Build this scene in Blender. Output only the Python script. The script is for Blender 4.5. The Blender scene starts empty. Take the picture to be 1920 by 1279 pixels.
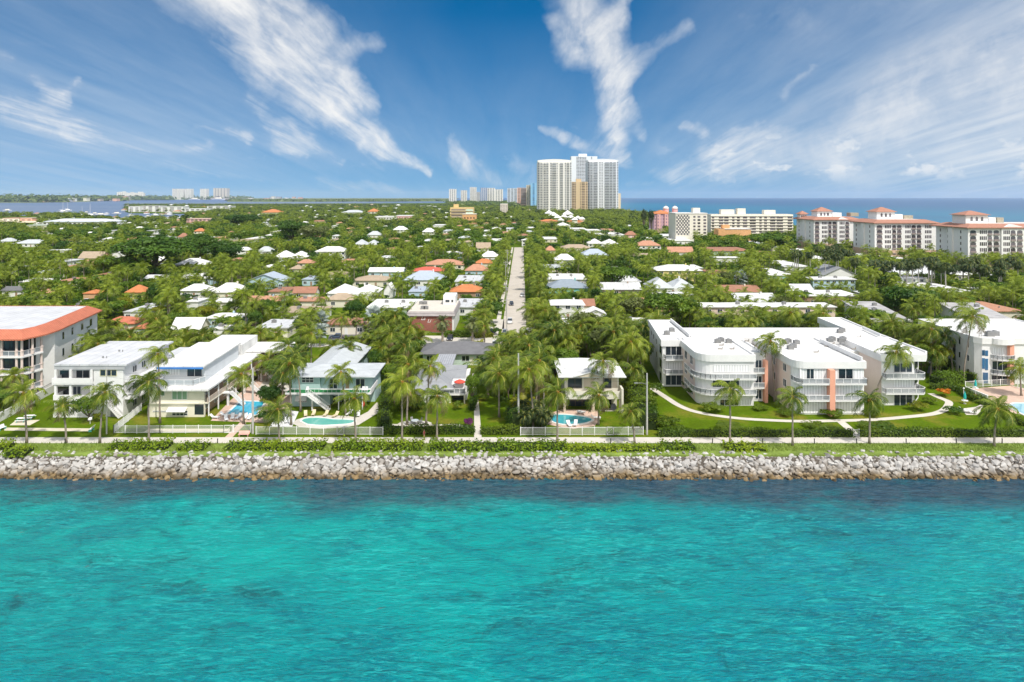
import bpy, math, random
import numpy as np
from mathutils import Vector, Matrix
R = math.radians
rnd = random.Random(7)
scene = bpy.context.scene
COL = scene.collection
# ---- survey constants: a level camera 45 m above the ground, 24 mm lens ----
FPX, CXP, HZ, CAMZ = 1280.0, 960.0, 369.0, 45.0
WATER_Z = -2.5

def G(x, y, z=0.0):
 d = FPX * (CAMZ - z) / (y - HZ)
 return ((x - CXP) * d / FPX, d)
def XW(x, d): return (x - CXP) * d / FPX
def ZW(y, d): return CAMZ - (y - HZ) * d / FPX
def YD(y, z=0.0): return FPX * (CAMZ - z) / (y - HZ)
def PX(X, Y, Z): return CXP + FPX * X / Y, HZ + FPX * (CAMZ - Z) / Y

# ------------------------------------------------------------------ materials
MATS = {}
def _nodes(name):
 m = bpy.data.materials.new(name); m.use_nodes = True
 nt = m.node_tree; nt.nodes.clear()
 out = nt.nodes.new('ShaderNodeOutputMaterial')
 return m, nt, out
def N(nt, t, **kw):
 n = nt.nodes.new(t)
 for k, v in kw.items():
  if k in n.inputs.keys() if isinstance(k, str) else False: n.inputs[k].default_value = v
  else: setattr(n, k, v)
 return n
def L(nt, a, b): nt.links.new(a, b)

def mat(name, col, rough=0.7, var=0.12, scale=0.6, bump=0.0, bscale=8.0, kind=None, metal=0.0, spec=0.3, objvar=0.0):
 """Principled paint/stucco/etc. with noise mottling; kind adds a pattern."""
 if name in MATS: return MATS[name]
 m, nt, out = _nodes(name)
 p = N(nt, 'ShaderNodeBsdfPrincipled'); L(nt, p.outputs[0], out.inputs[0])
 p.inputs['Roughness'].default_value = rough; p.inputs['Metallic'].default_value = metal
 p.inputs['Specular IOR Level'].default_value = spec
 tc = N(nt, 'ShaderNodeNewGeometry')
 nz = N(nt, 'ShaderNodeTexNoise'); nz.inputs['Scale'].default_value = scale; nz.inputs['Detail'].default_value = 5; nz.inputs['Roughness'].default_value = 0.65
 L(nt, tc.outputs['Position'], nz.inputs['Vector'])
 rmp = N(nt, 'ShaderNodeMapRange'); rmp.inputs[1].default_value = 0.3; rmp.inputs[2].default_value = 0.7
 rmp.inputs[3].default_value = 1 - var; rmp.inputs[4].default_value = 1 + var
 L(nt, nz.outputs[0], rmp.inputs[0])
 v = rmp.outputs[0]
 if objvar:
  oi = N(nt, 'ShaderNodeObjectInfo'); mr = N(nt, 'ShaderNodeMapRange')
  mr.inputs[3].default_value = 1 - objvar; mr.inputs[4].default_value = 1 + objvar
  L(nt, oi.outputs['Random'], mr.inputs[0])
  mm = N(nt, 'ShaderNodeMath', operation='MULTIPLY'); L(nt, v, mm.inputs[0]); L(nt, mr.outputs[0], mm.inputs[1]); v = mm.outputs[0]
 sc = N(nt, 'ShaderNodeVectorMath', operation='SCALE'); sc.inputs[0].default_value = col[:3]
 L(nt, v, sc.inputs['Scale'])
 colout = sc.outputs[0]; hgt = None
 if kind == 'brick':
  b = N(nt, 'ShaderNodeTexBrick'); b.inputs['Scale'].default_value = 1.0
  b.inputs['Color1'].default_value = (*col, 1); b.inputs['Color2'].default_value = (*[c * .75 for c in col], 1)
  b.inputs['Mortar'].default_value = (.35, .3, .27, 1); b.inputs['Mortar Size'].default_value = .012
  b.inputs['Brick Width'].default_value = .42; b.inputs['Row Height'].default_value = .13
  mp = N(nt, 'ShaderNodeMapping'); mp.inputs['Rotation'].default_value = (R(90), 0, 0); L(nt, tc.outputs['Position'], mp.inputs[0]); L(nt, mp.outputs[0], b.inputs['Vector'])
  vm = N(nt, 'ShaderNodeVectorMath', operation='SCALE'); L(nt, b.outputs[0], vm.inputs[0]); L(nt, v, vm.inputs['Scale']); colout = vm.outputs[0]
 if kind in ('tile', 'shingle', 'metalroof', 'planks', 'seams'):
  w = N(nt, 'ShaderNodeTexWave'); w.wave_type = 'BANDS'
  w.bands_direction = {'tile': 'DIAGONAL', 'shingle': 'Y', 'metalroof': 'X', 'planks': 'Z', 'seams': 'X'}[kind]
  w.inputs['Scale'].default_value = {'tile': 1.0, 'shingle': 0.9, 'metalroof': .55, 'planks': 1.6, 'seams': .16}[kind]
  w.inputs['Distortion'].default_value = 1.0 if kind != 'metalroof' else 0
  L(nt, tc.outputs['Position'], w.inputs['Vector'])
  wr = N(nt, 'ShaderNodeMapRange'); wr.inputs[3].default_value = .78; wr.inputs[4].default_value = 1.1
  if kind == 'seams': wr.inputs[1].default_value = .0; wr.inputs[2].default_value = .06; wr.inputs[3].default_value = .8; wr.inputs[4].default_value = 1.0
  L(nt, w.outputs['Fac'], wr.inputs[0])
  vm = N(nt, 'ShaderNodeVectorMath', operation='SCALE'); L(nt, colout, vm.inputs[0]); L(nt, wr.outputs[0], vm.inputs['Scale']); colout = vm.outputs[0]
  hgt = w.outputs['Fac']
 L(nt, colout, p.inputs['Base Color'])
 if bump:
  bn = N(nt, 'ShaderNodeTexNoise'); bn.inputs['Scale'].default_value = bscale; bn.inputs['Detail'].default_value = 4
  L(nt, tc.outputs['Position'], bn.inputs['Vector'])
  bp = N(nt, 'ShaderNodeBump'); bp.inputs['Strength'].default_value = bump; bp.inputs['Distance'].default_value = .2
  L(nt, bn.outputs[0] if hgt is None else hgt, bp.inputs['Height']); L(nt, bp.outputs[0], p.inputs['Normal'])
 MATS[name] = m
 return m

def leafmat(name, c1, c2, trans=0.35, vscale=0.12, rough=0.5):
 """two-tone foliage: per-leaf, per-plant and slow spatial variation; thin translucent leaves"""
 if name in MATS: return MATS[name]
 m, nt, out = _nodes(name)
 g = N(nt, 'ShaderNodeNewGeometry'); oi = N(nt, 'ShaderNodeObjectInfo')
 nz = N(nt, 'ShaderNodeTexNoise'); nz.inputs['Scale'].default_value = vscale; nz.inputs['Detail'].default_value = 3
 L(nt, g.outputs['Position'], nz.inputs['Vector'])
 a = N(nt, 'ShaderNodeMath', operation='MULTIPLY_ADD'); a.inputs[1].default_value = 0.5; a.inputs[2].default_value = 0
 L(nt, g.outputs['Random Per Island'], a.inputs[0])
 b = N(nt, 'ShaderNodeMath', operation='MULTIPLY_ADD'); b.inputs[1].default_value = 0.5
 L(nt, oi.outputs['Random'], b.inputs[0]); L(nt, a.outputs[0], b.inputs[2])
 c = N(nt, 'ShaderNodeMath', operation='MULTIPLY_ADD'); c.inputs[1].default_value = 2.0; 
 L(nt, nz.outputs[0], c.inputs[0]); L(nt, b.outputs[0], c.inputs[2])
 s = N(nt, 'ShaderNodeMapRange'); s.inputs[1].default_value = .95; s.inputs[2].default_value = 2.05; L(nt, c.outputs[0], s.inputs[0])
 mx = N(nt, 'ShaderNodeMix'); mx.data_type = 'RGBA'; mx.inputs[6].default_value = (*c1, 1); mx.inputs[7].default_value = (*c2, 1)
 L(nt, s.outputs[0], mx.inputs[0])
 p = N(nt, 'ShaderNodeBsdfPrincipled'); p.inputs['Roughness'].default_value = rough; p.inputs['Specular IOR Level'].default_value = .35
 L(nt, mx.outputs[2], p.inputs['Base Color'])
 t = N(nt, 'ShaderNodeBsdfTranslucent')
 hs = N(nt, 'ShaderNodeHueSaturation'); hs.inputs['Value'].default_value = 1.3; hs.inputs['Hue'].default_value = .485; L(nt, mx.outputs[2], hs.inputs['Color'])
 L(nt, hs.outputs[0], t.inputs[0])
 ms = N(nt, 'ShaderNodeMixShader'); ms.inputs[0].default_value = trans
 L(nt, p.outputs[0], ms.inputs[1]); L(nt, t.outputs[0], ms.inputs[2]); L(nt, ms.outputs[0], out.inputs[0])
 MATS[name] = m
 return m

def glassmat(name, col, rough=0.06, alpha=1.0):
 if name in MATS: return MATS[name]
 m, nt, out = _nodes(name)
 p = N(nt, 'ShaderNodeBsdfPrincipled'); p.inputs['Roughness'].default_value = rough
 p.inputs['Base Color'].default_value = (*col, 1); p.inputs['Specular IOR Level'].default_value = .6
 p.inputs['Alpha'].default_value = alpha
 if alpha == 1:
  oi = N(nt, 'ShaderNodeObjectInfo'); mr = N(nt, 'ShaderNodeMapRange'); mr.inputs[3].default_value = .5; mr.inputs[4].default_value = 2.2
  L(nt, oi.outputs['Random'], mr.inputs[0])
  sc = N(nt, 'ShaderNodeVectorMath', operation='SCALE'); sc.inputs[0].default_value = col; L(nt, mr.outputs[0], sc.inputs['Scale']); L(nt, sc.outputs[0], p.inputs['Base Color'])
 L(nt, p.outputs[0], out.inputs[0]); MATS[name] = m
 return m

# ------------------------------------------------------------------ mesh builder
class MB:
 def __init__(s): s.v = []; s.f = []; s.m = []; s.mi = 0
 def add(s, vs, fs):
  o = len(s.v); s.v += [tuple(p) for p in vs]
  s.f += [tuple(i + o for i in q) for q in fs]; s.m += [s.mi] * len(fs); return s
 def quad(s, a, b, c, d): return s.add([a, b, c, d], [(0, 1, 2, 3)])
 def poly(s, pts, z): return s.add([(p[0], p[1], z) for p in pts], [tuple(range(len(pts)))])
 def box(s, x0, x1, y0, y1, z0, z1):
  v = [(x0, y0, z0), (x1, y0, z0), (x1, y1, z0), (x0, y1, z0), (x0, y0, z1), (x1, y0, z1), (x1, y1, z1), (x0, y1, z1)]
  return s.add(v, [(3, 2, 1, 0), (4, 5, 6, 7), (0, 1, 5, 4), (1, 2, 6, 5), (2, 3, 7, 6), (3, 0, 4, 7)])
 def prism(s, pts, z0, z1, bottom=True):
  n = len(pts); v = [(p[0], p[1], z0) for p in pts] + [(p[0], p[1], z1) for p in pts]
  fs = [(i, (i + 1) % n, n + (i + 1) % n, n + i) for i in range(n)] + [tuple(range(n, 2 * n))]
  if bottom: fs.append(tuple(range(n - 1, -1, -1)))
  return s.add(v, fs)
 def loft(s, rings, cap=True):
  n = len(rings[0]); v = [p for r in rings for p in r]; fs = []
  for k in range(len(rings) - 1):
   for i in range(n): fs.append((k * n + i, k * n + (i + 1) % n, (k + 1) * n + (i + 1) % n, (k + 1) * n + i))
  if cap: fs += [tuple(range(n - 1, -1, -1)), tuple(range((len(rings) - 1) * n, len(rings) * n))]
  return s.add(v, fs)
 def tube(s, pts, rad, n=8, cap=True):
  rings = []
  P = [Vector(p) for p in pts]
  if not hasattr(rad, '__len__'): rad = [rad] * len(P)
  for i, p in enumerate(P):
   d = (P[min(i + 1, len(P) - 1)] - P[max(i - 1, 0)]).normalized()
   a = d.orthogonal().normalized() if abs(d.z) < .95 else Vector((1, 0, 0)); a = (a - d * a.dot(d)).normalized(); b = d.cross(a)
   rings.append([tuple(p + (a * math.cos(t) + b * math.sin(t)) * rad[i]) for t in [2 * math.pi * k / n for k in range(n)]])
  return s.loft(rings, cap)
 def bar(s, p, q, w, h=None):
  p = Vector(p); q = Vector(q); h = h or w; d = (q - p).normalized()
  a = Vector((0, 0, 1)).cross(d); a = Vector((1, 0, 0)) if a.length < 1e-3 else a.normalized(); b = d.cross(a)
  r = lambda c: [tuple(c + a * sx * w / 2 + b * sy * h / 2) for sx, sy in ((-1, -1), (1, -1), (1, 1), (-1, 1))]
  return s.loft([r(p), r(q)])
 def build(s, name, mats, parent=None, off=None, smooth=False):
  if not isinstance(mats, (list, tuple)): mats = [mats]
  if off is None: off = ROOTLOC.get(parent.name, (0, 0, 0)) if parent else (0, 0, 0)
  me = bpy.data.meshes.new(name)
  v = [(a - off[0], b - off[1], c - off[2]) for a, b, c in s.v]
  me.from_pydata(v, [], s.f)
  for m in mats: me.materials.append(m)
  if len(mats) > 1: me.polygons.foreach_set('material_index', s.m)
  if smooth: me.polygons.foreach_set('use_smooth', [True] * len(s.f))
  me.update()
  o = bpy.data.objects.new(name, me); COL.objects.link(o)
  if parent: o.parent = parent; ROOTLOC[o.name] = off
  return o
ROOTLOC = {}

def tag(o, label, cat, group=None):
 o['label'] = label; o['category'] = cat
 if group: o['group'] = group
 return o
def thing(name, label, cat, loc=(0, 0, 0), group=None, rz=0, local=False):
 o = bpy.data.objects.new(name, None); COL.objects.link(o); o.empty_display_size = .5
 o.location = loc; o.rotation_euler = (0, 0, rz)
 ROOTLOC[o.name] = tuple(loc) if rz == 0 and not local else (0, 0, 0)
 return tag(o, label, cat, group)
def struct(o): o['kind'] = 'structure'; return o
def stuff(o, label=None, cat=None):
 o['kind'] = 'stuff'
 if label: o['label'] = label; o['category'] = cat
 return o
def inset(pts, t):
 """offset a CCW polygon inwards by t (negative = outwards)"""
 n = len(pts); out = []
 for i in range(n):
  p0, p1, p2 = Vector(pts[i - 1]), Vector(pts[i]), Vector(pts[(i + 1) % n])
  e1 = (p1 - p0).normalized(); e2 = (p2 - p1).normalized()
  n1 = Vector((-e1.y, e1.x)); n2 = Vector((-e2.y, e2.x))
  b = (n1 + n2); k = max(.25, 1 + n1.dot(n2))
  out.append(tuple(p1 + b * (t / k)))
 return out
def pxpoly(pts): return [G(*p) for p in pts]
def ccw(p):
 a = sum(p[i - 1][0] * p[i][1] - p[i][0] * p[i - 1][1] for i in range(len(p)))
 return p if a > 0 else p[::-1]
def strip(pts, w):
 """polygon strip of width w along a world polyline"""
 Lf, Rt = [], []
 for i, p in enumerate(pts):
  a = Vector(pts[max(0, i - 1)][:2]); b = Vector(pts[min(len(pts) - 1, i + 1)][:2]); d = (b - a).normalized(); n = Vector((-d.y, d.x)) * w / 2
  Lf.append((p[0] + n.x, p[1] + n.y)); Rt.append((p[0] - n.x, p[1] - n.y))
 return Lf, Rt
def smoothline(pts, k=4):
 P = [Vector(p) for p in pts]; out = []
 for i in range(len(P) - 1):
  p0, p1, p2, p3 = P[max(i - 1, 0)], P[i], P[i + 1], P[min(i + 2, len(P) - 1)]
  for j in range(k):
   t = j / k
   out.append(tuple(0.5 * ((2 * p1) + (p2 - p0) * t + (2 * p0 - 5 * p1 + 4 * p2 - p3) * t * t + (3 * p1 - p0 - 3 * p2 + p3) * t ** 3)))
 out.append(tuple(P[-1])); return out

# keep-clear records for planting: screen rects that must stay visible, and ground footprints
SOFT = set(); KEEP = []      # (x0,y0,x1,y1,depth)
FOOT = []      # world polygons (CCW) or boxes that plants keep out of
ANCH = []      # (X,Y,short name) for plant labels
def keep(x0, y0, x1, y1, d): KEEP.append((x0, y0, x1, y1, d))
def foot(x0, x1, y0, y1): FOOT.append((min(x0, x1), max(x0, x1), min(y0, y1), max(y0, y1)))
FPOLY = []
def footpoly(pts):
 xs = [p[0] for p in pts]; ys = [p[1] for p in pts]
 FPOLY.append((min(xs), max(xs), min(ys), max(ys), pts))
def anch(X, Y, s): ANCH.append((X, Y, s))

# ------------------------------------------------------------------ palette
WHITE = mat('white_stucco', (.76, .755, .75), var=.07, bump=.1, scale=.35)
WHITE2 = mat('white_membrane_roof', (.70, .695, .68), .85, var=.16, scale=.3, kind='seams')
OFFW = mat('cream_stucco', (.72, .68, .58), var=.05, bump=.1)
PALEY = mat('pale_cream_stucco', (.78, .74, .62), var=.05)
GREYR = mat('grey_membrane_roof', (.54, .55, .57), .85, var=.15, scale=.3, kind='seams')
GREYS = mat('grey_shingle', (.30, .31, .33), .9, var=.12, kind='shingle', bump=.2)
LGREYS = mat('light_grey_shingle', (.50, .53, .55), .9, var=.1, kind='shingle', bump=.2)
DGREYS = mat('dark_grey_shingle', (.17, .17, .18), .9, var=.15, kind='shingle', bump=.2)
BLUER = mat('blue_grey_roof', (.40, .46, .54), .8, var=.08, kind='shingle', bump=.1)
TERRA = mat('red_clay_tile', (.52, .17, .10), .8, var=.15, kind='tile', bump=.3)
ORANGE = mat('orange_clay_tile', (.56, .21, .085), .8, var=.15, kind='tile', bump=.3)
SALMON = mat('salmon_tile', (.50, .26, .17), .85, var=.14, kind='tile', bump=.3)
TANR = mat('tan_tile', (.42, .33, .24), .85, var=.14, kind='tile', bump=.3)
BROWNR = mat('brown_tile', (.36, .18, .12), .85, var=.14, kind='tile', bump=.3)
WTILE = mat('white_tile_roof', (.74, .735, .725), .8, var=.12, kind='shingle', bump=.15)
TEALW = mat('blue_green_siding', (.47, .63, .63), .7, var=.05, kind='planks')
LBLUE = mat('light_blue_stucco', (.45, .60, .70), var=.05)
PALEG = mat('pale_green_stucco', (.45, .58, .50), var=.05)
YELW = mat('yellow_stucco', (.70, .60, .25), var=.05)
BROWNW = mat('brown_stucco', (.34, .23, .16), var=.1)
PEACH = mat('peach_stucco', (.72, .42, .30), var=.06)
PINK = mat('pink_stucco', (.70, .42, .42), var=.06)
PINKD = mat('rose_stucco', (.55, .36, .42), var=.06)
CORAL = mat('coral_stucco', (.76, .37, .26), var=.04)
BRICK = mat('red_brick', (.34, .075, .045), .85, var=.12, kind='brick')
GLASS = glassmat('window_glass', (.018, .026, .035))
GLASSB = glassmat('blue_window_glass', (.03, .10, .20))
RAILG = glassmat('grey_railing_glass', (.30, .33, .36), .1, .55)
FRAME = mat('white_frame', (.80, .80, .80), .5, var=.02)
DARK = mat('dark_metal', (.03, .03, .035), .5, var=.1)
STEEL = mat('grey_steel', (.30, .30, .30), .5, var=.15, metal=.3)
CONC = mat('pale_concrete', (.56, .52, .47), .9, var=.1, scale=.5)
SHUT = mat('white_shutter', (.78, .785, .79), .6, var=.03, kind='metalroof')
WOODP = mat('weathered_pole', (.46, .45, .42), .9, var=.15, scale=2)
BARK = mat('palm_bark', (.27, .23, .19), .95, var=.25, scale=1.5, bump=.4, bscale=6)
BARKD = mat('tree_bark', (.13, .10, .075), .95, var=.25, scale=1.5, bump=.4)
POOLW = None

LF_COCO = leafmat('coconut_leaf', (.034, .085, .004), (.26, .325, .024), .32)
LF_COCOD = leafmat('dark_palm_leaf', (.022, .050, .014), (.075, .11, .028), .25)
LF_DATE = leafmat('date_palm_leaf', (.085, .12, .05), (.20, .24, .10), .25)
LF_FAN = leafmat('fan_palm_leaf', (.075, .12, .01), (.22, .26, .035), .3)
LF_SILV = leafmat('silver_palm_leaf', (.26, .31, .28), (.46, .52, .50), .15)
LF_TREE = leafmat('tree_leaf', (.020, .075, .004), (.175, .275, .018), .3)
LF_TREED = leafmat('dark_tree_leaf', (.022, .070, .006), (.085, .165, .012), .25)
LF_OLIVE = leafmat('olive_tree_leaf', (.075, .105, .022), (.16, .19, .05), .25)
LF_YEL = leafmat('yellow_green_leaf', (.13, .17, .006), (.28, .28, .015), .35)
LF_HEDGE = leafmat('hedge_leaf', (.05, .11, .004), (.15, .21, .010), .3)
LF_GRAPE = leafmat('sea_grape_leaf', (.11, .21, .005), (.35, .44, .02), .4, vscale=.25)
LF_PURP = leafmat('purple_leaf', (.12, .02, .10), (.25, .06, .22), .2)
LF_CROT = leafmat('croton_leaf', (.50, .14, .01), (.62, .30, .02), .2)
LF_RED = leafmat('red_leaf', (.16, .02, .015), (.30, .06, .03), .2)
LF_FAR = leafmat('distant_leaf', (.020, .056, .006), (.18, .23, .025), .15, vscale=.03)
FRUIT = mat('coconut_stalk', (.55, .24, .05), .7, var=.3, scale=4)
# ------------------------------------------------------------------ camera, sun, sky
cam = bpy.data.cameras.new('camera'); co = bpy.data.objects.new('camera', cam); COL.objects.link(co)
co.location = (0, 0, CAMZ); co.rotation_euler = (R(90), 0, 0)
cam.lens = 24; cam.sensor_width = 36; cam.shift_y = -(639.5 - HZ) / 1920.0
cam.clip_start = 1; cam.clip_end = 200000
scene.camera = co
SUN = Vector((.31, -.46, .83)).normalized()
sl = bpy.data.lights.new('sun', 'SUN'); sl.energy = 3.4; sl.angle = R(.53); sl.color = (1.0, .955, .88)
so = bpy.data.objects.new('sun', sl); COL.objects.link(so); so.rotation_euler = SUN.to_track_quat('Z', 'Y').to_euler(); so.location = (0, 0, 300)
vs = scene.view_settings
scene.display_settings.display_device = 'sRGB'; vs.view_transform = 'Standard'; vs.look = 'None'; vs.gamma = 1; vs.use_curve_mapping = False; vs.exposure = 0.33
scene.cycles.use_denoising = True; scene.cycles.sample_clamp_direct = 2.5; scene.cycles.sample_clamp_indirect = 4
try: scene.cycles.denoiser = 'OPENIMAGEDENOISE'
except Exception: pass
scene.cycles.max_bounces = 6; scene.cycles.diffuse_bounces = 3; scene.cycles.glossy_bounces = 3
scene.cycles.transparent_max_bounces = 8; scene.cycles.transmission_bounces = 4; scene.cycles.volume_bounces = 1
scene.cycles.caustics_reflective = False; scene.cycles.caustics_refractive = False

STROKES = [ # x0,y0,x1,y1,w0,w1,strength (a chart of the cirrus, in degrees-like sky coordinates)
 (350,-50,540,100,70,62,1.0),(470,-40,560,90,30,36,.8),(540,100,640,190,62,45,1.05),(620,180,720,265,40,24,.95),(700,250,810,318,26,8,.8),
 (605,25,660,80,7,12,.30),(645,95,700,92,14,15,.55),(650,100,662,145,13,13,.48),(645,150,705,190,17,15,.62),(580,195,630,200,8,14,.3),(480,150,520,160,14,18,.35),
 (-40,190,150,240,36,30,.75),(150,240,400,278,26,12,.62),(20,225,130,245,18,14,.55),(72,140,110,175,14,18,.6),(155,142,112,178,8,18,.6),(240,272,330,292,8,10,.45),
 (-20,88,30,105,18,12,.5),(20,75,95,78,6,5,.35),(130,-20,200,50,20,14,.28),(200,50,290,110,14,10,.22),
 (462,190,560,262,14,26,.62),(545,250,650,305,24,8,.55),(368,230,470,262,6,12,.6),(470,262,570,292,12,12,.5),
 (305,298,380,320,8,14,.55),(380,320,490,348,14,10,.48),(600,335,750,358,12,8,.45),(560,310,640,325,10,12,.3),(690,280,725,312,12,16,.4),(280,335,300,345,10,10,.4),(20,300,220,320,22,22,.22),
 (850,255,872,305,8,18,.55),(862,300,930,332,16,10,.5),(955,300,1000,328,22,20,.42),(900,320,990,335,16,18,.35),(620,250,640,290,8,8,.3),
 (1080,-30,1110,60,36,38,.8),(1165,-10,1130,60,12,22,.7),(1038,30,1070,100,10,28,.6),(1110,60,1155,140,38,32,.9),(1280,60,1165,135,16,22,.55),(1155,130,1145,240,30,22,.92),
 (1172,180,1200,245,18,14,.55),(1143,235,1150,290,24,20,.7),(1015,236,1070,262,8,16,.62),(1060,258,1170,292,14,14,.55),(1120,295,1260,330,16,12,.3),
 (1275,320,1400,300,36,46,.62),(1390,300,1560,285,48,40,.58),(1285,235,1320,248,10,12,.62),(1330,280,1460,250,18,24,.5),(1440,245,1500,200,16,8,.4),(1460,180,1530,125,12,6,.5),(1500,310,1660,320,26,22,.42),
 (1590,260,1960,70,105,165,.74),(1625,225,1690,195,26,30,.5),(1640,260,1740,270,26,26,.45),(1480,80,1800,-60,70,120,.44),(1410,40,1560,-30,40,60,.36),(1700,320,1780,300,18,30,.48),(1780,310,1940,285,34,40,.5),(1480,345,1700,350,9,9,.38),(1700,200,1980,150,60,90,.55),
 (1345,95,1425,70,3,2,.25),(1180,345,1330,350,10,10,.3),
]
w = bpy.data.worlds.new('World'); scene.world = w; w.use_nodes = True
nt = w.node_tree; nt.nodes.clear()
wout = nt.nodes.new('ShaderNodeOutputWorld'); bg = nt.nodes.new('ShaderNodeBackground'); L(nt, bg.outputs[0], wout.inputs[0])
SKYS = 0.075
bg.inputs['Strength'].default_value = SKYS
sky = nt.nodes.new('ShaderNodeTexSky'); sky.sky_type = 'NISHITA'; sky.sun_disc = False
sky.sun_elevation = math.asin(SUN.z); sky.sun_rotation = math.atan2(SUN.x, SUN.y)
sky.altitude = 0; sky.air_density = 1.0; sky.dust_density = .3; sky.ozone_density = 4.0
tc = nt.nodes.new('ShaderNodeTexCoord'); sep = nt.nodes.new('ShaderNodeSeparateXYZ'); L(nt, tc.outputs['Generated'], sep.inputs[0])
def MT(op, a, b=None, c=None, clamp=False):
 n = nt.nodes.new('ShaderNodeMath'); n.operation = op; n.use_clamp = clamp
 for i, x in enumerate((a, b, c)):
  if x is None: continue
  if isinstance(x, (int, float)): n.inputs[i].default_value = x
  else: L(nt, x, n.inputs[i])
 return n.outputs[0]
def VM(op, a, b=None, sc=None):
 n = nt.nodes.new('ShaderNodeVectorMath'); n.operation = op
 for i, x in enumerate((a, b)):
  if x is None: continue
  if isinstance(x, (tuple, list)): n.inputs[i].default_value = x
  else: L(nt, x, n.inputs[i])
 if sc is not None:
  if isinstance(sc, (int, float)): n.inputs['Scale'].default_value = sc
  else: L(nt, sc, n.inputs['Scale'])
 return n.outputs[1] if op in ('DOT_PRODUCT', 'DISTANCE', 'LENGTH') else n.outputs[0]
def XYZ(a, b, c=0.0):
 n = nt.nodes.new('ShaderNodeCombineXYZ')
 for i, x in enumerate((a, b, c)):
  if isinstance(x, (int, float)): n.inputs[i].default_value = x
  else: L(nt, x, n.inputs[i])
 return n.outputs[0]
def NZ(v, scale, det=5, rough=.6, dist=0.0):
 n = nt.nodes.new('ShaderNodeTexNoise'); n.inputs['Scale'].default_value = scale; n.inputs['Detail'].default_value = det; n.inputs['Roughness'].default_value = rough; n.inputs['Distortion'].default_value = dist
 L(nt, v, n.inputs['Vector']); return n
def MRG(v, a, b, c, d, smooth=False):
 n = nt.nodes.new('ShaderNodeMapRange'); n.interpolation_type = 'SMOOTHSTEP' if smooth else 'LINEAR'
 for i, x in enumerate((v, a, b, c, d)):
  if isinstance(x, (int, float)): n.inputs[i].default_value = x
  else: L(nt, x, n.inputs[i])
 return n.outputs[0]
zc = MT('MAXIMUM', sep.outputs[2], 0.002)
# the clear sky: air colour looked up a little above the true direction to keep the horizon blue
zl = MT('MULTIPLY_ADD', zc, 1.25, .145)
L(nt, VM('NORMALIZE', XYZ(sep.outputs[0], sep.outputs[1], zl)), sky.inputs[0])
hs = nt.nodes.new('ShaderNodeHueSaturation'); hs.inputs['Saturation'].default_value = 1.46; hs.inputs['Hue'].default_value = .494; hs.inputs['Value'].default_value = 1.2; L(nt, sky.outputs[0], hs.inputs['Color'])
yab = MT('MAXIMUM', MT('ABSOLUTE', sep.outputs[1]), 0.05)
u = MT('DIVIDE', sep.outputs[0], yab); v = MT('DIVIDE', zc, yab)
P0 = XYZ(u, v)
warp = NZ(P0, 5.0, 5, .62); warp2 = NZ(P0, 28.0, 4, .65)
wv = VM('ADD', VM('SCALE', VM('SUBTRACT', warp.outputs[1], (.5, .5, .5)), sc=.085), VM('SCALE', VM('SUBTRACT', warp2.outputs[1], (.5, .5, .5)), sc=.014))
Pw = VM('MULTIPLY', VM('ADD', P0, wv), (1, 1, 0))
acc = None
for (x0, y0, x1, y1, w0, w1, s) in STROKES:
 a = ((x0 - CXP) / FPX, (HZ - y0) / FPX); b = ((x1 - CXP) / FPX, (HZ - y1) / FPX)
 dx, dy = b[0] - a[0], b[1] - a[1]; l2 = dx * dx + dy * dy
 pp = Pw
 if acc is not None:   # chain the strokes so that the shader evaluates them one after another
  m_ = nt.nodes.new('ShaderNodeVectorMath'); m_.operation = 'MULTIPLY_ADD'; L(nt, acc, m_.inputs[0]); m_.inputs[1].default_value = (1e-9,) * 3; L(nt, Pw, m_.inputs[2]); pp = m_.outputs[0]
 d = VM('SUBTRACT', pp, (a[0], a[1], 0))
 t = MT('MULTIPLY', VM('DOT_PRODUCT', d, (dx / l2, dy / l2, 0)), 1.0, clamp=True)
 dist = VM('DISTANCE', d, VM('SCALE', (dx, dy, 0), sc=t))
 wd = MT('MULTIPLY_ADD', t, (w1 - w0) / FPX, w0 / FPX)
 q = MRG(MT('DIVIDE', dist, wd), 0.0, 2.1, s, 0.0, True)
 acc = q if acc is None else MT('MAXIMUM', acc, q) if s < .5 else MT('SUBTRACT', MT('ADD', acc, q), MT('MULTIPLY', acc, MT('MINIMUM', q, 1.0)))
# wispy fibres that fan out from the horizon, plus fine fleece
rad = XYZ(MT('MULTIPLY', MT('DIVIDE', u, MT('ADD', v, .10)), 5.0), MT('MULTIPLY', MT('LOGARITHM', MT('ADD', v, .10), 2.718), 3.0), 3.3)
n1 = NZ(rad, 1.7, 8, .57, .6).outputs[0]; n2 = NZ(VM('ADD', P0, wv), 11.0, 9, .62, .4).outputs[0]; n3 = NZ(rad, 7.0, 7, .65, .9).outputs[0]
n = MT('MULTIPLY_ADD', n2, .36, MT('ADD', MT('MULTIPLY_ADD', n1, MRG(u, .25, .45, .52, .16), MRG(u, .25, .45, .03, .26)), MT('MULTIPLY', n3, MRG(u, .25, .45, .13, .06))))
den = MT('MULTIPLY', acc, MT('MULTIPLY_ADD', n, 2.35, -.52))
alpha = MRG(den, .04, 1.05, 0.0, .97, False)
veil = MRG(MT('MULTIPLY', NZ(rad, .55, 5, .6).outputs[0], MRG(v, 0, .35, .85, .55)), .33, .75, 0.0, .30, True)
puff = NZ(VM('MULTIPLY', P0, (1, 2.2, 1)), 14.0, 6, .62).outputs[0]
low = MT('MULTIPLY', MRG(puff, .46, .72, 0, .5, True), MT('MULTIPLY', MRG(v, .03, .16, 1, 0, True), MRG(v, .0, .05, .1, 1)))
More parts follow.
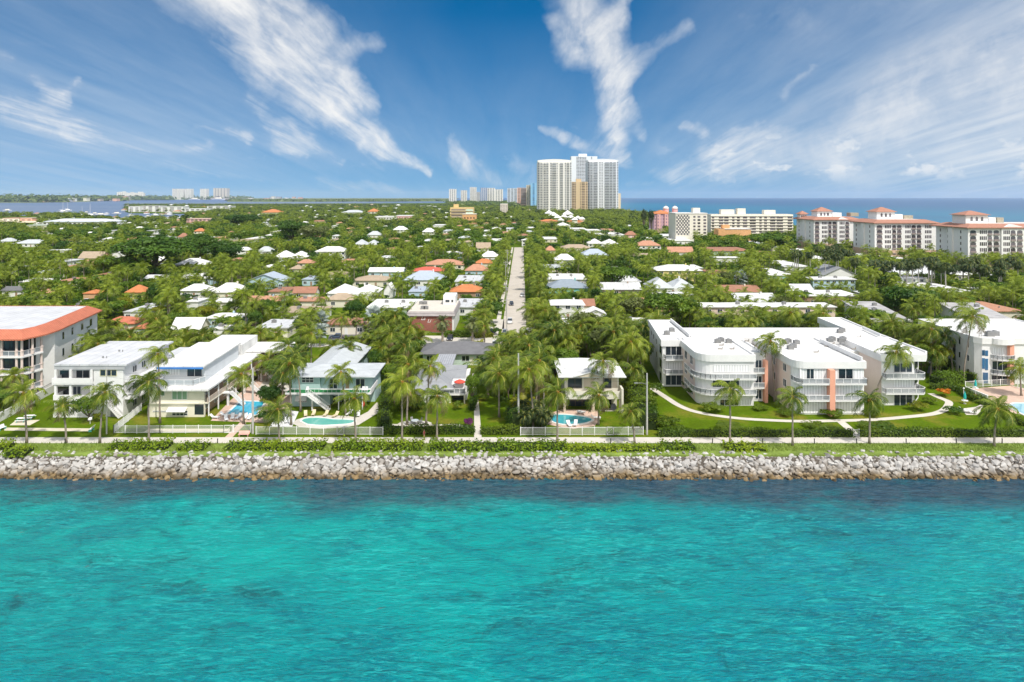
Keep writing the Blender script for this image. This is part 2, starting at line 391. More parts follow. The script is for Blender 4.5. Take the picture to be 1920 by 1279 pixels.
thin = MT('MULTIPLY', MT('ADD', MT('ADD', MT('MINIMUM', MRG(v, .06, .27, .22, .0), MRG(v, .0, .07, .05, .22)), MRG(u, -.08, -.60, 0, .24)), MRG(u, .14, .70, 0, .50)), MRG(NZ(rad, .8, 6, .6).outputs[0], .25, .7, .55, 1.2))
cum = MT('MULTIPLY', MRG(NZ(VM('MULTIPLY', VM('ADD', P0, VM('SCALE', wv, sc=.6)), (1, 1.7, 1)), 11.0, 8, .58).outputs[0], .44, .62, 0, .85, True), MT('MULTIPLY', MT('MULTIPLY', MRG(v, .07, .13, 1, 0, True), MRG(v, .005, .04, .2, 1)), MRG(u, .16, .30, 0, 1)))
alpha = MT('MAXIMUM', MT('MAXIMUM', MT('MAXIMUM', alpha, thin), cum), MT('MAXIMUM', veil, low))
# unseen cloud behind and above the viewer, added to lift fill on shaded walls
back = NZ(VM('MULTIPLY', tc.outputs['Generated'], (1, 1, 1.6)), 3.2, 6, .6).outputs[0]
cover = MT('MULTIPLY', MRG(back, .32, .52, .1, .97, True), MRG(MT('MULTIPLY_ADD', sep.outputs[2], -.45, sep.outputs[1]), -.45, -.10, 1.0, 0.0, True))
alpha = MT('MAXIMUM', alpha, cover)
ccol = nt.nodes.new('ShaderNodeMix'); ccol.data_type = 'RGBA'
ccol.inputs[6].default_value = (.53 / SKYS, .60 / SKYS, .68 / SKYS, 1); ccol.inputs[7].default_value = (.76 / SKYS, .76 / SKYS, .755 / SKYS, 1)
L(nt, MT('MAXIMUM', MT('MAXIMUM', MRG(den, .15, .75, 0, 1), cum), cover), ccol.inputs[0])
mixs = nt.nodes.new('ShaderNodeMix'); mixs.data_type = 'RGBA'
L(nt, alpha, mixs.inputs[0]); L(nt, hs.outputs[0], mixs.inputs[6]); L(nt, ccol.outputs[2], mixs.inputs[7])
mb = nt.nodes.new('ShaderNodeMix'); mb.data_type = 'RGBA'; L(nt, MT('MULTIPLY', cover, .95), mb.inputs[0]); L(nt, mixs.outputs[2], mb.inputs[6]); mb.inputs[7].default_value = (1.0 / SKYS, .99 / SKYS, .98 / SKYS, 1)   # the added cloud is set brighter than the visible cirrus for stronger fill
L(nt, mb.outputs[2], bg.inputs[0])
w.cycles.sampling_method = 'MANUAL'; w.cycles.sample_map_resolution = 2048

# ------------------------------------------------------------------ haze
hm, hnt, hout = _nodes('haze_air')
pv = N(hnt, 'ShaderNodeVolumePrincipled'); pv.inputs['Color'].default_value = (.70, .82, 1, 1); pv.inputs['Density'].default_value = 2.8e-5; pv.inputs['Anisotropy'].default_value = .1
L(hnt, pv.outputs[0], hout.inputs['Volume'])
b = MB(); b.box(-26000, 26000, -700, 26500, -3.6, 215); hz = b.build('haze', hm); stuff(hz, 'thin blue sea haze over the whole island and the far shore', 'haze')

# ------------------------------------------------------------------ water
def watermat(name, kind):
 m, nt_, out = _nodes(name)
 p = N(nt_, 'ShaderNodeBsdfPrincipled'); L(nt_, p.outputs[0], out.inputs[0]); p.inputs['Roughness'].default_value = .16; p.inputs['IOR'].default_value = 1.33
 p.inputs['Specular IOR Level'].default_value = .2
 g = N(nt_, 'ShaderNodeNewGeometry'); s = N(nt_, 'ShaderNodeSeparateXYZ'); L(nt_, g.outputs['Position'], s.inputs[0])
 def noise(sc, det=5, rough=.6, stretch=(1, 1, 1), rot=0, dist=0):
  mp = N(nt_, 'ShaderNodeMapping'); mp.inputs['Scale'].default_value = stretch; mp.inputs['Rotation'].default_value = (0, 0, rot); L(nt_, g.outputs['Position'], mp.inputs[0])
  q = N(nt_, 'ShaderNodeTexNoise'); q.inputs['Scale'].default_value = sc; q.inputs['Detail'].default_value = det; q.inputs['Roughness'].default_value = rough; q.inputs['Distortion'].default_value = dist
  L(nt_, mp.outputs[0], q.inputs['Vector']); return q.outputs[0]
 def mr(x, a, b_, c, d, sm=True):
  q = N(nt_, 'ShaderNodeMapRange'); q.interpolation_type = 'SMOOTHSTEP' if sm else 'LINEAR'
  for i, k in enumerate((a, b_, c, d)): q.inputs[i + 1].default_value = k
  L(nt_, x, q.inputs[0]); return q.outputs[0]
 def mix(f, a, b_):
  q = N(nt_, 'ShaderNodeMix'); q.data_type = 'RGBA'
  for i, k in ((0, f), (6, a), (7, b_)):
   if isinstance(k, tuple): q.inputs[i].default_value = (*k, 1)
   elif isinstance(k, float): q.inputs[i].default_value = k
   else: L(nt_, k, q.inputs[i])
  return q.outputs[2]
 def mth(op, a, b_):
  q = N(nt_, 'ShaderNodeMath', operation=op)
  for i, k in enumerate((a, b_)):
   if isinstance(k, float): q.inputs[i].default_value = k
   else: L(nt_, k, q.inputs[i])
  return q.outputs[0]
 if kind == 'inlet':
  big = noise(.030, 5, .58, (1, 1.3, 1), dist=.8); mid = noise(.16, 6, .65, (1, 1.6, 1), .3, .8); fine = noise(.55, 6, .7, (1, 1.8, 1), .35, 1.0)
  xx = mth('ADD', mth('MULTIPLY', s.outputs[0], .012), mth('MULTIPLY', mth('SUBTRACT', big, .5), 1.6))   # the sand bank lies west of the channel
  sand = mix(mr(xx, -.25, .75, 0, 1), (.000, .345, .320), (.000, .215, .305))
  sand = mix(mr(mth('ADD', s.outputs[1], mth('MULTIPLY', mid, 14.0)), 72.0, 102.0, .6, 0), sand, (.0, .15, .235))
  sand = mix(mr(mid, .38, .66, .0, .55), sand, (.0, .155, .200))
  sand = mix(mr(noise(.055, 6, .62, (1, 1.7, 1), .35, 1.0), .46, .60, 0, .6), sand, (.0, .125, .19))
  sand = mix(mr(noise(.026, 5, .6, (1, 1.5, 1), .9, .8), .50, .66, 0, .4), sand, (.0, .44, .39))
  sand = mix(mr(fine, .30, .72, .0, .5), sand, (.0, .36, .34))
  reef = mth('MULTIPLY', mr(noise(.075, 7, .68, (1, 1.5, 1), .2, 1.2), .53, .68, 0, 1), mr(fine, .30, .6, .25, 1))
  sand = mix(mth('MULTIPLY', reef, .75), sand, (.004, .070, .095))
  sky_glint = mth('MULTIPLY', mr(noise(1.1, 6, .7, (.45, 1.7, 1), R(20), .8), .46, .66, 0, 1), mr(noise(.06, 4, .6), .35, .6, .25, 1))
  sand = mix(mth('MULTIPLY', sky_glint, .7), sand, (.02, .50, .49))  # sky reflections on the ripples, painted as pale streaks into the water colour
  rb = mr(noise(.30, 5, .6, (1, 1.6, 1)), .68, .76, 0, .7)
  sand = mix(mth('MULTIPLY', rb, mr(xx, -.6, .5, .9, .1)), sand, (.10, .105, .10))
  ysh = mth('ADD', s.outputs[1], mth('MULTIPLY', mth('SUBTRACT', big, .5), 20.0)); ysh = mth('ADD', ysh, mth('MULTIPLY', mth('SUBTRACT', fine, .5), 9.0))
  ysh = mth('ADD', ysh, mth('MULTIPLY', s.outputs[0], .03))
  weed = mix(mr(noise(.5, 6, .7, (1, 2.2, 1), .2, .6), .36, .62, 0, 1), (.016, .045, .095), (.060, .085, .125))
  weed = mix(mr(noise(.22, 5, .6, (.6, 1, 1)), .52, .68, 0, .55), weed, (.01, .15, .18))
  c = mix(mr(ysh, 101.0, 110.5, 0, .88), sand, weed)
 elif kind == 'ocean':
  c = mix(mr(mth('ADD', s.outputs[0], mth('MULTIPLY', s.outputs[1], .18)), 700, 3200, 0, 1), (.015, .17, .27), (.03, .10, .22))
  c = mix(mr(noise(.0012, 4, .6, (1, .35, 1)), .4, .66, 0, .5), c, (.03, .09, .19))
 else:
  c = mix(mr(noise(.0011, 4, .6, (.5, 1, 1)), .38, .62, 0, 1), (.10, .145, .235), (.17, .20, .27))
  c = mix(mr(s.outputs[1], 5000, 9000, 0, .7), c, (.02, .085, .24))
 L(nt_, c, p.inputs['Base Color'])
 if kind == 'inlet':
  def mp_noise(sc, stretch, rot, det=4, rough=.6): return noise(sc, det, rough, stretch, rot, .35)
  h = mth('ADD', mth('MULTIPLY', mp_noise(.55, (.55, 1.5, 1), R(24), 5, .62), 1.0), mth('MULTIPLY', mp_noise(2.0, (.6, 1.5, 1), R(-14), 5, .65), .42))
  h = mth('ADD', h, mth('MULTIPLY', mp_noise(.16, (.7, 1.3, 1), R(38), 3, .5), 1.1))
  bp = N(nt_, 'ShaderNodeBump'); bp.inputs['Strength'].default_value = 1.0; bp.inputs['Distance'].default_value = 1.15
 else:
  h = noise(.05, 5, .6, (.5, 1.2, 1)); bp = N(nt_, 'ShaderNodeBump'); bp.inputs['Strength'].default_value = .35; bp.inputs['Distance'].default_value = 1.5
  p.inputs['Roughness'].default_value = .3
 L(nt_, h, bp.inputs['Height']); L(nt_, bp.outputs[0], p.inputs['Normal'])
 return m
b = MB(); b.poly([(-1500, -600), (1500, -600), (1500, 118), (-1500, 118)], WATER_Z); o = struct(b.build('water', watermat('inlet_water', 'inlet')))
tag(o, 'clear turquoise inlet water with dark weed patches below the boulder bank', 'water')
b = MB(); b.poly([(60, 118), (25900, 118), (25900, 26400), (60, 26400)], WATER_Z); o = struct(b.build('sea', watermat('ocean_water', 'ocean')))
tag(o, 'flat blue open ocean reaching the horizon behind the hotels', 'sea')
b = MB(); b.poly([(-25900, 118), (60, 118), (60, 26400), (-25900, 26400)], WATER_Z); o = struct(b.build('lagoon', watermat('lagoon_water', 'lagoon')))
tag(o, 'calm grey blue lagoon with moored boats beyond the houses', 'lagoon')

# ------------------------------------------------------------------ ground
def groundmat():
 m, nt_, out = _nodes('ground_cover')
 p = N(nt_, 'ShaderNodeBsdfPrincipled'); L(nt_, p.outputs[0], out.inputs[0]); p.inputs['Roughness'].default_value = .95; p.inputs['Specular IOR Level'].default_value = .1
 g = N(nt_, 'ShaderNodeNewGeometry')
 a = N(nt_, 'ShaderNodeTexNoise'); a.inputs['Scale'].default_value = .09; a.inputs['Detail'].default_value = 6; a.inputs['Roughness'].default_value = .65; L(nt_, g.outputs['Position'], a.inputs['Vector'])
 f = N(nt_, 'ShaderNodeTexNoise'); f.inputs['Scale'].default_value = 1.6; f.inputs['Detail'].default_value = 6; f.inputs['Roughness'].default_value = .75; L(nt_, g.outputs['Position'], f.inputs['Vector'])
 r = N(nt_, 'ShaderNodeValToRGB'); e = r.color_ramp.elements
 e[0].position = .38; e[0].color = (.070, .115, .002, 1); e[1].position = .66; e[1].color = (.17, .165, .02, 1)
 k = e.new(.52); k.color = (.085, .145, .002, 1)
 L(nt_, a.outputs[0], r.inputs[0])
 mr = N(nt_, 'ShaderNodeMapRange'); mr.inputs[1].default_value = .3; mr.inputs[2].default_value = .7; mr.inputs[3].default_value = .72; mr.inputs[4].default_value = 1.25; L(nt_, f.outputs[0], mr.inputs[0])
 sc = N(nt_, 'ShaderNodeVectorMath', operation='SCALE'); L(nt_, r.outputs[0], sc.inputs[0]); L(nt_, mr.outputs[0], sc.inputs['Scale'])
 L(nt_, sc.outputs[0], p.inputs['Base Color'])
 bp = N(nt_, 'ShaderNodeBump'); bp.inputs['Strength'].default_value = .5; bp.inputs['Distance'].default_value = .12; L(nt_, f.outputs[0], bp.inputs['Height']); L(nt_, bp.outputs[0], p.inputs['Normal'])
 return m
GROUND = groundmat()
def gp(x, y): return G(x, y)
isl = [(-1200, 119.6), (1200, 119.6), (700, 160), (430, 300), (425, 560), (420, 1000), (405, 1500), (398, 2000), (392, 2500), (420, 3300), (300, 4600), (60, 6200), (-330, 6100), (-420, 5000)]
isl += [gp(820, 381), gp(640, 381.5), gp(432, 382.5), gp(420, 388), gp(350, 391.5), gp(240, 393.5), gp(235, 396), gp(245, 398.4), gp(345, 399.4), gp(348, 402), gp(335, 407), gp(300, 410), gp(210, 412), gp(160, 405.5), gp(80, 404.5), gp(-40, 405), (-2200, 1300)]
b = MB(); b.prism(ccw(isl), -3.2, 0.0, False); struct(tag(b.build('ground', GROUND), 'green island ground with lawns under the houses and trees', 'ground'))
# sand: beach beside the ocean, marina sand by the lagoon
SAND = mat('beach_sand', (.66, .57, .42), .95, var=.06, scale=.3)
b = MB(); b.poly(ccw([(372, 1900), (398, 1900), (391, 2500), (418, 3300), (330, 3300), (345, 2400)]), .010); b.poly(ccw([(395, 560), (424, 560), (419, 1000), (404, 1500), (397, 1900), (372, 1900), (380, 1000)]), .014)
struct(tag(b.build('beach', SAND), 'pale sand beach between the towers and the ocean', 'beach'))
b = MB(); b.poly(ccw(pxpoly([(-60, 411), (62, 410), (70, 417.5), (-60, 417.5)])), .012); struct(tag(b.build('sand', SAND), 'bare sand spit with work sheds beside the lagoon', 'sand'))
BASIN = mat('basin_water', (.05, .12, .22), .2, var=.1, scale=.02)
b = MB(); b.poly(ccw(pxpoly([(-60, 417.5), (40, 417.5), (36, 425), (-60, 426)])), .008); struct(tag(b.build('water', BASIN), 'small blue boat basin behind the sand spit', 'water'))
# far mangrove island and mainland
FARG = mat('mangrove_ground', (.16, .20, .09), .95, var=.3, scale=.004)
for pts, nm, lb in (([(425, 378), (520, 378.3), (640, 377.6), (760, 377.3), (838, 377.3), (838, 374.6), (430, 374.6)], 'ground', 'low green mangrove flats across the lagoon'),
    ([(-400, 379.6), (60, 379.8), (160, 378), (235, 375.6), (330, 374.6), (440, 374), (700, 373.2), (860, 372.8), (860, 371.6), (-900, 371.6)], 'ground', 'built up mainland shore on the far side of the lagoon')):
 b = MB(); b.prism(ccw(pxpoly(pts)), -3.2, .6, False); struct(tag(b.build(nm, FARG), lb, 'ground'))

# promenade, roads, drives
def sheet(name, pts, m, z, label, cat=None, world=False):
 q = ccw(pts if world else pxpoly(pts)); b = MB(); b.prism(q, z - .02 if z > .021 else z - .004, z, False)
 footpoly(q); return struct(tag(b.build(name, m), label, cat or name))
PAVE = mat('pale_paving', (.58, .54, .48), .9, var=.08, scale=.4); ASPH = mat('worn_asphalt', (.52, .47, .41), .9, var=.1, scale=.25)
DASPH = mat('dark_asphalt', (.13, .13, .14), .9, var=.15, scale=.4); PINKP = mat('pink_pavers', (.58, .42, .34), .9, var=.1, scale=.6); REDP = mat('red_brick_paving', (.42, .17, .11), .9, var=.12)
Y0, Y1 = 124.6, 127.6
sheet('promenade', [(-800, Y0), (800, Y0), (800, Y1), (-800, Y1)], PAVE, .05, 'pale concrete waterfront promenade running along the boulder bank', 'path', True)
# main street: straight to the north, slightly turned
rd = lambda t: (.3 + t * .0128, t)
c0, c1 = G(962, 650), G(973, 464)
b = MB(); wd = 4.1
q = [(c0[0] - wd, c0[1]), (c0[0] + wd, c0[1]), (c1[0] + wd, c1[1]), (c1[0] - wd, c1[1])]
b.prism(q, 0, .03, False); footpoly(q); struct(tag(b.build('road', ASPH), 'straight pale street running north between rows of palms', 'road'))
q1 = [(c0[0] - wd - 2.4, c0[1] + 8), (c0[0] - wd - .9, c0[1] + 8), (c1[0] - wd - .9, c1[1]), (c1[0] - wd - 2.4, c1[1])]; b = MB(); b.prism(q1, 0, .12, False); struct(tag(b.build('pavement', PAVE), 'narrow pavement along the straight street', 'pavement'))
sheet('road', [(330, 650), (330, 643), (560, 644.5), (860, 643.5), (935, 643), (935, 650.5), (860, 650.5), (560, 651)], PAVE, .035, 'pale cross street behind the waterfront houses')
sheet('road', [(931, 655), (990, 655), (985, 640), (940, 640)], ASPH, .028, 'street end meeting the cross street')
sheet('car_park', [(786, 643), (935, 643), (940, 631), (786, 629.5)], PAVE, .042, 'pale concrete parking strip before the red brick building', 'car park')
sheet('car_park', [(613, 643.5), (700, 644), (686, 606), (632, 604), (620, 620)], DASPH, .046, 'dark asphalt car park shaded by palms', 'car park')
sheet('driveway', [(150, 577), (182, 577), (186, 562), (160, 561)], REDP, .03, 'red paved driveway below the orange roofed garage')
sheet('driveway', [(915, 617), (945, 617), (945, 599), (917, 599)], PAVE, .03, 'pale forecourt beside the straight street')
sheet('driveway', [(985, 640), (1030, 640), (1030, 612), (986, 615)], PAVE, .03, 'pale drive on the ocean side of the street')
sheet('driveway', [(960, 618), (1000, 618), (1030, 575), (1000, 560), (975, 570)], mat('grassy_verge', (.20, .22, .06), .95, var=.3, scale=.5), .02, 'grassy verge beside the straight street', 'verge')
# ------------------------------------------------------------------ facade helpers
def _wbars(b, x0, x1, z0, z1, n, rows, t, put):
 xs = [x0 + (x1 - x0) * i / n for i in range(n + 1)]
 for x in xs: put(b, x - t / 2, x + t / 2, z0 - t / 2, z1 + t / 2)
 for i in range(rows + 1):
  z = z0 + (z1 - z0) * i / rows
  for k in range(n): put(b, xs[k] + t / 2, xs[k + 1] - t / 2, z - t / 2, z + t / 2)
def winw(root, x0, x1, z0, z1, Y, n=2, rows=1, gm=None, fm=None, name='window', t=.09, frame=True):
 """front window on the wall plane Y (faces -Y), world units; frame is a sub-part"""
 b = MB(); b.box(x0, x1, Y - .03, Y + .05, z0, z1); o = b.build(name, gm or GLASS, root)
 if frame:
  b = MB(); _wbars(b, x0, x1, z0, z1, n, rows, t, lambda b, a, c, e, f_: b.box(a, c, Y - .08, Y - .032, e, f_)); b.build('frame', fm or FRAME, o, off=ROOTLOC[root.name])
 return o
def win(root, xa, ya, xb, yb, d, n=2, rows=1, **k):
 return winw(root, XW(xa, d), XW(xb, d), ZW(yb, d), ZW(ya, d), d, n, rows, **k)
def swin(root, X, y0, y1, z0, z1, n=1, side=1, gm=None, name='window', frame=True, t=.09):
 """window on a side wall plane X (side=+1 faces +X, -1 faces -X)"""
 b = MB(); s = side; b.box(min(X - .05 * s, X + .03 * s), max(X - .05 * s, X + .03 * s), y0, y1, z0, z1); o = b.build(name, gm or GLASS, root)
 if frame:
  b = MB(); a, c = sorted((X + .032 * s, X + .08 * s))
  _wbars(b, y0, y1, z0, z1, n, 1, t, lambda b, p, q, e, f_: b.box(a, c, p, q, e, f_)); b.build('frame', FRAME, o, off=ROOTLOC[root.name])
 return o
def railing(root, pts, z, h=1.05, glass=RAILG, step=1.6, name='railing', parent=None, post=.07):
 """post and top rail railing with glass infill along a polyline (world xy)"""
 b = MB(); g = MB()
 for (p, q) in zip(pts[:-1], pts[1:]):
  ln = math.dist(p, q); n = max(1, round(ln / step))
  b.bar((*p, z + h), (*q, z + h), .09, .08); b.bar((*p, z + .12), (*q, z + .12), .06, .06)
  for i in range(n + 1):
   t = i / n; x = p[0] + (q[0] - p[0]) * t; y = p[1] + (q[1] - p[1]) * t; b.box(x - post / 2, x + post / 2, y - post / 2, y + post / 2, z, z + h)
  if glass: g.bar((*p, z + h / 2 + .06), (*q, z + h / 2 + .06), .03, h - .2)
 o = b.build(name, FRAME, parent or root, off=ROOTLOC[root.name])
 if glass: g.build('glass_panel', glass, o if parent is None else parent, off=ROOTLOC[root.name])
 return o
def hip(b, x0, x1, y0, y1, z, rise, ov=.5, thick=.18, ridge=None):
 x0 -= ov; x1 += ov; y0 -= ov; y1 += ov; w, dpt = x1 - x0, y1 - y0; k = min(w, dpt) / 2
 if w >= dpt: a, c = (x0 + k * .95, (y0 + y1) / 2), (x1 - k * .95, (y0 + y1) / 2)
 else: a, c = ((x0 + x1) / 2, y0 + k * .95), ((x0 + x1) / 2, y1 - k * .95)
 v = [(x0, y0, z), (x1, y0, z), (x1, y1, z), (x0, y1, z), (x0, y0, z + thick), (x1, y0, z + thick), (x1, y1, z + thick), (x0, y1, z + thick), (*a, z + rise), (*c, z + rise)]
 f = [(3, 2, 1, 0), (0, 1, 5, 4), (1, 2, 6, 5), (2, 3, 7, 6), (3, 0, 4, 7)]
 f += [(4, 5, 9, 8), (5, 6, 9), (6, 7, 8, 9), (7, 4, 8)] if w >= dpt else [(4, 5, 8), (5, 6, 9, 8), (6, 7, 9), (7, 4, 8, 9)]
 b.add(v, f)
def gable(b, x0, x1, y0, y1, z, rise, ov=.5, thick=.2, axis='x'):
 """gable roof with closed, slightly recessed ends; ridge along axis"""
 if axis == 'x':
  ym = (y0 + y1) / 2; r = [(y0 - ov, z - ov * rise / (ym - y0)), (ym, z + rise), (y1 + ov, z - ov * rise / (ym - y0))]
  pr = lambda x: [(x, r[0][0], r[0][1]), (x, r[0][0], r[0][1] + thick), (x, r[1][0], r[1][1] + thick), (x, r[2][0], r[2][1] + thick), (x, r[2][0], r[2][1]), (x, r[1][0], r[1][1])]
  b.loft([pr(x0 - ov), pr(x1 + ov)])
 else:
  xm = (x0 + x1) / 2; r = [(x0 - ov, z - ov * rise / (xm - x0)), (xm, z + rise), (x1 + ov, z - ov * rise / (xm - x0))]
  pr = lambda y: [(r[0][0], y, r[0][1]), (r[0][0], y, r[0][1] + thick), (r[1][0], y, r[1][1] + thick), (r[2][0], y, r[2][1] + thick), (r[2][0], y, r[2][1]), (r[1][0], y, r[1][1])]
  b.loft([pr(y0 - ov), pr(y1 + ov)])
def gable_wall(b, x0, x1, y0, y1, z, rise, axis='x'):
 if axis == 'x':
  ym = (y0 + y1) / 2; pr = lambda x: [(x, y0, z), (x, y1, z), (x, ym, z + rise - .02)]; b.loft([pr(x0), pr(x1)])
 else:
  xm = (x0 + x1) / 2; pr = lambda y: [(x0, y, z), (x1, y, z), (xm, y, z + rise - .02)]; b.loft([pr(y0), pr(y1)])
def stairs(b, p, q, w, n=12):
 """straight stair from top p to bottom q (xyz), width w sideways in y"""
 p = Vector(p); q = Vector(q)
 for i in range(n):
  t = (i + .5) / n; c = p.lerp(q, t); dx = abs(q.x - p.x) / n
  b.box(c.x - dx * .55, c.x + dx * .55, c.y, c.y + w, c.z - .12, c.z + .03)
 for yy in (p.y - .05, p.y + w):
  b.bar((p.x, yy + .025, p.z - .1), (q.x, yy + .025, q.z + .05), .06, .3)
  b.bar((p.x, yy + .025, p.z + .9), (q.x, yy + .025, q.z + .95), .06, .06)
  for i in range(n + 1): c = p.lerp(q, i / n); b.box(c.x - .02, c.x + .02, yy, yy + .04, c.z, c.z + .92)
def ac_unit(root, x, y, z, s=1.0, name='air_conditioner'):
 b = MB(); b.box(x - .8 * s, x + .8 * s, y - .6 * s, y + .6 * s, z, z + .12 * s); b.box(x - .75 * s, x + .75 * s, y - .55 * s, y + .55 * s, z + .12 * s, z + 1.05 * s)
 for i in range(5): b.box(x - .78 * s, x + .78 * s, y - .58 * s, y + .58 * s, z + (.25 + .16 * i) * s, z + (.29 + .16 * i) * s)
 b.tube([(x, y, z + 1.05 * s), (x, y, z + 1.2 * s)], .42 * s, 12)
 return b.build(name, STEEL, root)

# ================================================================== H1 red roofed condo at the west edge
def build_red_condo():
 t = thing('apartment_building', 'white three storey apartment building with red clay tile roof edge and columned balconies', 'apartment building', (-118, 160, 0))
 yF = YD(752); P = [(-160, yF), (XW(41, yF), yF), (XW(80, 155.4), 155.4), (-107.2, 160), (-113.6, 187), (-160, 187)]
 zb, fl = 2.0, 3.9; zE = 13.7
 core = [(-160, yF + 2.2), (P[1][0] - 1.9, yF + 2.2), (P[2][0] - 2.0, 156.6), P[3], P[4], P[5]]
 b = MB(); b.prism(core, 0, zE); b.build('wall', WHITE, t)
 b = MB(); b.prism(inset(P[:3] + [(P[2][0] - 1.9, 156.7), (P[1][0] - 2, yF + 2.1), (-160, yF + 2.1)], .1), 0, zb - .35); b.build('podium', mat('grey_podium', (.25, .23, .22)), t)
 ring = P[:3] + [(P[2][0] - 1.95, 156.65), (P[1][0] - 1.95, yF + 2.15), (-160, yF + 2.15)]
 for k in range(3):
  z = zb + k * fl
  b = MB(); b.prism(inset(ring, -.12), z - .35, z); bal = b.build('balcony', WHITE, t)
  railing(t, [(-150, yF + .25), (P[1][0] - .3, yF + .25), (P[2][0] - .3, P[2][1])], z, 1.1, RAILG, 1.4, parent=bal)
  for i, (xa, xb) in enumerate(((-1, 29), (-40, -6), (-75, -45))):
   x0, x1 = XW(xa, yF), XW(xb, yF); winw(t, x0 - .6, x1 - .2, z + .1, z + 3.0, yF + 2.2, 3, 1, fm=DARK, name='window')
  # side glazing behind the angled bay
  a, c = core[1], core[2]; b = MB()
  for i in range(2):
   p = [a[j] + (c[j] - a[j]) * (.12 + .42 * i) for j in (0, 1)]; q = [a[j] + (c[j] - a[j]) * (.46 + .42 * i) for j in (0, 1)]
   b.bar((p[0] + .05, p[1] - .03, z + 1.55), (q[0] + .05, q[1] - .03, z + 1.55), .08, 2.9)
  b.build('window', GLASS, t)
 for px_, d in ((31, yF + .3), (3, yF + .3), (-30, yF + .3), (-62, yF + .3)):
  x = XW(px_, d); b = MB(); b.tube([(x, d, zb), (x, d, zb + 1.2)], [.34, .34], 10)
  for k in range(3): z = zb + k * fl; b.tube([(x, d, z), (x, d, z + 1.1), (x, d, z + 1.15), (x, d, z + fl - .35)], [.36, .34, .26, .24], 10); b.box(x - .36, x + .36, d - .36, d + .36, z + 1.05, z + 1.2)
  b.build('column', mat('pale_pink_column', (.66, .55, .50)), t)
 for x, y in ((P[1][0] - .25, yF + .35), ((P[1][0] + P[2][0]) / 2, (P[1][1] + P[2][1]) / 2), (P[2][0] - .35, P[2][1] + .1)):
  b = MB()
  for k in range(3): z = zb + k * fl; b.tube([(x, y, z), (x, y, z + 1.1), (x, y, z + 1.15), (x, y, z + fl - .35)], [.36, .34, .26, .24], 10); b.box(x - .36, x + .36, y - .36, y + .36, z + 1.05, z + 1.2)
  b.build('column', MATS['pale_pink_column'], t)
 # roof: sloping tile ring around a flat white deck
 out = inset(P, -1.0); inn = inset(P, 1.9)
 b = MB(); b.loft([[(*p, zE - .2) for p in out], [(*p, zE + .1) for p in out], [(*p, zE + 1.75) for p in inn], [(*p, zE + 1.45) for p in inn]], False)
 b.poly(out[::-1], zE - .2); b.build('roof', TERRA, t)
 b = MB(); b.prism(inset(P, 1.85), zE, zE + 1.62); b.build('roof_deck', GREYR, t)
 a, c = P[3], P[4]
 for k in range(3):
  z = zb + k * fl + .9
  for f_, w_ in ((.16, .9), (.36, .9), (.58, 1.4), (.8, 1.4)):
   p = [a[j] + (c[j] - a[j]) * f_ for j in (0, 1)]; ln = math.dist(a, c); q = [a[j] + (c[j] - a[j]) * (f_ + w_ / ln) for j in (0, 1)]
   b = MB(); b.bar((p[0], p[1], z + .8), (q[0], q[1], z + .8), .16, 1.7); b.build('window', GLASS, t)
 keep(0, 575, 150, 735, yF); foot(-165, -105, yF - 2, 190); anch(-110, 165, 'the red tile edged apartment building')
 # boundary wall east of it
 w_ = [(-102.4, 136), (-105.9, 160), (-106.2, 172)]
 t2 = thing('garden_wall', 'long low white garden wall topped with a dark railing beside the lawn', 'wall', (-103, 136, 0))
 b = MB()
 for p, q in zip(w_[:-1], w_[1:]): b.bar((*p, .9), (*q, .9), .25, 1.8)
 b.build('wall', WHITE, t2); b = MB()
 for p, q in zip(w_[:-1], w_[1:]):
  b.bar((*p, 2.45), (*q, 2.45), .06); n = int(math.dist(p, q) / .35)
  for i in range(n + 1): x = p[0] + (q[0] - p[0]) * i / n; y = p[1] + (q[1] - p[1]) * i / n; b.box(x - .015, x + .015, y - .015, y + .015, 1.8, 2.45)
 b.build('railing', DARK, t2)
 keep(0, 725, 103, 790, 136)

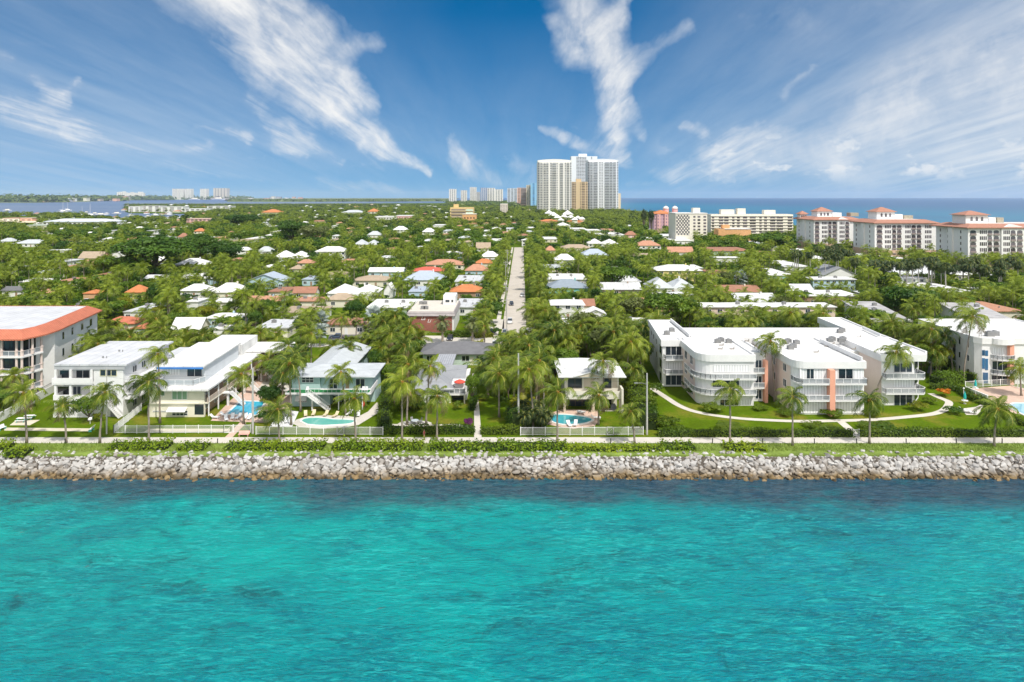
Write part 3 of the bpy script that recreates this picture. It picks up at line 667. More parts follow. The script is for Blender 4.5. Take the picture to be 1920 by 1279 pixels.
# ================================================================== H2 white three storey block
def build_white_block():
 d = YD(781); t = thing('apartment_building', 'white three storey apartment house with flat grey roof and stacked corner balconies', 'apartment building', (-87, d, 0))
 xl, xm, xr = XW(104, d), XW(176, d), XW(231, d); H = 10.4; yb = 161.5
 b = MB(); b.prism([(xl + .3, d + 2.4), (xm, d + 2.4), (xm, d), (xr, d), (xr - 1.6, yb), (xl - 1.6, yb)], 0, H); b.build('wall', WHITE, t)
 b = MB(); ro = [(xl - .2, d - .3), (xr + .9, d - .3), (xr - .7, yb + .5), (xl - 2.1, yb + .5)]; b.prism(ro, H + .002, H + .35)
 b.build('roof', GREYR, t); b = MB(); b.prism([(xl - .1, d - .2), (xr + .4, d - .2), (xr + .4, d - .05), (xl - .1, d - .05)], H - .75, H); b.build('fascia', mat('grey_fascia', (.42, .43, .45)), t)
 for (ya, yb_, yt) in ((720, 708, 0), (752, 739.5, 0)):
  z0, z1 = ZW(ya, d), ZW(yb_, d); b = MB(); x0 = xl - (.4 if ya == 720 else .1)
  b.box(x0, xm - .02, d - .55, d + 2.38, z0, z0 + .22); b.box(x0, xm, d - .57, d - .42, z0 + .22, z1); b.box(x0, x0 + .15, d - .42, d + 2.3, z0 + .22, z1); b.build('balcony', WHITE, t)
 b = MB(); b.box(xl - .1, xm - .3, d - .6, d - .45, 0, 1.15); b.box(xl - .1, xl + .05, d - .45, d + 2.3, 0, 1.15); b.build('balcony', WHITE, t)
 for x in (xl + .2, XW(134, d), XW(173, d)):
  b = MB(); b.box(x - .22, x + .22, d - .38, d + .0, 0, H - .76); b.build('column', WHITE, t)
 dy = d + 2.4
 for xa, xb, ya, yb_, n in ((143, 168, 694, 709, 2), (112, 130, 694, 709, 1), (137, 152, 724, 740, 2), (108, 130, 724, 740, 1), (112, 150, 753, 768, 3)):
  win(t, xa, ya, xb, yb_, dy, n, 1)
 for xa, xb, ya, yb_, n in ((188, 219, 693.5, 705, 3), (186, 200, 722, 733, 2)): win(t, xa, ya, xb, yb_, d, n, 1, fm=mat('cream_frame', (.70, .66, .42)))
 b = MB(); b.box(xr - 2.6, xr - 1.6, d - .04, d + .05, .05, 2.2); b.build('door', mat('grey_door', (.25, .26, .27)), t)
 b = MB(); zt = ZW(748, d); stairs(b, (XW(203, d), d - 1.5, zt), (XW(231, d), d - 1.5, .1), 1.2); b.box(XW(196, d), XW(206, d), d - 1.6, d - .01, zt - .2, zt); b.build('staircase', WHITE, t)
 b = MB(); b.box(xr + .02, xr + 2.0, d + .5, yb - 3, 3.35, 3.6); b.box(xr + .02, xr + 2.0, d + .5, yb - 3, 6.85, 7.1)
 bal = b.build('walkway', WHITE, t); railing(t, [(xr + .1, d + .55), (xr + 1.95, d + .55), (xr + 1.95, yb - 3)], 3.6, 1.0, None, .5, parent=bal, post=.04); railing(t, [(xr + .1, d + .55), (xr + 1.95, d + .55), (xr + 1.95, yb - 3)], 7.1, 1.0, None, .5, parent=bal, post=.04)
 for k, z in enumerate((.8, 4.4, 7.9)):
  for y in (d + 4, d + 8, d + 12.5): swin(t, xr - 1.6 * (y + .6 - d) / (yb - d) + .03, y, y + 1.5, z, z + 1.4, 2)
 for y in (d + 5, d + 11):
  b = MB(); b.box(-87, -86.7, y, y + .3, H + .352, H + .75); b.build('roof_vent', STEEL, t); b = MB(); b.tube([(-86, y, H + .36), (-86, y, H + .8)], .12, 8); b.build('vent_pipe', STEEL, t)
 keep(103, 645, 300, 781, d); foot(xl - 3, xr + 3, d - 2, yb + 2); anch((xl + xr) / 2, d, 'the white three storey house')
 # low grey roofed annex behind it
 z = 7.0; x0, x1, ya, yb2 = -83.5, -68.2, 162.5, 172
 t = thing('annex_building', 'low annex with plain grey flat roof behind the white three storey house', 'building', (-77, 165, 0))
 b = MB(); b.box(x0, x1, ya, yb2, 0, z - .3); b.build('wall', WHITE, t); b = MB(); b.box(x0 - .4, x1 + .4, ya - .4, yb2 + .4, z - .298, z); b.build('roof', GREYR, t)
 for x in (-81, -77, -73): winw(t, x, x + 1.6, 3.6, 5, ya, 2)
 keep(275, 639, 370, 655, 165); foot(x0, x1, ya, yb2)

# ================================================================== H3 motel with a roof top penthouse
def build_motel():
 d = YD(782); t = thing('motel', 'cream two storey motel with white flat roof, roof terrace and penthouse under a blue awning', 'motel', (-69, d, 0))
 xl, xr = XW(280, d), XW(383, d); yb = 181; ze, zf = 5.85, 2.95
 b = MB(); b.box(xl, xr - 1.0, d, yb, 0, ze - .25); b.build('wall', PALEY, t)
 b = MB(); b.box(xr - 1.0, xr, d + .01, d + .6, 0, ze - .25); b.build('wall', PALEY, t)
 b = MB(); b.prism([(xl - .6, d - 1.2), (xr + 1.3, d - 1.2), (xr - .2, yb), (xl - 1.2, yb)], ze - .248, ze + .1); b.build('roof', WHITE2, t)
 # east gallery
 b = MB(); b.box(xr - .98, xr + .75, d - .02, yb - 2, zf - .22, zf); b.box(xl, xr - .98, d - .35, d - .02, zf - .22, zf); gal = b.build('walkway', PALEY, t)
 b = MB(); b.box(xr + .55, xr + .7, d, yb - 2, zf, zf + .95); 
 b.build('parapet', mat('tan_parapet', (.50, .41, .33)), t)
 b = MB(); b.box(xr - .998, xr - .94, d + .7, yb - 2, .02, zf - .23); b.box(xr - .998, xr - .94, d + .7, yb - 2, zf + .01, ze - .27); b.build('wall', mat('tan_gallery_wall', (.42, .30, .22)), t)
 for k in range(8):
  y = d + 2.2 + k * 4.6
  for z in (.9, zf + .9): swin(t, xr - .93, y, y + 1.7, z, z + 1.25, 3)
  b = MB(); b.box(xr + .5, xr + .72, y - 1.6, y - 1.4, 0, ze - .25); b.build('column', FRAME, t)
 # east stairs with white landings
 for i, (y, k) in enumerate(((146.5, 0), (155.5, 0), (166, 0))):
  b = MB(); b.box(xr + .76, xr + 2.4, y, y + 1.3, zf - .2, zf); b.box(xr + 1.5, xr + 1.9, y + .4, y + .8, 0, zf - .2); stairs(b, (xr + 2.4, y + .02, zf), (xr + 5.2, y + .02, .1), 1.2); b.build('staircase', WHITE, t)
 dy = d
 for xa, xb, ya, yb_, n in ((323, 351, 732, 749, 3), (296, 309, 732, 742, 2)): win(t, xa, ya, xb, yb_, dy, n, 1, gm=glassmat('green_window_glass', (.12, .20, .13), .1))
 win(t, 323, 770, 352, 779, d, 4, 2); win(t, 287, 770, 312, 772, d, 1)
 b = MB(); x0, x1 = XW(316, d), XW(351, d); b.loft([[(x0, d - .01, 1.9), (x1, d - .01, 1.9), (x1, d - .01, 2.0), (x0, d - .01, 2.0)], [(x0, d - 1.1, 1.3), (x1, d - 1.1, 1.3), (x1, d - 1.1, 1.4), (x0, d - 1.1, 1.4)]]); b.build('awning', FRAME, t)
 b = MB(); x0, x1 = XW(365, d), XW(382, d); b.box(x0, x1, d - .03, d + .3, .5, 2.6); b.build('window', GLASS, t)
 # penthouse
 yp = 144.4; px0, px1 = -74.0, -64.9; b = MB(); b.prism([(px0, yp), (px1, yp), (px1 - 1.6, 166), (px0 - 2.0, 166)], ze + .102, 9.25); b.build('penthouse', mat('pale_grey_stucco', (.62, .65, .68), var=.04), t)
 b = MB(); b.prism([(px0 - .4, yp - 1.6), (px1 + .5, yp - 1.6), (px1 - 1.1, 166.5), (px0 - 2.4, 166.5)], 9.252, 9.55); b.build('roof', WHITE2, t)
 b = MB(); b.prism([(px0 - 1.6, 168), (px1 - 1.5, 168), (px1 - 2.2, 180), (px0 - 2.4, 180)], ze + .102, 8.6); b.build('roof', WHITE2, t)
 b = MB(); b.box(px0 - .3, px1 + .3, yp - 1.72, yp - 1.62, 8.95, 9.35); b.build('awning', mat('blue_awning', (.05, .20, .55), .6), t)
 win(t, 351, 689, 379, 706, yp, 2); win(t, 310, 691, 337, 703, yp, 1, gm=SHUT)
 railing(t, [(XW(296, 141.5), 144.2), (XW(296, 141.5), 141.2), (XW(362, 141.2), 141.2), (px1 + .2, 144.2)], ze + .1, 1.15, glassmat('pale_railing_glass', (.42, .47, .50), .15, .8), 1.7)
 keep(280, 635, 480, 782, d); keep(385, 660, 470, 790, d); foot(xl - 2, xr + 6, d - 3, yb + 2); anch((xl + xr) / 2, d, 'the cream motel')
 # rear wing across the court
 d2 = YD(706); x0, x1 = XW(440, d2), XW(537, d2)
 t = thing('motel_wing', 'tan two storey motel wing with white flat roof and open gallery across the pool court', 'motel', ((x0 + x1) / 2, d2, 0))
 b = MB(); b.box(x0, x1, d2 + 1.6, d2 + 10, 0, 6.1); b.build('wall', mat('tan_stucco', (.50, .38, .28), var=.06), t)
 b = MB(); b.box(x0 - .5, x1 + .5, d2 - .4, d2 + 10.5, 6.102, 6.45); b.build('roof', WHITE2, t)
 b = MB(); b.box(x0, x1, d2, d2 + 1.58, 2.9, 3.1); b.box(x0, x1, d2, d2 + .12, 3.1, 4.0); b.build('walkway', mat('tan_parapet', (.5, .41, .33)), t)
 for i in range(6):
  x = x0 + (x1 - x0) * (i + .5) / 6; b = MB(); b.box(x - 1.15, x - .95, d2 + .02, d2 + .2, 0, 6.1); b.build('column', OFFW, t)
  for z in (.9, 4.0): winw(t, x - .3, x + 1.0, z, z + 1.4, d2 + 1.6, 2)
  for z in (.05, 3.15): b = MB(); b.box(x - .85, x - .4, d2 + 1.56, d2 + 1.62, z, z + 2.1); b.build('door', BROWNW, t)
 keep(440, 640, 535, 706, d2); foot(x0, x1, d2 - 1, d2 + 11)

# ================================================================== H4 blue green house
def build_teal_house():
 d = YD(762); xl, xr = XW(547, d), XW(697, d); t = thing('house', 'pale blue green two storey house with green deck and outside stairs by the kidney pool', 'house', (-39, d, 0))
 ze = 6.4
 b = MB(); b.box(xl, XW(600, d), d, 157, 0, ze); b.box(XW(600, d) + .003, xr, d + .8, 157.01, 3.0, ze + .003); b.box(XW(600, d) + .003, XW(617, d), d + .8, 157.01, 0, 2.997); b.box(XW(617, d), xr, d + 3.4, 157.01, 0, 2.997); b.build('wall', TEALW, t)
 b = MB(); hip(b, xl, xr, d, 157, ze, 1.4, .9); b.build('roof', LGREYS, t)
 b = MB(); b.box(-46.5, -37.2, 157.5, 177.5, 0, 5.6); b.build('wall', TEALW, t); b = MB(); gable(b, -46.5, -37.2, 153.0, 178, 5.7, 1.5, .6, axis='y'); b.build('roof', LGREYS, t)
 zd = ZW(737, 144.2); b = MB(); b.box(xl - .6, xr + .4, 144.0, d - .02, zd - .25, zd); b.box(XW(600, d) + .02, xr + .4, d - .02, d + .78, zd - .25, zd); dk = b.build('deck', WHITE, t)
 b = MB(); b.box(xl - .5, xr - .2, 144.1, d - .03, zd + .002, zd + .03); b.build('turf', mat('green_turf_carpet', (.02, .17, .05), .95), dk, off=ROOTLOC[t.name])
 railing(t, [(XW(580, d), 144.1), (xr + .3, 144.1)], zd, .95, None, .9, post=.04); railing(t, [(xl - .5, 144.1), (XW(568, d), 144.1)], zd, .95, None, .9, post=.04)
 b = MB(); b.box(xr + .25, xr + .4, 144.0, 151, zd, zd + 1.0); b.build('parapet', WHITE, t)
 b = MB(); stairs(b, (XW(578, 143.4), 142.7, zd), (XW(618, 143.4), 142.7, .1), 1.2, 14); b.box(XW(566, 143.4), XW(578, 143.4), 142.7, 143.98, zd - .2, zd); b.box(XW(585, 143.4) - .15, XW(585, 143.4) + .15, 143.5, 143.8, 0, zd - .3); b.build('staircase', WHITE, t)
 for x in (XW(640, d), XW(660, d), XW(684, d)): b = MB(); b.box(x - .1, x + .1, 144.2, 144.4, 0, zd - .25); b.build('column', WHITE, t)
 win(t, 566, 707, 588, 717, d, 3, 2); win(t, 617.5, 710.5, 632.5, 729, d + .8, 2, 2); win(t, 667, 710, 684, 728, d + .8, 2)
 win(t, 573 - 14, 749, 575, 754, d, 2)
 b = MB(); x0, x1 = XW(646.5, d), XW(653, d); b.box(x0, x1, d + .75, d + .83, zd + .03, zd + 2.1); b.build('door', BROWNW, t)
 b = MB(); x0, x1 = XW(555, d), XW(576, d); za, zb_ = ZW(742, d), ZW(749.5, d); b.loft([[(x0, d - .01, za - .1), (x1, d - .01, za - .1), (x1, d - .01, za), (x0, d - .01, za)], [(x0, d - .9, zb_ - .1), (x1, d - .9, zb_ - .1), (x1, d - .9, zb_), (x0, d - .9, zb_)]]); b.build('awning', FRAME, t)
 dd = d + 3.4; win(t, 622, 742, 630, 761, dd, 1); win(t, 640, 744, 668, 758, dd, 3)
 keep(547, 683, 705, 765, d); keep(600, 645, 655, 683, 165); foot(xl - 2, xr + 2, 141, 158); foot(-48, -36, 157, 180); anch((xl + xr) / 2, d, 'the blue green house')

# ================================================================== H5/H6 grey roofed bungalow and the dark hip roof behind
def build_bungalow():
 t = thing('bungalow', 'low white bungalow with grey shingle hip roof and a glass railed roof deck', 'house', (-16, 149, 0))
 x0, x1 = -22.2, -13.4; b = MB(); b.box(x0, x1, 149, 166, 0, 2.9); b.build('wall', WHITE, t)
 b = MB(); hip(b, x0, x1, 149, 166, 2.9, 2.9, .7); b.build('roof', GREYS, t)
 b = MB(); gable(b, -17.5, -11.0, 156, 165.5, 3.6, 1.6, .4, axis='x'); b.build('roof', GREYS, t)
 b = MB(); b.box(-13.39, -10.0, 151.2, 165, 0, 3.55); b.build('wall', WHITE, t)
 d = YD(757); xa, xb = XW(832, d), XW(872, d); zd = ZW(739, d); b = MB(); b.box(xa, xb, d, d + 3.6, zd - .3, zd); dk = b.build('roof_deck', WHITE, t)
 for x in (xa + .15, xb - .15): b = MB(); b.box(x - .13, x + .13, d + .05, d + .3, 0, zd - .3); b.build('column', OFFW, t)
 railing(t, [(xa + .1, d + 3.5), (xa + .1, d + .08), (xb - .1, d + .08), (xb - .1, d + 3.5)], zd, 1.15, RAILG, 1.1)
 b = MB(); b.box(xa + .3, xb - .3, 151.1, 151.18, .05, zd - .35); b.build('window', GLASS, t)
 win(t, 777, 740, 796, 750, 149, 3); win(t, 805, 742, 826, 750, 149, 3)
 keep(768, 686, 842, 733, 149); keep(832, 700, 872, 758, d); foot(-24, -9.5, 147.5, 167); anch(-17, 150, 'the grey roofed bungalow')
 u = thing('parasol', 'open red parasol standing on the bungalow roof deck', 'parasol', (XW(862, d + 2), d + 1.9, zd))
 cx, cy = u.location.x, u.location.y; zt = zd + 2.75
 b = MB(); b.tube([(cx, cy, zd + .012), (cx, cy, zt)], .04, 8); b.tube([(cx, cy, zd + .01), (cx, cy, zd + .1)], .3, 12); b.build('pole', FRAME, u)
 b = MB(); n = 8; rim = [(cx + 1.3 * math.cos(2 * math.pi * k / n), cy + 1.3 * math.sin(2 * math.pi * k / n), zt - .55) for k in range(n)]
 b.add([(cx, cy, zt)] + rim + [(p[0], p[1], p[2] - .15) for p in rim], [(0, 1 + k, 1 + (k + 1) % n) for k in range(n)] + [(1 + k, 1 + n + k, 1 + n + (k + 1) % n, 1 + (k + 1) % n) for k in range(n)]); b.build('canopy', mat('red_canvas', (.65, .09, .06), .8), u)
 for i, (ox, oy) in enumerate(((-1.3, .4), (.9, .9))):
  c = thing('patio_chair', ('white patio chair at the railing of the bungalow roof deck', 'white patio chair beside the red parasol')[i], 'chair', (cx + ox, cy + oy - 1, zd + .01)); chair_parts(c)
 d = YD(684); x0, x1 = XW(793, 182.5), XW(921, 182.5)
 t = thing('house', 'long house with dark grey hip roof between the bungalow and the parking strip', 'house', ((x0 + x1) / 2, 182.5, 0))
 b = MB(); b.box(x0, x1, 182.5, 193.5, 0, 3); b.build('wall', mat('pale_teal_stucco', (.55, .66, .60)), t); b = MB(); hip(b, x0, x1, 182.5, 193.5, 3, 2.2, .9); b.build('roof', DGREYS, t)
 b = MB(); b.box(XW(818, 175), XW(852, 175), 168.5, 182.4, 2.9, 3.15); b.build('roof', mat('grey_metal_roof', (.38, .39, .42), .6, kind='metalroof', bump=.2), t)
 for x in (816, 852): b = MB(); X = XW(x, 170); b.box(X - .1, X + .1, 168.6, 168.8, 0, 2.9); b.build('column', WHITE, t)
 for xa, xb in ((866, 880), (893, 906), (800, 812)): win(t, xa, 667, xb, 677, 182.5, 2)
 b = MB(); x = XW(885, 182.5); b.box(x - .5, x + .5, 182.44, 182.52, .02, 2.2); b.build('door', OFFW, t)
 keep(800, 645, 925, 672, 182); foot(x0 - 1, x1 + 1, 167.5, 194.5); anch((x0 + x1) / 2, 186, 'the dark grey roofed house')

def chair_parts(c, m=None):
 x, y, z = ROOTLOC[c.name]; m = m or FRAME
 b = MB(); b.box(x - .27, x + .27, y - .27, y + .27, z + .38, z + .44); b.build('seat', m, c)
 b = MB(); b.loft([[(x - .27, y + .24, z + .44), (x + .27, y + .24, z + .44), (x + .27, y + .3, z + .44), (x - .27, y + .3, z + .44)], [(x - .27, y + .38, z + .98), (x + .27, y + .38, z + .98), (x + .27, y + .44, z + .98), (x - .27, y + .44, z + .98)]]); b.build('backrest', m, c)
 for sx in (-1, 1):
  for sy in (-1, 1): b = MB(); b.box(x + sx * .23 - .03, x + sx * .23 + .03, y + sy * .23 - .03, y + sy * .23 + .03, z, z + .38); b.build('leg', m, c)

# ================================================================== H7 beige house with pool
def build_beige_house():
 d = YD(770); xl, xr = XW(1059, d), XW(1161, d); t = thing('house', 'cream two storey house with white tile roof and walled balcony above a curved pool', 'house', (16.8, d, 0))
 ze = 7.1; BG = mat('warm_beige_stucco', (.64, .55, .43), var=.05)
 b = MB(); b.box(xl, xr, d + .6, 156, 2.9, ze); b.box(xl, xr, d + 3.2, 156, 0, 2.898); b.build('wall', OFFW, t)
 b = MB(); hip(b, xl, xr, d + .6, 156, ze, 1.1, 1.4); b.build('roof', WTILE, t)
 x0, x1 = XW(1077, d), XW(1131, d); xm = (x0 + x1) / 2; b = MB(); b.loft([[(x0, y, ze + .2), (x1, y, ze + .2), (xm, y, ze + .95)] for y in (d - .9, d + 2.4)]); b.build('pediment', BG, t)
 b = MB(); b.loft([[(x0 - .3, y, ze + .15), (xm, y, ze + 1.05), (x1 + .3, y, ze + .15), (x1 + .3, y, ze + .3), (xm, y, ze + 1.22), (x0 - .3, y, ze + .3)] for y in (d - 1.05, d + 2.4)]); b.build('roof', WTILE, t)
 b = MB(); b.box(xl + .2, xr - 1, 158, 166, 0, 5.4); b.build('wall', OFFW, t); b = MB(); hip(b, xl + .8, xr - 3.0, 158, 166, 5.4, 1.3, .6); b.build('roof', WTILE, t)
 win(t, 1065, 709.5, 1091, 727.5, d + .6, 2, gm=GLASS, fm=mat('bronze_frame', (.12, .10, .08))); win(t, 1131, 709.5, 1146, 727.5, d + .6, 1, fm=MATS['bronze_frame'])
 for xa, xb in ((1095, 1114), (1149, 1158)): b = MB(); b.box(XW(xa, d), XW(xb, d), d + .55, d + .598, 4.7, 7.0); b.build('wall_panel', BG, t)
 zb0, zb1 = ZW(748, d - 1.6), ZW(733.5, d - 1.6)
 b = MB(); b.box(xl, xr + .1, d - 1.6, d + 3.15, zb0 - .05, zb0 + .25); b.box(xl, xr + .1, d - 1.62, d - 1.45, zb0 + .25, zb1); b.box(xl - .02, xl + .15, d - 1.45, d + .58, zb0 + .25, zb1); b.build('balcony', OFFW, t)
 for xa, xb in ((1074, 1083), (1085, 1092), (1128, 1140)): b = MB(); b.box(XW(xa, d), XW(xb, d), d - 1.68, d - 1.63, zb0 + .55, zb0 + .85); b.build('vent', mat('grey_vent', (.30, .30, .29)), t)
 for xa, xb in ((1056, 1060), (1107, 1114), (1159, 1162)): b = MB(); b.box(XW(xa, d), XW(xb, d), d - 1.3, d - .8, 0, zb0 - .05); b.build('column', BG, t)
 b = MB(); b.prism([(XW(1161, d) + .12, d - 2.4), (XW(1164, d) + .2, d - 2.4), (XW(1164, d) + .2, d + .6), (XW(1161, d) + .12, d + .6)], 0, 5.2); b.build('fin_wall', OFFW, t)
 dd = d + 3.2; win(t, 1066, 750, 1104, 768, dd, 3, fm=MATS['bronze_frame']); win(t, 1128, 750, 1146, 768, dd, 2, fm=MATS['bronze_frame'])
 g = thing('barbecue', 'covered grey barbecue under the cream balcony', 'barbecue', (XW(1151, d), d + .5, 0)); gx, gy = ROOTLOC[g.name][:2]
 b = MB(); b.loft([[(gx - .6, gy - .4, .1), (gx + .6, gy - .4, .1), (gx + .6, gy + .4, .1), (gx - .6, gy + .4, .1)], [(gx - .55, gy - .35, .9), (gx + .55, gy - .35, .9), (gx + .55, gy + .35, .9), (gx - .55, gy + .35, .9)], [(gx - .35, gy - .2, 1.3), (gx + .35, gy - .2, 1.3), (gx + .35, gy + .2, 1.3), (gx - .35, gy + .2, 1.3)]]); b.build('cover', mat('grey_canvas', (.2, .2, .25)), g)
 keep(1038, 688, 1168, 772, d); keep(1068, 672, 1115, 690, 160); foot(xl - 1, xr + 1, 140, 171); anch((xl + xr) / 2, d, 'the cream pool house')

# ================================================================== H8 big white condominium
def bowed(x0, x1, y, r, side='l', n=6):
 """front edge polyline with the left corner rounded (radius r)"""
 pts = []
 for k in range(n + 1):
  a = math.pi + (math.pi / 2) * k / n; pts.append((x0 + r + r * math.cos(a), y + r + r * math.sin(a)))
 return pts + [(x1, y)]
def build_condo():
 t = thing('condominium', 'large white three storey condominium with flat white roofs, rounded corners and coral columns', 'apartment building', (65, 160, 0))
 H = 11.0; yB = 177.0
 w1, w2, w3, w4 = 162.0, 147.0, YD(777), YD(760)
 X1a, X1b = XW(1242, w1), XW(1279, w1); X2a, X2b = XW(1311, w2), XW(1414, w2); X3a, X3b = XW(1491, w3), XW(1620, w3); X4a, X4b = XW(1653, w4), XW(1712, w4)
 FLR = 3.35
 def wing(pts, z1=H - 1.5): b = MB(); b.prism(ccw(pts), 0, z1); b.build('wall', WHITE, t)
 wing([(X1a + .8, w1), (X1b + .8, w1), (X1b + .8, 170), (X1a + .8, 170)]) if 0 else None
 wing([(36.2, 168), (X1a, w1), (X1b + .6, w1), (X1b + .6, 164.98), (43.9, 164.98), (43.9, 188), (37.9, 188)])
 wing([(43.92, 165), (91.2, 165), (91.2, yB), (43.92, yB)])
 wing(bowed(X2a, X2b - .1, w2, 3.2) + [(X2b - .1, 164.98), (X2a, 164.98)])
 wing([(X2b - .08, w2 + 3.3), (XW(1432, w2 + 3.3), w2 + 3.3), (XW(1432, w2 + 3.3), 164.98), (X2b - .08, 164.98)])
 wing(bowed(X3a, X3b, w3, 2.2) + [(X3b, 164.98), (X3a, 164.98)])
 wing([(X3b + .02, 157), (X4a - .02, 157), (X4a - .02, 164.98), (X3b + .02, 164.98)])
 wing([(X4a, w4), (X4b, w4), (91.0, w4 + 5.5), (91.0, 164.98), (X4a, 164.98)])
 wing([(86.2, yB + .02), (91.6, yB + .02), (92.4, 192), (86.4, 192)])
 for X, ya, yb_ in ((X2a, w2 + 3.3, 164.9), (X3a, w3 + 2.3, 164.9), (X4a, w4 + .1, 156.9)): b = MB(); b.box(X - .025, X - .003, ya, yb_, .1, H - 1.6); b.build('side_wall', mat('pale_pink_stucco', (.76, .63, .57), var=.04), t)
 # roofs: parapet bands with bowed corners, white decks inside
 def par(pts, dz=0, hp=1.5):
  pts = ccw(pts); o_ = inset(pts, -.35); i_ = inset(pts, .02); z0, z1 = H - hp + dz, H + dz
  b = MB(); b.loft([[(*p, z0) for p in o_], [(*p, z1) for p in o_], [(*p, z1) for p in i_], [(*p, z0 + .02) for p in i_]], False); b.poly(o_[::-1], z0); b.build('parapet', WHITE, t)
  b = MB(); b.prism(i_, z1 - .5, z1 - .32); b.build('roof', WHITE2, t)
 par([(36.2, 168), (X1a, w1), (X1b + .6, w1), (X1b + .6, 164.6), (43.6, 164.6), (43.6, 188), (37.9, 188)], .06)
 par([(44.0, 165), (91.2, 165), (91.2, yB), (44.0, yB)], -.02)
 par(bowed(X2a, X2b - .1, w2, 3.2) + [(X2b - .1, 164.6), (X2a, 164.6)], .03)
 par([(X2b + .3, w2 + 3.6), (XW(1431, w2 + 3.3), w2 + 3.6), (XW(1431, w2 + 3.3), 164.6), (X2b + .3, 164.6)], -.3)
 par(bowed(X3a, X3b, w3, 2.2) + [(X3b, 164.6), (X3a, 164.6)], .04)
 par([(X4a, w4), (XW(1733, w4), w4), (91.0, w4 + 3), (91.0, 164.6), (X4a, 164.6)], .02)
 par([(86.2, yB + .4), (91.6, yB + .4), (92.4, 192), (86.4, 192)], .05)
 for a, c, dz in (((X3b - .2, w3 + .4), (X3b - .5, 160), .9), ((89.6, 166), (90.4, 176), .7), ((43.2, 166), (43.5, 187), .7)):
  b = MB(); b.bar((*a, H + .3), (*c, H + .3), .3, dz); b.build('roof_screen', WHITE, t)
 def floor_balcony(pts, z, inner, glass=RAILG):
  b = MB(); b.prism(ccw(pts + inner), z - .28, z); o = b.build('balcony', WHITE, t); railing(t, [tuple(p) for p in pts], z, 1.05, glass, 1.55, parent=o)
 # wing one
 for ya, yb_ in ((649.5, 671), (679, 693), (701, 722)): win(t, 1248, ya, 1278, yb_, w1, 3, gm=SHUT if ya == 679 else GLASS)
 for y in (674, 701): z = ZW(y, w1 - 1); floor_balcony([(X1a + .3, w1 - .02), (X1a + .5, w1 - 1.3), (X1b + .5, w1 - 1.3)], z, [(X1b + .5, w1 - .02)])
 b = MB(); b.box(X1b + .05, X1b + .72, w1 - .5, w1 - .01, 0, H - 1.52); b.build('column', CORAL, t)
 for z in (.6, 3.9, 7.2): b = MB(); b.bar((36.15 + .25 * (X1a - 36.2), 166.4, z + 1.0), (36.15 + .75 * (X1a - 36.2), 163.5, z + 1.0), .12, 2.0); b.build('window', GLASS, t)
 for z in (4.4, 7.7):
  for y in (172, 178, 183): swin(t, 36.2 + 1.7 * (y + .5 - 168) / 20 + .02, y, y + 1.1, z, z + 1.5, 1, -1)
 # wing two
 for ya, yb_, xa, xb, n, g in ((749, 761, 1350, 1385, 4, None), (712, 726, 1336, 1386, 3, None), (684, 697, 1338, 1405, 6, SHUT), (712, 726, 1388, 1408, 2, SHUT), (749, 760, 1388, 1408, 2, SHUT)): win(t, xa, ya, xb, yb_, w2, n, gm=g)
 for y in (711, 740):
  z = ZW(y, w2 - 1.4); arc = [(X2a - .9, w2 + 9), (X2a - .9, w2 + 3.2)] + bowed(X2a - .9, X2b + .05, w2 - 1.4, 4.0)[1:]
  floor_balcony(arc, z, [(X2b + .05, w2 + .5), (X2a + 3, w2 + .5), (X2a + .3, w2 + 3), (X2a + .3, w2 + 9)])
 for z in (.8, 4.2, 7.5):
  for y in (w2 + 5, w2 + 10): swin(t, X2a, y, y + 2.2, z, z + 1.8, 2, -1)
 yr = w2 + 3.3
 for ya, yb_ in ((675, 692), (705, 722), (731, 748)): win(t, 1416, ya, 1428, yb_, yr, 2)
 for y in (699, 727): z = ZW(y, yr - 1.2); floor_balcony([(X2b + .07, yr - 1.2), (XW(1432, yr), yr - 1.2)], z, [(XW(1432, yr), yr - .02), (X2b + .07, yr - .02)])
 b = MB(); x = XW(1433, yr); b.box(x - .35, x + .35, yr - 1.3, yr + .2, 0, H - 1.82); b.build('column', CORAL, t)
 # wing three
 for xa, xb, n in ((1512, 1526, 2), (1572, 1599, 2)): win(t, xa, 691.5, xb, 713, w3, n)
 for xa, xb, ya, yb_ in ((1500, 1511, 692, 713), (1527, 1548, 692, 713), (1601, 1617, 692, 713), (1563, 1570, 692, 713), (1500, 1549, 722, 743), (1562, 1617, 722, 743), (1500, 1549, 752, 774), (1562, 1617, 752, 774)): win(t, xa, ya, xb, yb_, w3, max(1, int((xb - xa) / 9)), gm=SHUT)
 for y in (720, 751):
  z = ZW(y, w3 - 1.3)
  floor_balcony([(X3a - .05, w3 + 2.2), (X3a + .1, w3 - .2), (X3a + .9, w3 - 1.3), (XW(1550, w3), w3 - 1.3)], z, [(XW(1550, w3), w3 - .02), (X3a + 2.2, w3 - .02)]); floor_balcony([(XW(1561, w3), w3 - 1.3), (X3b - .05, w3 - 1.3), (X3b - .05, w3 - .05)], z, [(XW(1561, w3), w3 - .02)])
 b = MB(); b.box(XW(1550.5, w3), XW(1560.5, w3), w3 - 1.35, w3 - .01, 0, H - 1.55); b.build('column', CORAL, t)
 for z in (4.3, 7.6):
  for y in (w3 + 4.5, w3 + 10.5): swin(t, X3a, y, y + 1.6, z, z + 1.6, 2, -1)
 # recess
 for ya, yb_ in ((672, 690), (704, 720), (732, 748)): win(t, 1623, ya, 1634, yb_, 157, 1)
 for y in (699, 724): z = ZW(y, 156); floor_balcony([(X3b + .05, 155.4), (X4a - .05, 155.4)], z, [(X4a - .05, 156.98), (X3b + .05, 156.98)])
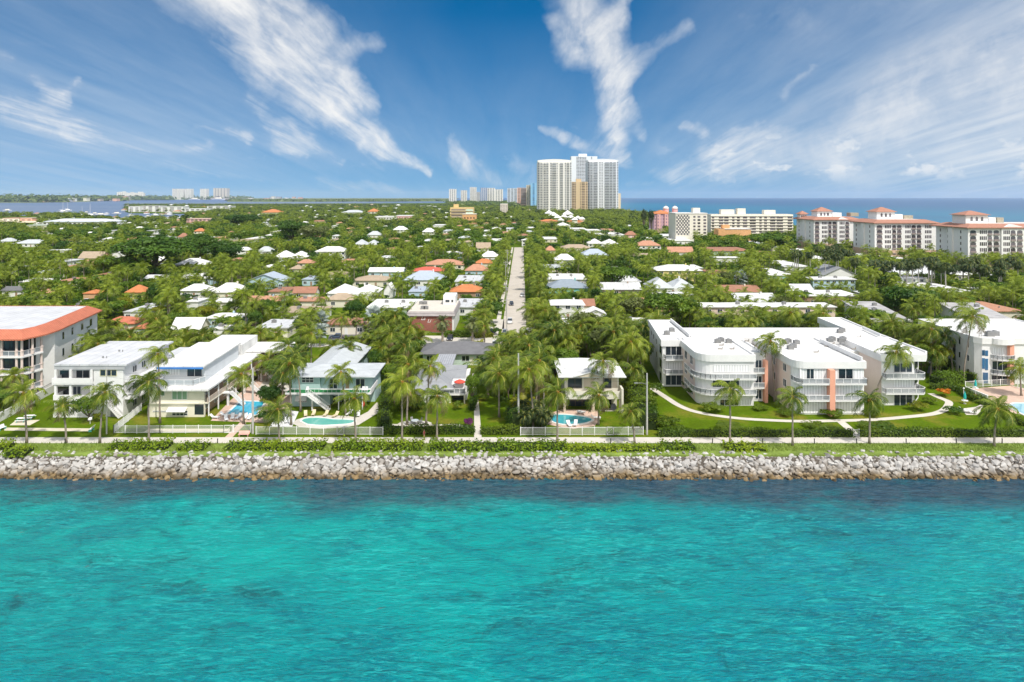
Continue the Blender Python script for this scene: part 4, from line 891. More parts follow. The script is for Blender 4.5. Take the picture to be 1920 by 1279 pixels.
 # wing four
 for ya, yb_, n, g in ((681, 698, 3, None), (711, 726, 3, SHUT), (739.5, 761, 3, None)): win(t, 1676, ya, 1710, yb_, w4, n, gm=g)
 for y in (710, 738):
  z = ZW(y, w4 - 1.2); xe = XW(1733, w4); floor_balcony([(X4a + .1, w4 - .05), (X4a + .3, w4 - 1.2), (xe - .8, w4 - 1.2), (xe, w4 - .3), (xe, w4 + 3.4)], z, [(90.6, w4 + 5.4), (X4b, w4 - .02)])
 for z in (.6, 4.0, 7.3): b = MB(); p, q = (X4b + .25 * (91 - X4b), w4 + 1.4), (X4b + .8 * (91 - X4b), w4 + 4.4); b.bar((*p, z + 1), (*q, z + 1), .14, 2.1); b.build('window', GLASS, t)
 for px_, py_, n in ((1264, 622, 1), (1360, 643, 3), (1487, 645, 3), (1584, 624, 2), (1575, 641, 4), (1492, 655, 2), (1255, 628, 1)):
  d = YD(py_, H - .3)
  for k in range(n): ac_unit(t, XW(px_, d) + k * 1.3 - .6 * n, d + (k % 2) * 1.6, H - (.25 if py_ in (622, 628) else .32), .85)
 for px_, py_ in ((1350, 655), (1372, 655), (1462, 652), (1550, 650), (1600, 655), (1610, 633), (1560, 645), (1400, 640), (1530, 661), (1352, 648), (1545, 645)):
  d = YD(py_, H - .3); x = XW(px_, d); b = MB(); b.box(x - .45, x + .45, d - .2, d + .2, H - .33, H - .1); b.tube([(x + .5, d, H - .33), (x + .5, d, H + .25)], .1, 8); b.build('roof_vent', mat('rusty_vent', (.30, .27, .24), var=.3), t)
 keep(1243, 600, 1440, 762, w2); keep(1440, 597, 1735, 778, w3); foot(34, 94, 138, 194); anch(40, 165, 'the big white condominium'); anch(65, 150, 'the big white condominium'); anch(90, 155, 'the big white condominium')

def build_condo_two():
 d = YD(720); t = thing('condominium', 'white three storey condominium with bowed front and coral column behind the corner pool', 'apartment building', (122, d, 0)); H = 11
 xl = XW(1832, d); xb = XW(1858, d); P = [(xl + .3, d + 1.5), (xl + 1.4, d + .3), (xb, d), (140, d), (140, 190), (113.5, 190)]
 b = MB(); b.prism(P, 0, H - 1.4); b.build('wall', WHITE, t)
 bow = [(xb - .1, d - .02)] + [(xb + 2.7 - 2.7 * math.cos(math.pi * k / 8), d - .02 - 1.7 * math.sin(math.pi * k / 8)) for k in range(1, 8)] + [(xb + 5.4, d - .02)]
 for dz, pts in ((0, P),):
  pts = ccw(pts); o_ = inset(pts, -.3); i_ = inset(pts, .05); b = MB(); b.loft([[(*p, H - 1.4) for p in o_], [(*p, H) for p in o_], [(*p, H) for p in i_], [(*p, H - 1.3) for p in i_]], False); b.poly(o_[::-1], H - 1.4); b.build('parapet', WHITE, t); b = MB(); b.prism(i_, H - .5, H - .3); b.build('roof', WHITE2, t)
 b = MB(); b.prism(ccw(bow), H - 1.35, H + .05); b.build('parapet', WHITE, t)
 for y in (674.5, 702):
  z = ZW(y, d - 1); b = MB(); b.prism(ccw(bow), z - .25, z); o = b.build('balcony', WHITE, t); railing(t, bow, z, 1.05, RAILG, 1.2, parent=o)
 for xa, xb_, ya, yb_, n, r in ((1860, 1889, 677, 701, 3, 1), (1859, 1889, 703.5, 722, 3, 1)): win(t, xa, ya, xb_, yb_, d, n, r)
 win(t, 1861, 652, 1889, 673, d, 4, gm=SHUT)
 def fw(x0_, x1_, ya, yb_, n):
  # on the slightly angled corner wall
  a, c = P[1], P[2]; s0, s1 = (x0_ - 1843) / (1858 - 1843), (x1_ - 1843) / (1858 - 1843); p = (a[0] + (c[0] - a[0]) * s0, a[1] + (c[1] - a[1]) * s0); q = (a[0] + (c[0] - a[0]) * s1, a[1] + (c[1] - a[1]) * s1)
  z0, z1 = ZW(yb_, d), ZW(ya, d); b = MB(); b.bar((*p, (z0 + z1) / 2), (*q, (z0 + z1) / 2), .16, z1 - z0); o = b.build('window', GLASSB, t)
 fw(1843, 1847.5, 657, 667, 3); fw(1848.2, 1853, 657.5, 667.5, 3); fw(1843, 1847.5, 672, 692, 3); fw(1848.2, 1853, 673, 694, 3); fw(1844.5, 1853, 699, 719, 2)
 b = MB(); x = XW(1895, d - .5); b.box(x - .5, x + .5, d - 1.0, d - .01, 0, H - 1.45); b.build('column', CORAL, t)
 wx = lambda y: P[0][0] + (113.5 - P[0][0]) * (y - P[0][1]) / (190 - P[0][1])
 for z in (1.2, 4.6, 7.9):
  for y in (167.5, 171, 176, 182, 187): swin(t, wx(y + .5), y, y + .8, z, z + 1.5, 1, -1)
 swin(t, wx(173.5), 173, 174.3, 3.4, 8.2, 1, -1)
 for x, y in ((117.5, 168), (119.2, 168.6)): ac_unit(t, x, y, H - .3, 1.1)
 keep(1728, 600, 1825, 690, 165); keep(1825, 640, 1900, 722, d); foot(110, 142, d - 3, 192); anch(116, d, 'the corner condominium')

# ================================================================== red brick building with script sign
def build_brick():
 d = YD(624); t = thing('commercial_building', 'red brick building with grey tiled parapet, white script sign and flat roof', 'building', (-27, d, 0))
 xl, xr = XW(766, d), XW(851, d); H = 7.0; yb = 250
 b = MB(); b.box(xl, xr, d, yb, 0, H - .4); b.build('wall', WHITE, t)
 b = MB(); b.box(xl + .5, xr - .6, d - .12, d - .002, .2, 5.6); b.build('brick_front', BRICK, t)
 b = MB(); b.loft([[(xl - .7, d - .7, 5.6), (xr + .5, d - .7, 5.6), (xr + .5, yb, 5.6), (xl - .7, yb, 5.6)], [(xl - .25, d - .1, H), (xr + .1, d - .1, H), (xr + .1, yb, H), (xl - .25, yb, H)]]); b.build('parapet', mat('grey_mansard', (.36, .33, .33), .9, var=.12, kind='shingle', bump=.2), t)
 b = MB(); b.box(xl, xr - .2, d + .2, yb - .2, H + .002, H + .05); b.build('roof', mat('buff_membrane_roof', (.60, .55, .48), .9, var=.08), t)
 for i, (px_, py_) in enumerate(((790, 571), (797, 571), (793, 580), (799, 580))): dd = YD(py_, H); ac_unit(t, XW(px_, dd), dd, H + .06, .95)
 yp = 240; x0, x1 = XW(831, yp), XW(854, yp); b = MB(); b.box(x0, x1, yp, yp + 8, H - .4, 10.2); ph = b.build('stair_house', WHITE, t)
 for xa, xb in ((835, 843), (846, 850)): win(t, xa, 562, xb, 567, yp, 1)
 for k, (txt, px_, py_, s) in enumerate((('La', 789, 600, 1.35), ('Li', 801, 604.5, 1.35))):
  cu = bpy.data.curves.new('sign_lettering', 'FONT'); cu.body = txt; cu.size = s * 1.25; cu.shear = .35; cu.extrude = .03; cu.space_character = .92
  tmp = bpy.data.objects.new('lettering', cu); COL.objects.link(tmp); me = bpy.data.meshes.new_from_object(tmp.evaluated_get(bpy.context.evaluated_depsgraph_get())); bpy.data.objects.remove(tmp); me.materials.clear(); me.materials.append(FRAME); o = bpy.data.objects.new('sign_lettering', me); COL.objects.link(o); o.parent = t; o.rotation_euler = (R(90), 0, 0);
  o.location = (XW(px_, d) - ROOTLOC[t.name][0], -.18, ZW(py_, d))
 keep(760, 566, 815, 615, d); keep(830, 553, 854, 574, 240); keep(815, 566, 850, 592, d); foot(xl - 1, xr + 1, d - 1.5, yb + 1); anch(-27, d, 'the red brick building')
for f_ in (build_red_condo, build_white_block, build_motel, build_teal_house, build_bungalow, build_beige_house, build_condo, build_condo_two, build_brick): f_()
# ------------------------------------------------------------------ neighbourhood houses
def house(x0, x1, yb, yt, kind, rm, wm, label, short=None, z=3.0, D=None, wv=7, nw=None, cat='house', rz=None, name='house'):
 """x0..x1 eave span and yb front eave line, yt ridge/back line as surveyed; z eave height"""
 d = YD(yb, z); X0, X1 = XW(x0, d), XW(x1, d); W = X1 - X0
 t = thing(name, label, cat, ((X0 + X1) / 2, d, 0)); ov = .5 if W > 8 else .3
 if kind == 'flat': D = D or min(40, max(6, YD(yt, z) - d)); rise = 0
 else:
  D = D or max(8, min(.75 * W, 16)); zr = ZW(yt, d + D / 2); rise = max(1.3, min(4.2, zr - z))
 a, c = X0 + ov, X1 - ov; y0, y1 = d + ov, d + D - ov
 b = MB(); b.box(a, c, y0, y1, 0, z)
 if kind == 'gable': gable_wall(b, a + .01, c - .01, y0 + .01, y1 - .01, z + .002, rise * .97, 'x')
 if kind == 'gabley': gable_wall(b, a + .01, c - .01, y0 + .01, y1 - .01, z + .002, rise * .97, 'y')
 b.build('wall', wm, t)
 b = MB()
 if kind == 'hip': hip(b, a, c, y0, y1, z + .004, rise, ov)
 elif kind == 'gable': gable(b, a, c, y0, y1, z + .004, rise, ov, axis='x')
 elif kind == 'gabley': gable(b, a, c, y0, y1, z + .004, rise, ov, axis='y')
 elif kind == 'twin':
  m = (a + c) / 2; hip(b, a, m, y0, y1, z + .004, rise, ov); hip(b, m + .3, c, y0 + 1, y1, z + .01, rise * .9, ov)
 elif kind == 'flat': b.box(a - ov, c + ov, y0 - ov, y1 + ov, z + .004, z + .32)
 elif kind == 'mansard':
  b.loft([[(a - ov, y0 - ov, z), (c + ov, y0 - ov, z), (c + ov, y1 + ov, z), (a - ov, y1 + ov, z)], [(a + .4, y0 + .4, z + 1.5), (c - .4, y0 + .4, z + 1.5), (c - .4, y1 - .4, z + 1.5), (a + .4, y1 - .4, z + 1.5)]])
 b.build('roof', rm, t)
 if kind in ('flat', 'mansard') and d < 420:
  top = z + (.32 if kind == 'flat' else 1.5)
  for i in range(1 + int(W > 18)):
   ac_unit(t, X0 + W * (.3 + .35 * i), d + D * .55, top + .004, .9)
  b = MB(); b.box(X0 + W * .62, X0 + W * .62 + .35, d + D * .3, d + D * .3 + .35, top, top + .6); b.build('roof_vent', STEEL, t)
 if kind in ('hip', 'twin', 'gable') and d < 420 and W > 12:
  b = MB(); cx = X0 + W * .7; b.box(cx - .3, cx + .3, d + D * .42, d + D * .42 + .6, z + rise * .5, z + rise + .7); b.build('chimney', wm, t)
 if d < 900 and W > 6:
  n = nw or max(2, int(W / 4.2)); floors = 2 if z > 5 else 1; fr = d < 420
  for f_ in range(floors):
   zz = .95 + 2.9 * f_
   for i in range(n):
    x = a + (c - a) * (i + .5) / n
    if f_ == 0 and i == n // 2:
     b = MB(); b.box(x - .5, x + .5, y0 - .04, y0 + .05, .05, 2.15); b.build('door', BROWNW if rm is not BROWNR else FRAME, t); continue
    winw(t, x - .8, x + .8, zz, zz + 1.3, y0, 2, 1, frame=fr)
  sx = 1 if X0 > 0 else -1; side_x = a if X0 > 0 else c; s = -1 if X0 > 0 else 1
  for f_ in range(floors):
   for k in range(2): y = y0 + D * (.2 + .4 * k); swin(t, side_x, y, y + 1.5, .95 + 2.9 * f_, 2.2 + 2.9 * f_, 2, s, frame=fr)
 keep(x0, yt, x1, yb + wv, d); foot(X0, X1, d, d + D)
 if short: anch((X0 + X1) / 2, d, short)
 return t
W_ = WTILE
HOUSES = [
 # --- west of the street
 (25, 80, 457, 449, 'hip', LGREYS, WHITE, 'pale grey hip roofed house far left by the lagoon trees', 'the pale grey lagoon side house'),
 (-4, 24, 453, 446, 'hip', LGREYS, WHITE, 'grey roofed house cut by the left picture edge', None),
 (103, 128, 470, 462, 'flat', W_, WHITE, 'small white flat roofed house among palms west of the silver palm', None),
 (145, 190, 484, 472, 'gable', TANR, PEACH, 'tan roofed peach house behind the silver fan palm', 'the tan and peach house'),
 (203, 232, 481, 467, 'gabley', W_, WHITE, 'white gabled house below the big dark fig crown', 'the white gabled house by the figs'),
 (325, 384, 497, 484, 'hip', W_, WHITE, 'white hip roofed villa with palms before its front', 'the white hip roofed villa', 5.8),
 (233, 271, 549, 534, 'hip', ORANGE, YELW, 'bright orange tile hip roof above a yellow wall', 'the orange hip roofed house'),
 (154, 180, 551, 543, 'hip', ORANGE, mat('tan_garage_stucco', (.55, .38, .22)), 'orange roofed garage beside the white parked van', 'the orange roofed garage'),
 (230, 264, 586, 567, 'flat', GREYR, WHITE, 'plain pale grey flat roof east of the spreading poinciana tree', None),
 (114, 143, 581, 570, 'flat', GREYR, WHITE, 'pale grey flat roof just behind the red tile edged apartments', None),
 (16, 66, 588, 575, 'twin', W_, WHITE, 'white house with two small gables behind the red tile edged apartments', 'the white twin gabled house'),
 (243, 286, 617, 605, 'hip', TERRA, PALEG, 'low house with a red clay roof and pale green wall behind the motel', 'the red roofed low house', 3.0, None, 11),
 (187, 254, 608, 593, 'hip', TERRA, OFFW, 'wide low red roof half hidden by coconut palms', None),
 (318, 376, 617, 596, 'gable', W_, PALEY, 'cream walled house with sloping white roof behind the motel', 'the cream walled white roofed house', 3.2, None, 16),
 (398, 425, 618, 611, 'flat', W_, WHITE, 'little white garden pavilion with a dark doorway', None, 3.2, None, 14),
 (335, 390, 546, 532, 'hip', W_, WHITE, 'long white hip roofed house left of the light blue house', 'the long white hip roofed house'),
 (392, 456, 549, 530, 'hip', W_, PALEY, 'white roofed house with cream walls beside the light blue house', None),
 (454, 535, 529, 512, 'gabley', BLUER, LBLUE, 'light blue gabled house with a pale blue metal roof', 'the light blue gabled house', 3.4, 14, 8),
 (347, 372, 567, 560, 'flat', W_, WHITE, 'small white flat roof deep in palms', None),
 (460, 486, 448, 441, 'flat', W_, WHITE, 'white flat roof before the fig trees', None),
 (362, 384, 434, 428, 'hip', ORANGE, OFFW, 'small vivid orange hip roof beyond the fig trees', None),
 (332, 351, 445, 436, 'hip', BROWNR, WHITE, 'small dark red roof beside the vivid orange one', None),
 (480, 511, 472, 462, 'hip', LGREYS, WHITE, 'white house with a soft grey hip roof left of three white roofs', 'the soft grey hip roofed house'),
 (512, 573, 483, 468, 'twin', W_, WHITE, 'white house with three joined hip roofs', 'the white joined roof house', 3, None, 6),
 (590, 650, 472, 462, 'hip', W_, WHITE, 'large two storey white hip roofed house with arched windows', 'the two storey white arched window house', 5.8, 14, 11),
 (555, 588, 494, 486, 'hip', SALMON, OFFW, 'salmon roof just below the joined white roofs', None),
 (541, 569, 505, 497, 'hip', TANR, OFFW, 'small tan hip roof below the salmon roof', None),
 (687, 715, 441, 433, 'hip', LGREYS, WHITE, 'grey hip roof above the grey multi hipped house', None),
 (736, 764, 431, 423, 'hip', W_, WHITE, 'bright white square villa with steep hip roof', 'the bright white square villa', 5.8),
 (791, 816, 435, 427, 'hip', W_, WHITE, 'white hip roofed villa nearest the yellow hotel', None, 5.8),
 (662, 709, 459, 445, 'twin', LGREYS, OFFW, 'grey house with several joined hips and tan chimney end', 'the grey joined hip house'),
 (811, 834, 423, 418, 'flat', W_, WHITE, 'thin white flat roof before the yellow hotel', None),
 (689, 756, 510, 502, 'gable', W_, LBLUE, 'low white gabled bungalow with light blue wall', 'the light blue walled bungalow', 3, 12, 10),
 (659, 732, 527, 516, 'hip', TANR, OFFW, 'khaki hip roofed house with cream gables', 'the khaki roofed house', 3, None, 10),
 (771, 832, 509, 500, 'hip', mat('coral_tile', (.60, .13, .09), .8, var=.1, kind='tile', bump=.2), OFFW, 'long coral red hip roof behind the blue grey roof', 'the coral red roofed house'),
 (795, 870, 497, 486, 'hip', SALMON, OFFW, 'wide pinkish tile roof with white dormer wall', 'the pinkish tiled house'),
 (755, 833, 526, 507, 'hip', BLUER, WHITE, 'large blue grey hip roof right of the khaki house', 'the large blue grey roofed house'),
 (871, 916, 508, 495, 'hip', SALMON, LBLUE, 'salmon tile hip roof on a grey blue house near the street', 'the salmon roofed house by the street', 3, None, 10),
 (890, 925, 494, 485, 'hip', ORANGE, OFFW, 'orange hip roof just behind the salmon one', None),
 (842, 908, 548, 533, 'hip', ORANGE, BROWNW, 'bright orange roof on a dark brick house beside the street', 'the bright orange roofed house', 3, None, 8),
 (852, 905, 529, 517, 'flat', GREYR, WHITE, 'pale grey flat roof between the orange roof and the salmon roof', None),
 (892, 920, 465, 455, 'gable', TANR, WHITE, 'white house with a tan gable close to the street palms', None),
 (900, 937, 482, 471, 'hip', W_, WHITE, 'white hip roof beside the palm lined street', None),
 (565, 590, 525, 518, 'flat', BLUER, LBLUE, 'small box shaped pale blue house', None, 3, None, 13),
 (501, 538, 548, 539, 'flat', BROWNR, OFFW, 'brown flat roofed bungalow below the light blue house', None),
 (547, 592, 549, 538, 'gable', BROWNR, OFFW, 'brown gabled bungalow left of the scalloped white house', None),
 (611, 706, 551, 533, 'twin', W_, WHITE, 'white house with a scalloped row of hipped roofs', 'the scalloped white house', 3, None, 9),
 (609, 664, 563, 549, 'hip', TANR, OFFW, 'dull tan hip roof in front of the scalloped white house', None, 3, None, 2),
 (686, 780, 578, 562, 'flat', W_, PALEG, 'long white flat roofed lodge with a green wall', 'the long green walled lodge', 3.2, None, 6),
 (853, 903, 577, 561, 'flat', GREYR, WHITE, 'low white flat roofed shop right of the brick building', None),
 (718, 738, 546, 531, 'gabley', W_, WHITE, 'small steep white gable left of the bluish bungalow', None),
 (765, 797, 548, 538, 'flat', BLUER, LBLUE, 'bluish bungalow half hidden by yellow palms', None, 3, None, 6),
 (478, 541, 616, 600, 'flat', GREYR, PALEY, 'whitish flat roofed motor lodge behind leaning twin palms', None, 3.2, None, 10),
 (0, 40, 545, 538, 'gable', DGREYS, WHITE, 'dark grey roofed house at the left picture edge', None, 3, None, 14),
 (440, 470, 470, 463, 'hip', W_, WHITE, 'white hip roof left of the soft grey one', None),
 (285, 312, 488, 480, 'gable', W_, OFFW, 'pale gable under the fig canopy', None),
 # --- east of the street
 (1026, 1104, 541, 523, 'hip', mat('slate_blue_roof', (.27, .32, .38), .8, var=.08, kind='shingle', bump=.1), mat('teal_stucco', (.22, .52, .50)), 'slate blue hip roofed house with teal walls and cars in front', 'the teal walled house', 3.2, 15, 10),
 (1026, 1102, 525, 514, 'flat', W_, WHITE, 'long white flat roof right behind the teal walled house', None, 3.4),
 (1127, 1204, 543, 530, 'gable', GREYR, mat('taupe_stucco', (.42, .33, .27)), 'low house with pale grey roof and dark picture windows', 'the pale grey low house', 3, 13, 10),
 (1165, 1203, 529, 516, 'flat', W_, PALEG, 'white flat roof with a pale green wall behind the pale grey house', None, 3.2),
 (1231, 1318, 508, 496, 'hip', W_, YELW, 'two storey yellow house with a broad white hip roof', 'the yellow two storey house', 5.6, 16, 12),
 (1218, 1307, 541, 520, 'twin', LGREYS, WHITE, 'rambling grey hip roofed house below the yellow house', 'the rambling grey house'),
 (1089, 1142, 479, 465, 'hip', BLUER, WHITE, 'blue grey pyramid roof house in the middle of the trees', 'the blue grey pyramid roofed house', 3.2),
 (1192, 1241, 461, 451, 'hip', SALMON, WHITE, 'long salmon hip roof across the middle distance', 'the long salmon roofed house'),
 (1253, 1302, 473, 463, 'gable', SALMON, WHITE, 'white house with a salmon gabled roof', 'the salmon gabled house', 3, 13, 7),
 (1325, 1401, 471, 465, 'mansard', BROWNR, PALEG, 'two storey brown mansard roofed block with green walls', 'the brown mansard block', 5.0, 22, 9),
 (1338, 1387, 484, 479, 'flat', W_, WHITE, 'white box shaped building before the brown mansard block', None, 4.5, 9, 9),
 (1172, 1195, 441, 432, 'hip', BROWNR, PINK, 'small brown pink house in the trees before the pink hotel', None),
 (1050, 1110, 466, 458, 'hip', TANR, OFFW, 'wide tan roof near the top of the street', None),
 (1021, 1043, 470, 461, 'hip', SALMON, OFFW, 'small salmon roof beside the street top', None),
 (1038, 1080, 488, 476, 'hip', W_, WHITE, 'white hip roofed house second row off the street', None),
 (1032, 1098, 573, 563, 'hip', W_, WHITE, 'plain two storey white house with a shallow white hip roof', 'the plain white two storey house', 5.2, 13, 20),
 (1096, 1138, 590, 578, 'gabley', W_, WHITE, 'white gabled annex right of the plain white two storey house', None, 3),
 (1088, 1117, 574, 561, 'gable', BROWNR, OFFW, 'brown gable behind the plain white two storey house', None),
 (1185, 1227, 571, 558, 'hip', SALMON, OFFW, 'peach tile roof behind the round bushy trees', None, 3, None, 3),
 (1102, 1160, 457, 446, 'twin', W_, WHITE, 'white and grey jointed roofs left of the salmon hip', None),
 (1138, 1171, 507, 499, 'hip', DGREYS, OFFW, 'dark grey roof above the round bright tree', None),
 (1317, 1570, 577, 566, 'flat', W_, mat('rosy_cream_stucco', (.70, .56, .46)), 'long two storey cream apartment lodge with a white flat roof', 'the long cream lodge', 5.8, 10, 28, 12),
 (1348, 1430, 548, 535, 'gable', BROWNR, OFFW, 'long brown gable beside the silver fan palm', 'the long brown gabled house', 3, None, 4),
 (1380, 1460, 566, 550, 'gable', GREYR, WHITE, 'grey metal roof between the brown gable and the cream lodge', None, 3.2, None, 3),
 (1293, 1320, 504, 497, 'flat', W_, WHITE, 'small white roof right of the yellow house', None),
 (1523, 1607, 525, 518, 'flat', W_, LBLUE, 'two storey pale blue motel with a gallery under a white roof', 'the pale blue gallery motel', 5.6, 11, 18, 7),
 (1543, 1612, 517, 497, 'gabley', GREYS, WHITE, 'white house with a grey gable facing the viewer', 'the grey gabled white house', 3.5, 20, 8),
 (1642, 1756, 515, 494, 'gable', mat('pale_grey_metal_roof', (.60, .62, .64), .7, kind='metalroof', bump=.1), OFFW, 'big pale grey gabled roof before the hotel palms', 'the big pale gabled building', 4.0, 20, 9),
 (1690, 1739, 523, 518, 'flat', GREYR, mat('mint_stucco', (.62, .68, .58)), 'pale mint box building with two small windows', 'the mint box building', 5.4, 8, 20, 3),
 (1739, 1833, 549, 528, 'flat', W_, WHITE, 'spreading white flat roofs below the big pale gable', 'the spreading white flat roofs', 3.4, None, 4),
 (1440, 1492, 517, 504, 'flat', W_, mat('aqua_stucco', (.35, .60, .60)), 'white flat roof with aqua trim', None, 3.2),
 (1470, 1520, 501, 488, 'flat', W_, WHITE, 'white flat roof behind the grey gabled white house', None, 3.2),
 (1485, 1526, 543, 533, 'gable', GREYR, WHITE, 'grey gable left of the pale blue motel', None, 3.2),
 (1494, 1615, 556, 545, 'flat', W_, BROWNW, 'white flat roof with rooftop units over a brown wall', 'the brown walled flat roofed block', 4.0, None, 10),
 (1860, 1924, 585, 566, 'flat', SALMON, OFFW, 'flat roof with a terracotta edge at the right picture edge', None, 3.6),
 (1524, 1560, 486, 480, 'flat', W_, WHITE, 'white flat roof under the hotel palms', None, 3.2),
 (1240, 1270, 443, 438, 'flat', W_, WHITE, 'white flat roofed garage before the cream hotel', None, 3.2),
 (1262, 1300, 452, 442, 'flat', W_, WHITE, 'white flat roofed hall below the cream hotel', None, 3.6),
 (1020, 1046, 449, 444, 'flat', W_, OFFW, 'small white flat roof by the upper street', None),
 (1790, 1830, 516, 508, 'hip', W_, OFFW, 'small white roof under royal palms right of the big pale gable', None),
]
for h in HOUSES:
 a = list(h); kw = {}
 base = a[:8]; short = a[8]
 for k, nme in zip(a[9:], ('z', 'D', 'wv', 'nw')):
  if k is not None: kw[nme] = k
 if base[6] is BROWNW: base[6] = BROWNW
 house(*base, short=short, **kw)
# two long lodges that run back from the shore
def long_lodge(pts, z, rm, wm, label, short, kx):
 """slanted long block: footprint from surveyed eave corners"""
 P = ccw([G(x, y, z) for x, y in pts]); c = (sum(p[0] for p in P) / 4, min(p[1] for p in P)); t = thing('lodge', label, 'building', (c[0], c[1], 0))
 b = MB(); b.prism(inset(P, .6), 0, z - .3); b.build('wall', wm, t); b = MB(); b.prism(P, z - .298, z); b.build('roof', rm, t)
 Q = inset(P, .6)
 for i in range(4):
  a, e = Q[i], Q[(i + 1) % 4]; ln = math.dist(a, e); nx, ny = (e[1] - a[1]) / ln, -(e[0] - a[0]) / ln
  if ny > .2 or (nx * -c[0] + ny * -c[1]) < 0: continue
  n = int(ln / 4.5)
  for k in range(n):
   for zz in (.9, 3.6):
    if zz + 1.4 > z: continue
    s = (k + .3) / n; p = (a[0] + (e[0] - a[0]) * s, a[1] + (e[1] - a[1]) * s); q = (a[0] + (e[0] - a[0]) * (s + 1.9 / ln), a[1] + (e[1] - a[1]) * (s + 1.9 / ln)); b = MB(); b.bar((*p, zz + .65), (*q, zz + .65), .14, 1.3); b.build('window', GLASS, t)
 for s in (.25, .5, .75):
  x = P[0][0] * (1 - s) + P[2][0] * s; y = P[0][1] * (1 - s) + P[2][1] * s; ac_unit(t, x, y, z + .004, .9)
 keep(*kx, c[1]); xs = [p[0] for p in P]; ys = [p[1] for p in P]; foot(min(xs), max(xs), min(ys), max(ys)); anch(*c, short)
STAIN = mat('stained_grey_roof', (.40, .39, .39), .9, var=.35, scale=.15)
long_lodge([(1638, 602), (1712, 602), (1640, 565), (1580, 565)], 6.2, STAIN, WHITE, 'long white lodge with a stained grey roof running back from the shore', 'the stained roof lodge', (1580, 562, 1712, 612))
long_lodge([(1836, 606), (1915, 606), (1830, 567), (1757, 567)], 6.2, STAIN, mat('cool_white_stucco', (.66, .68, .72), var=.05), 'white gallery lodge with a grey roof behind the corner condominium', 'the white gallery lodge', (1750, 564, 1912, 612))

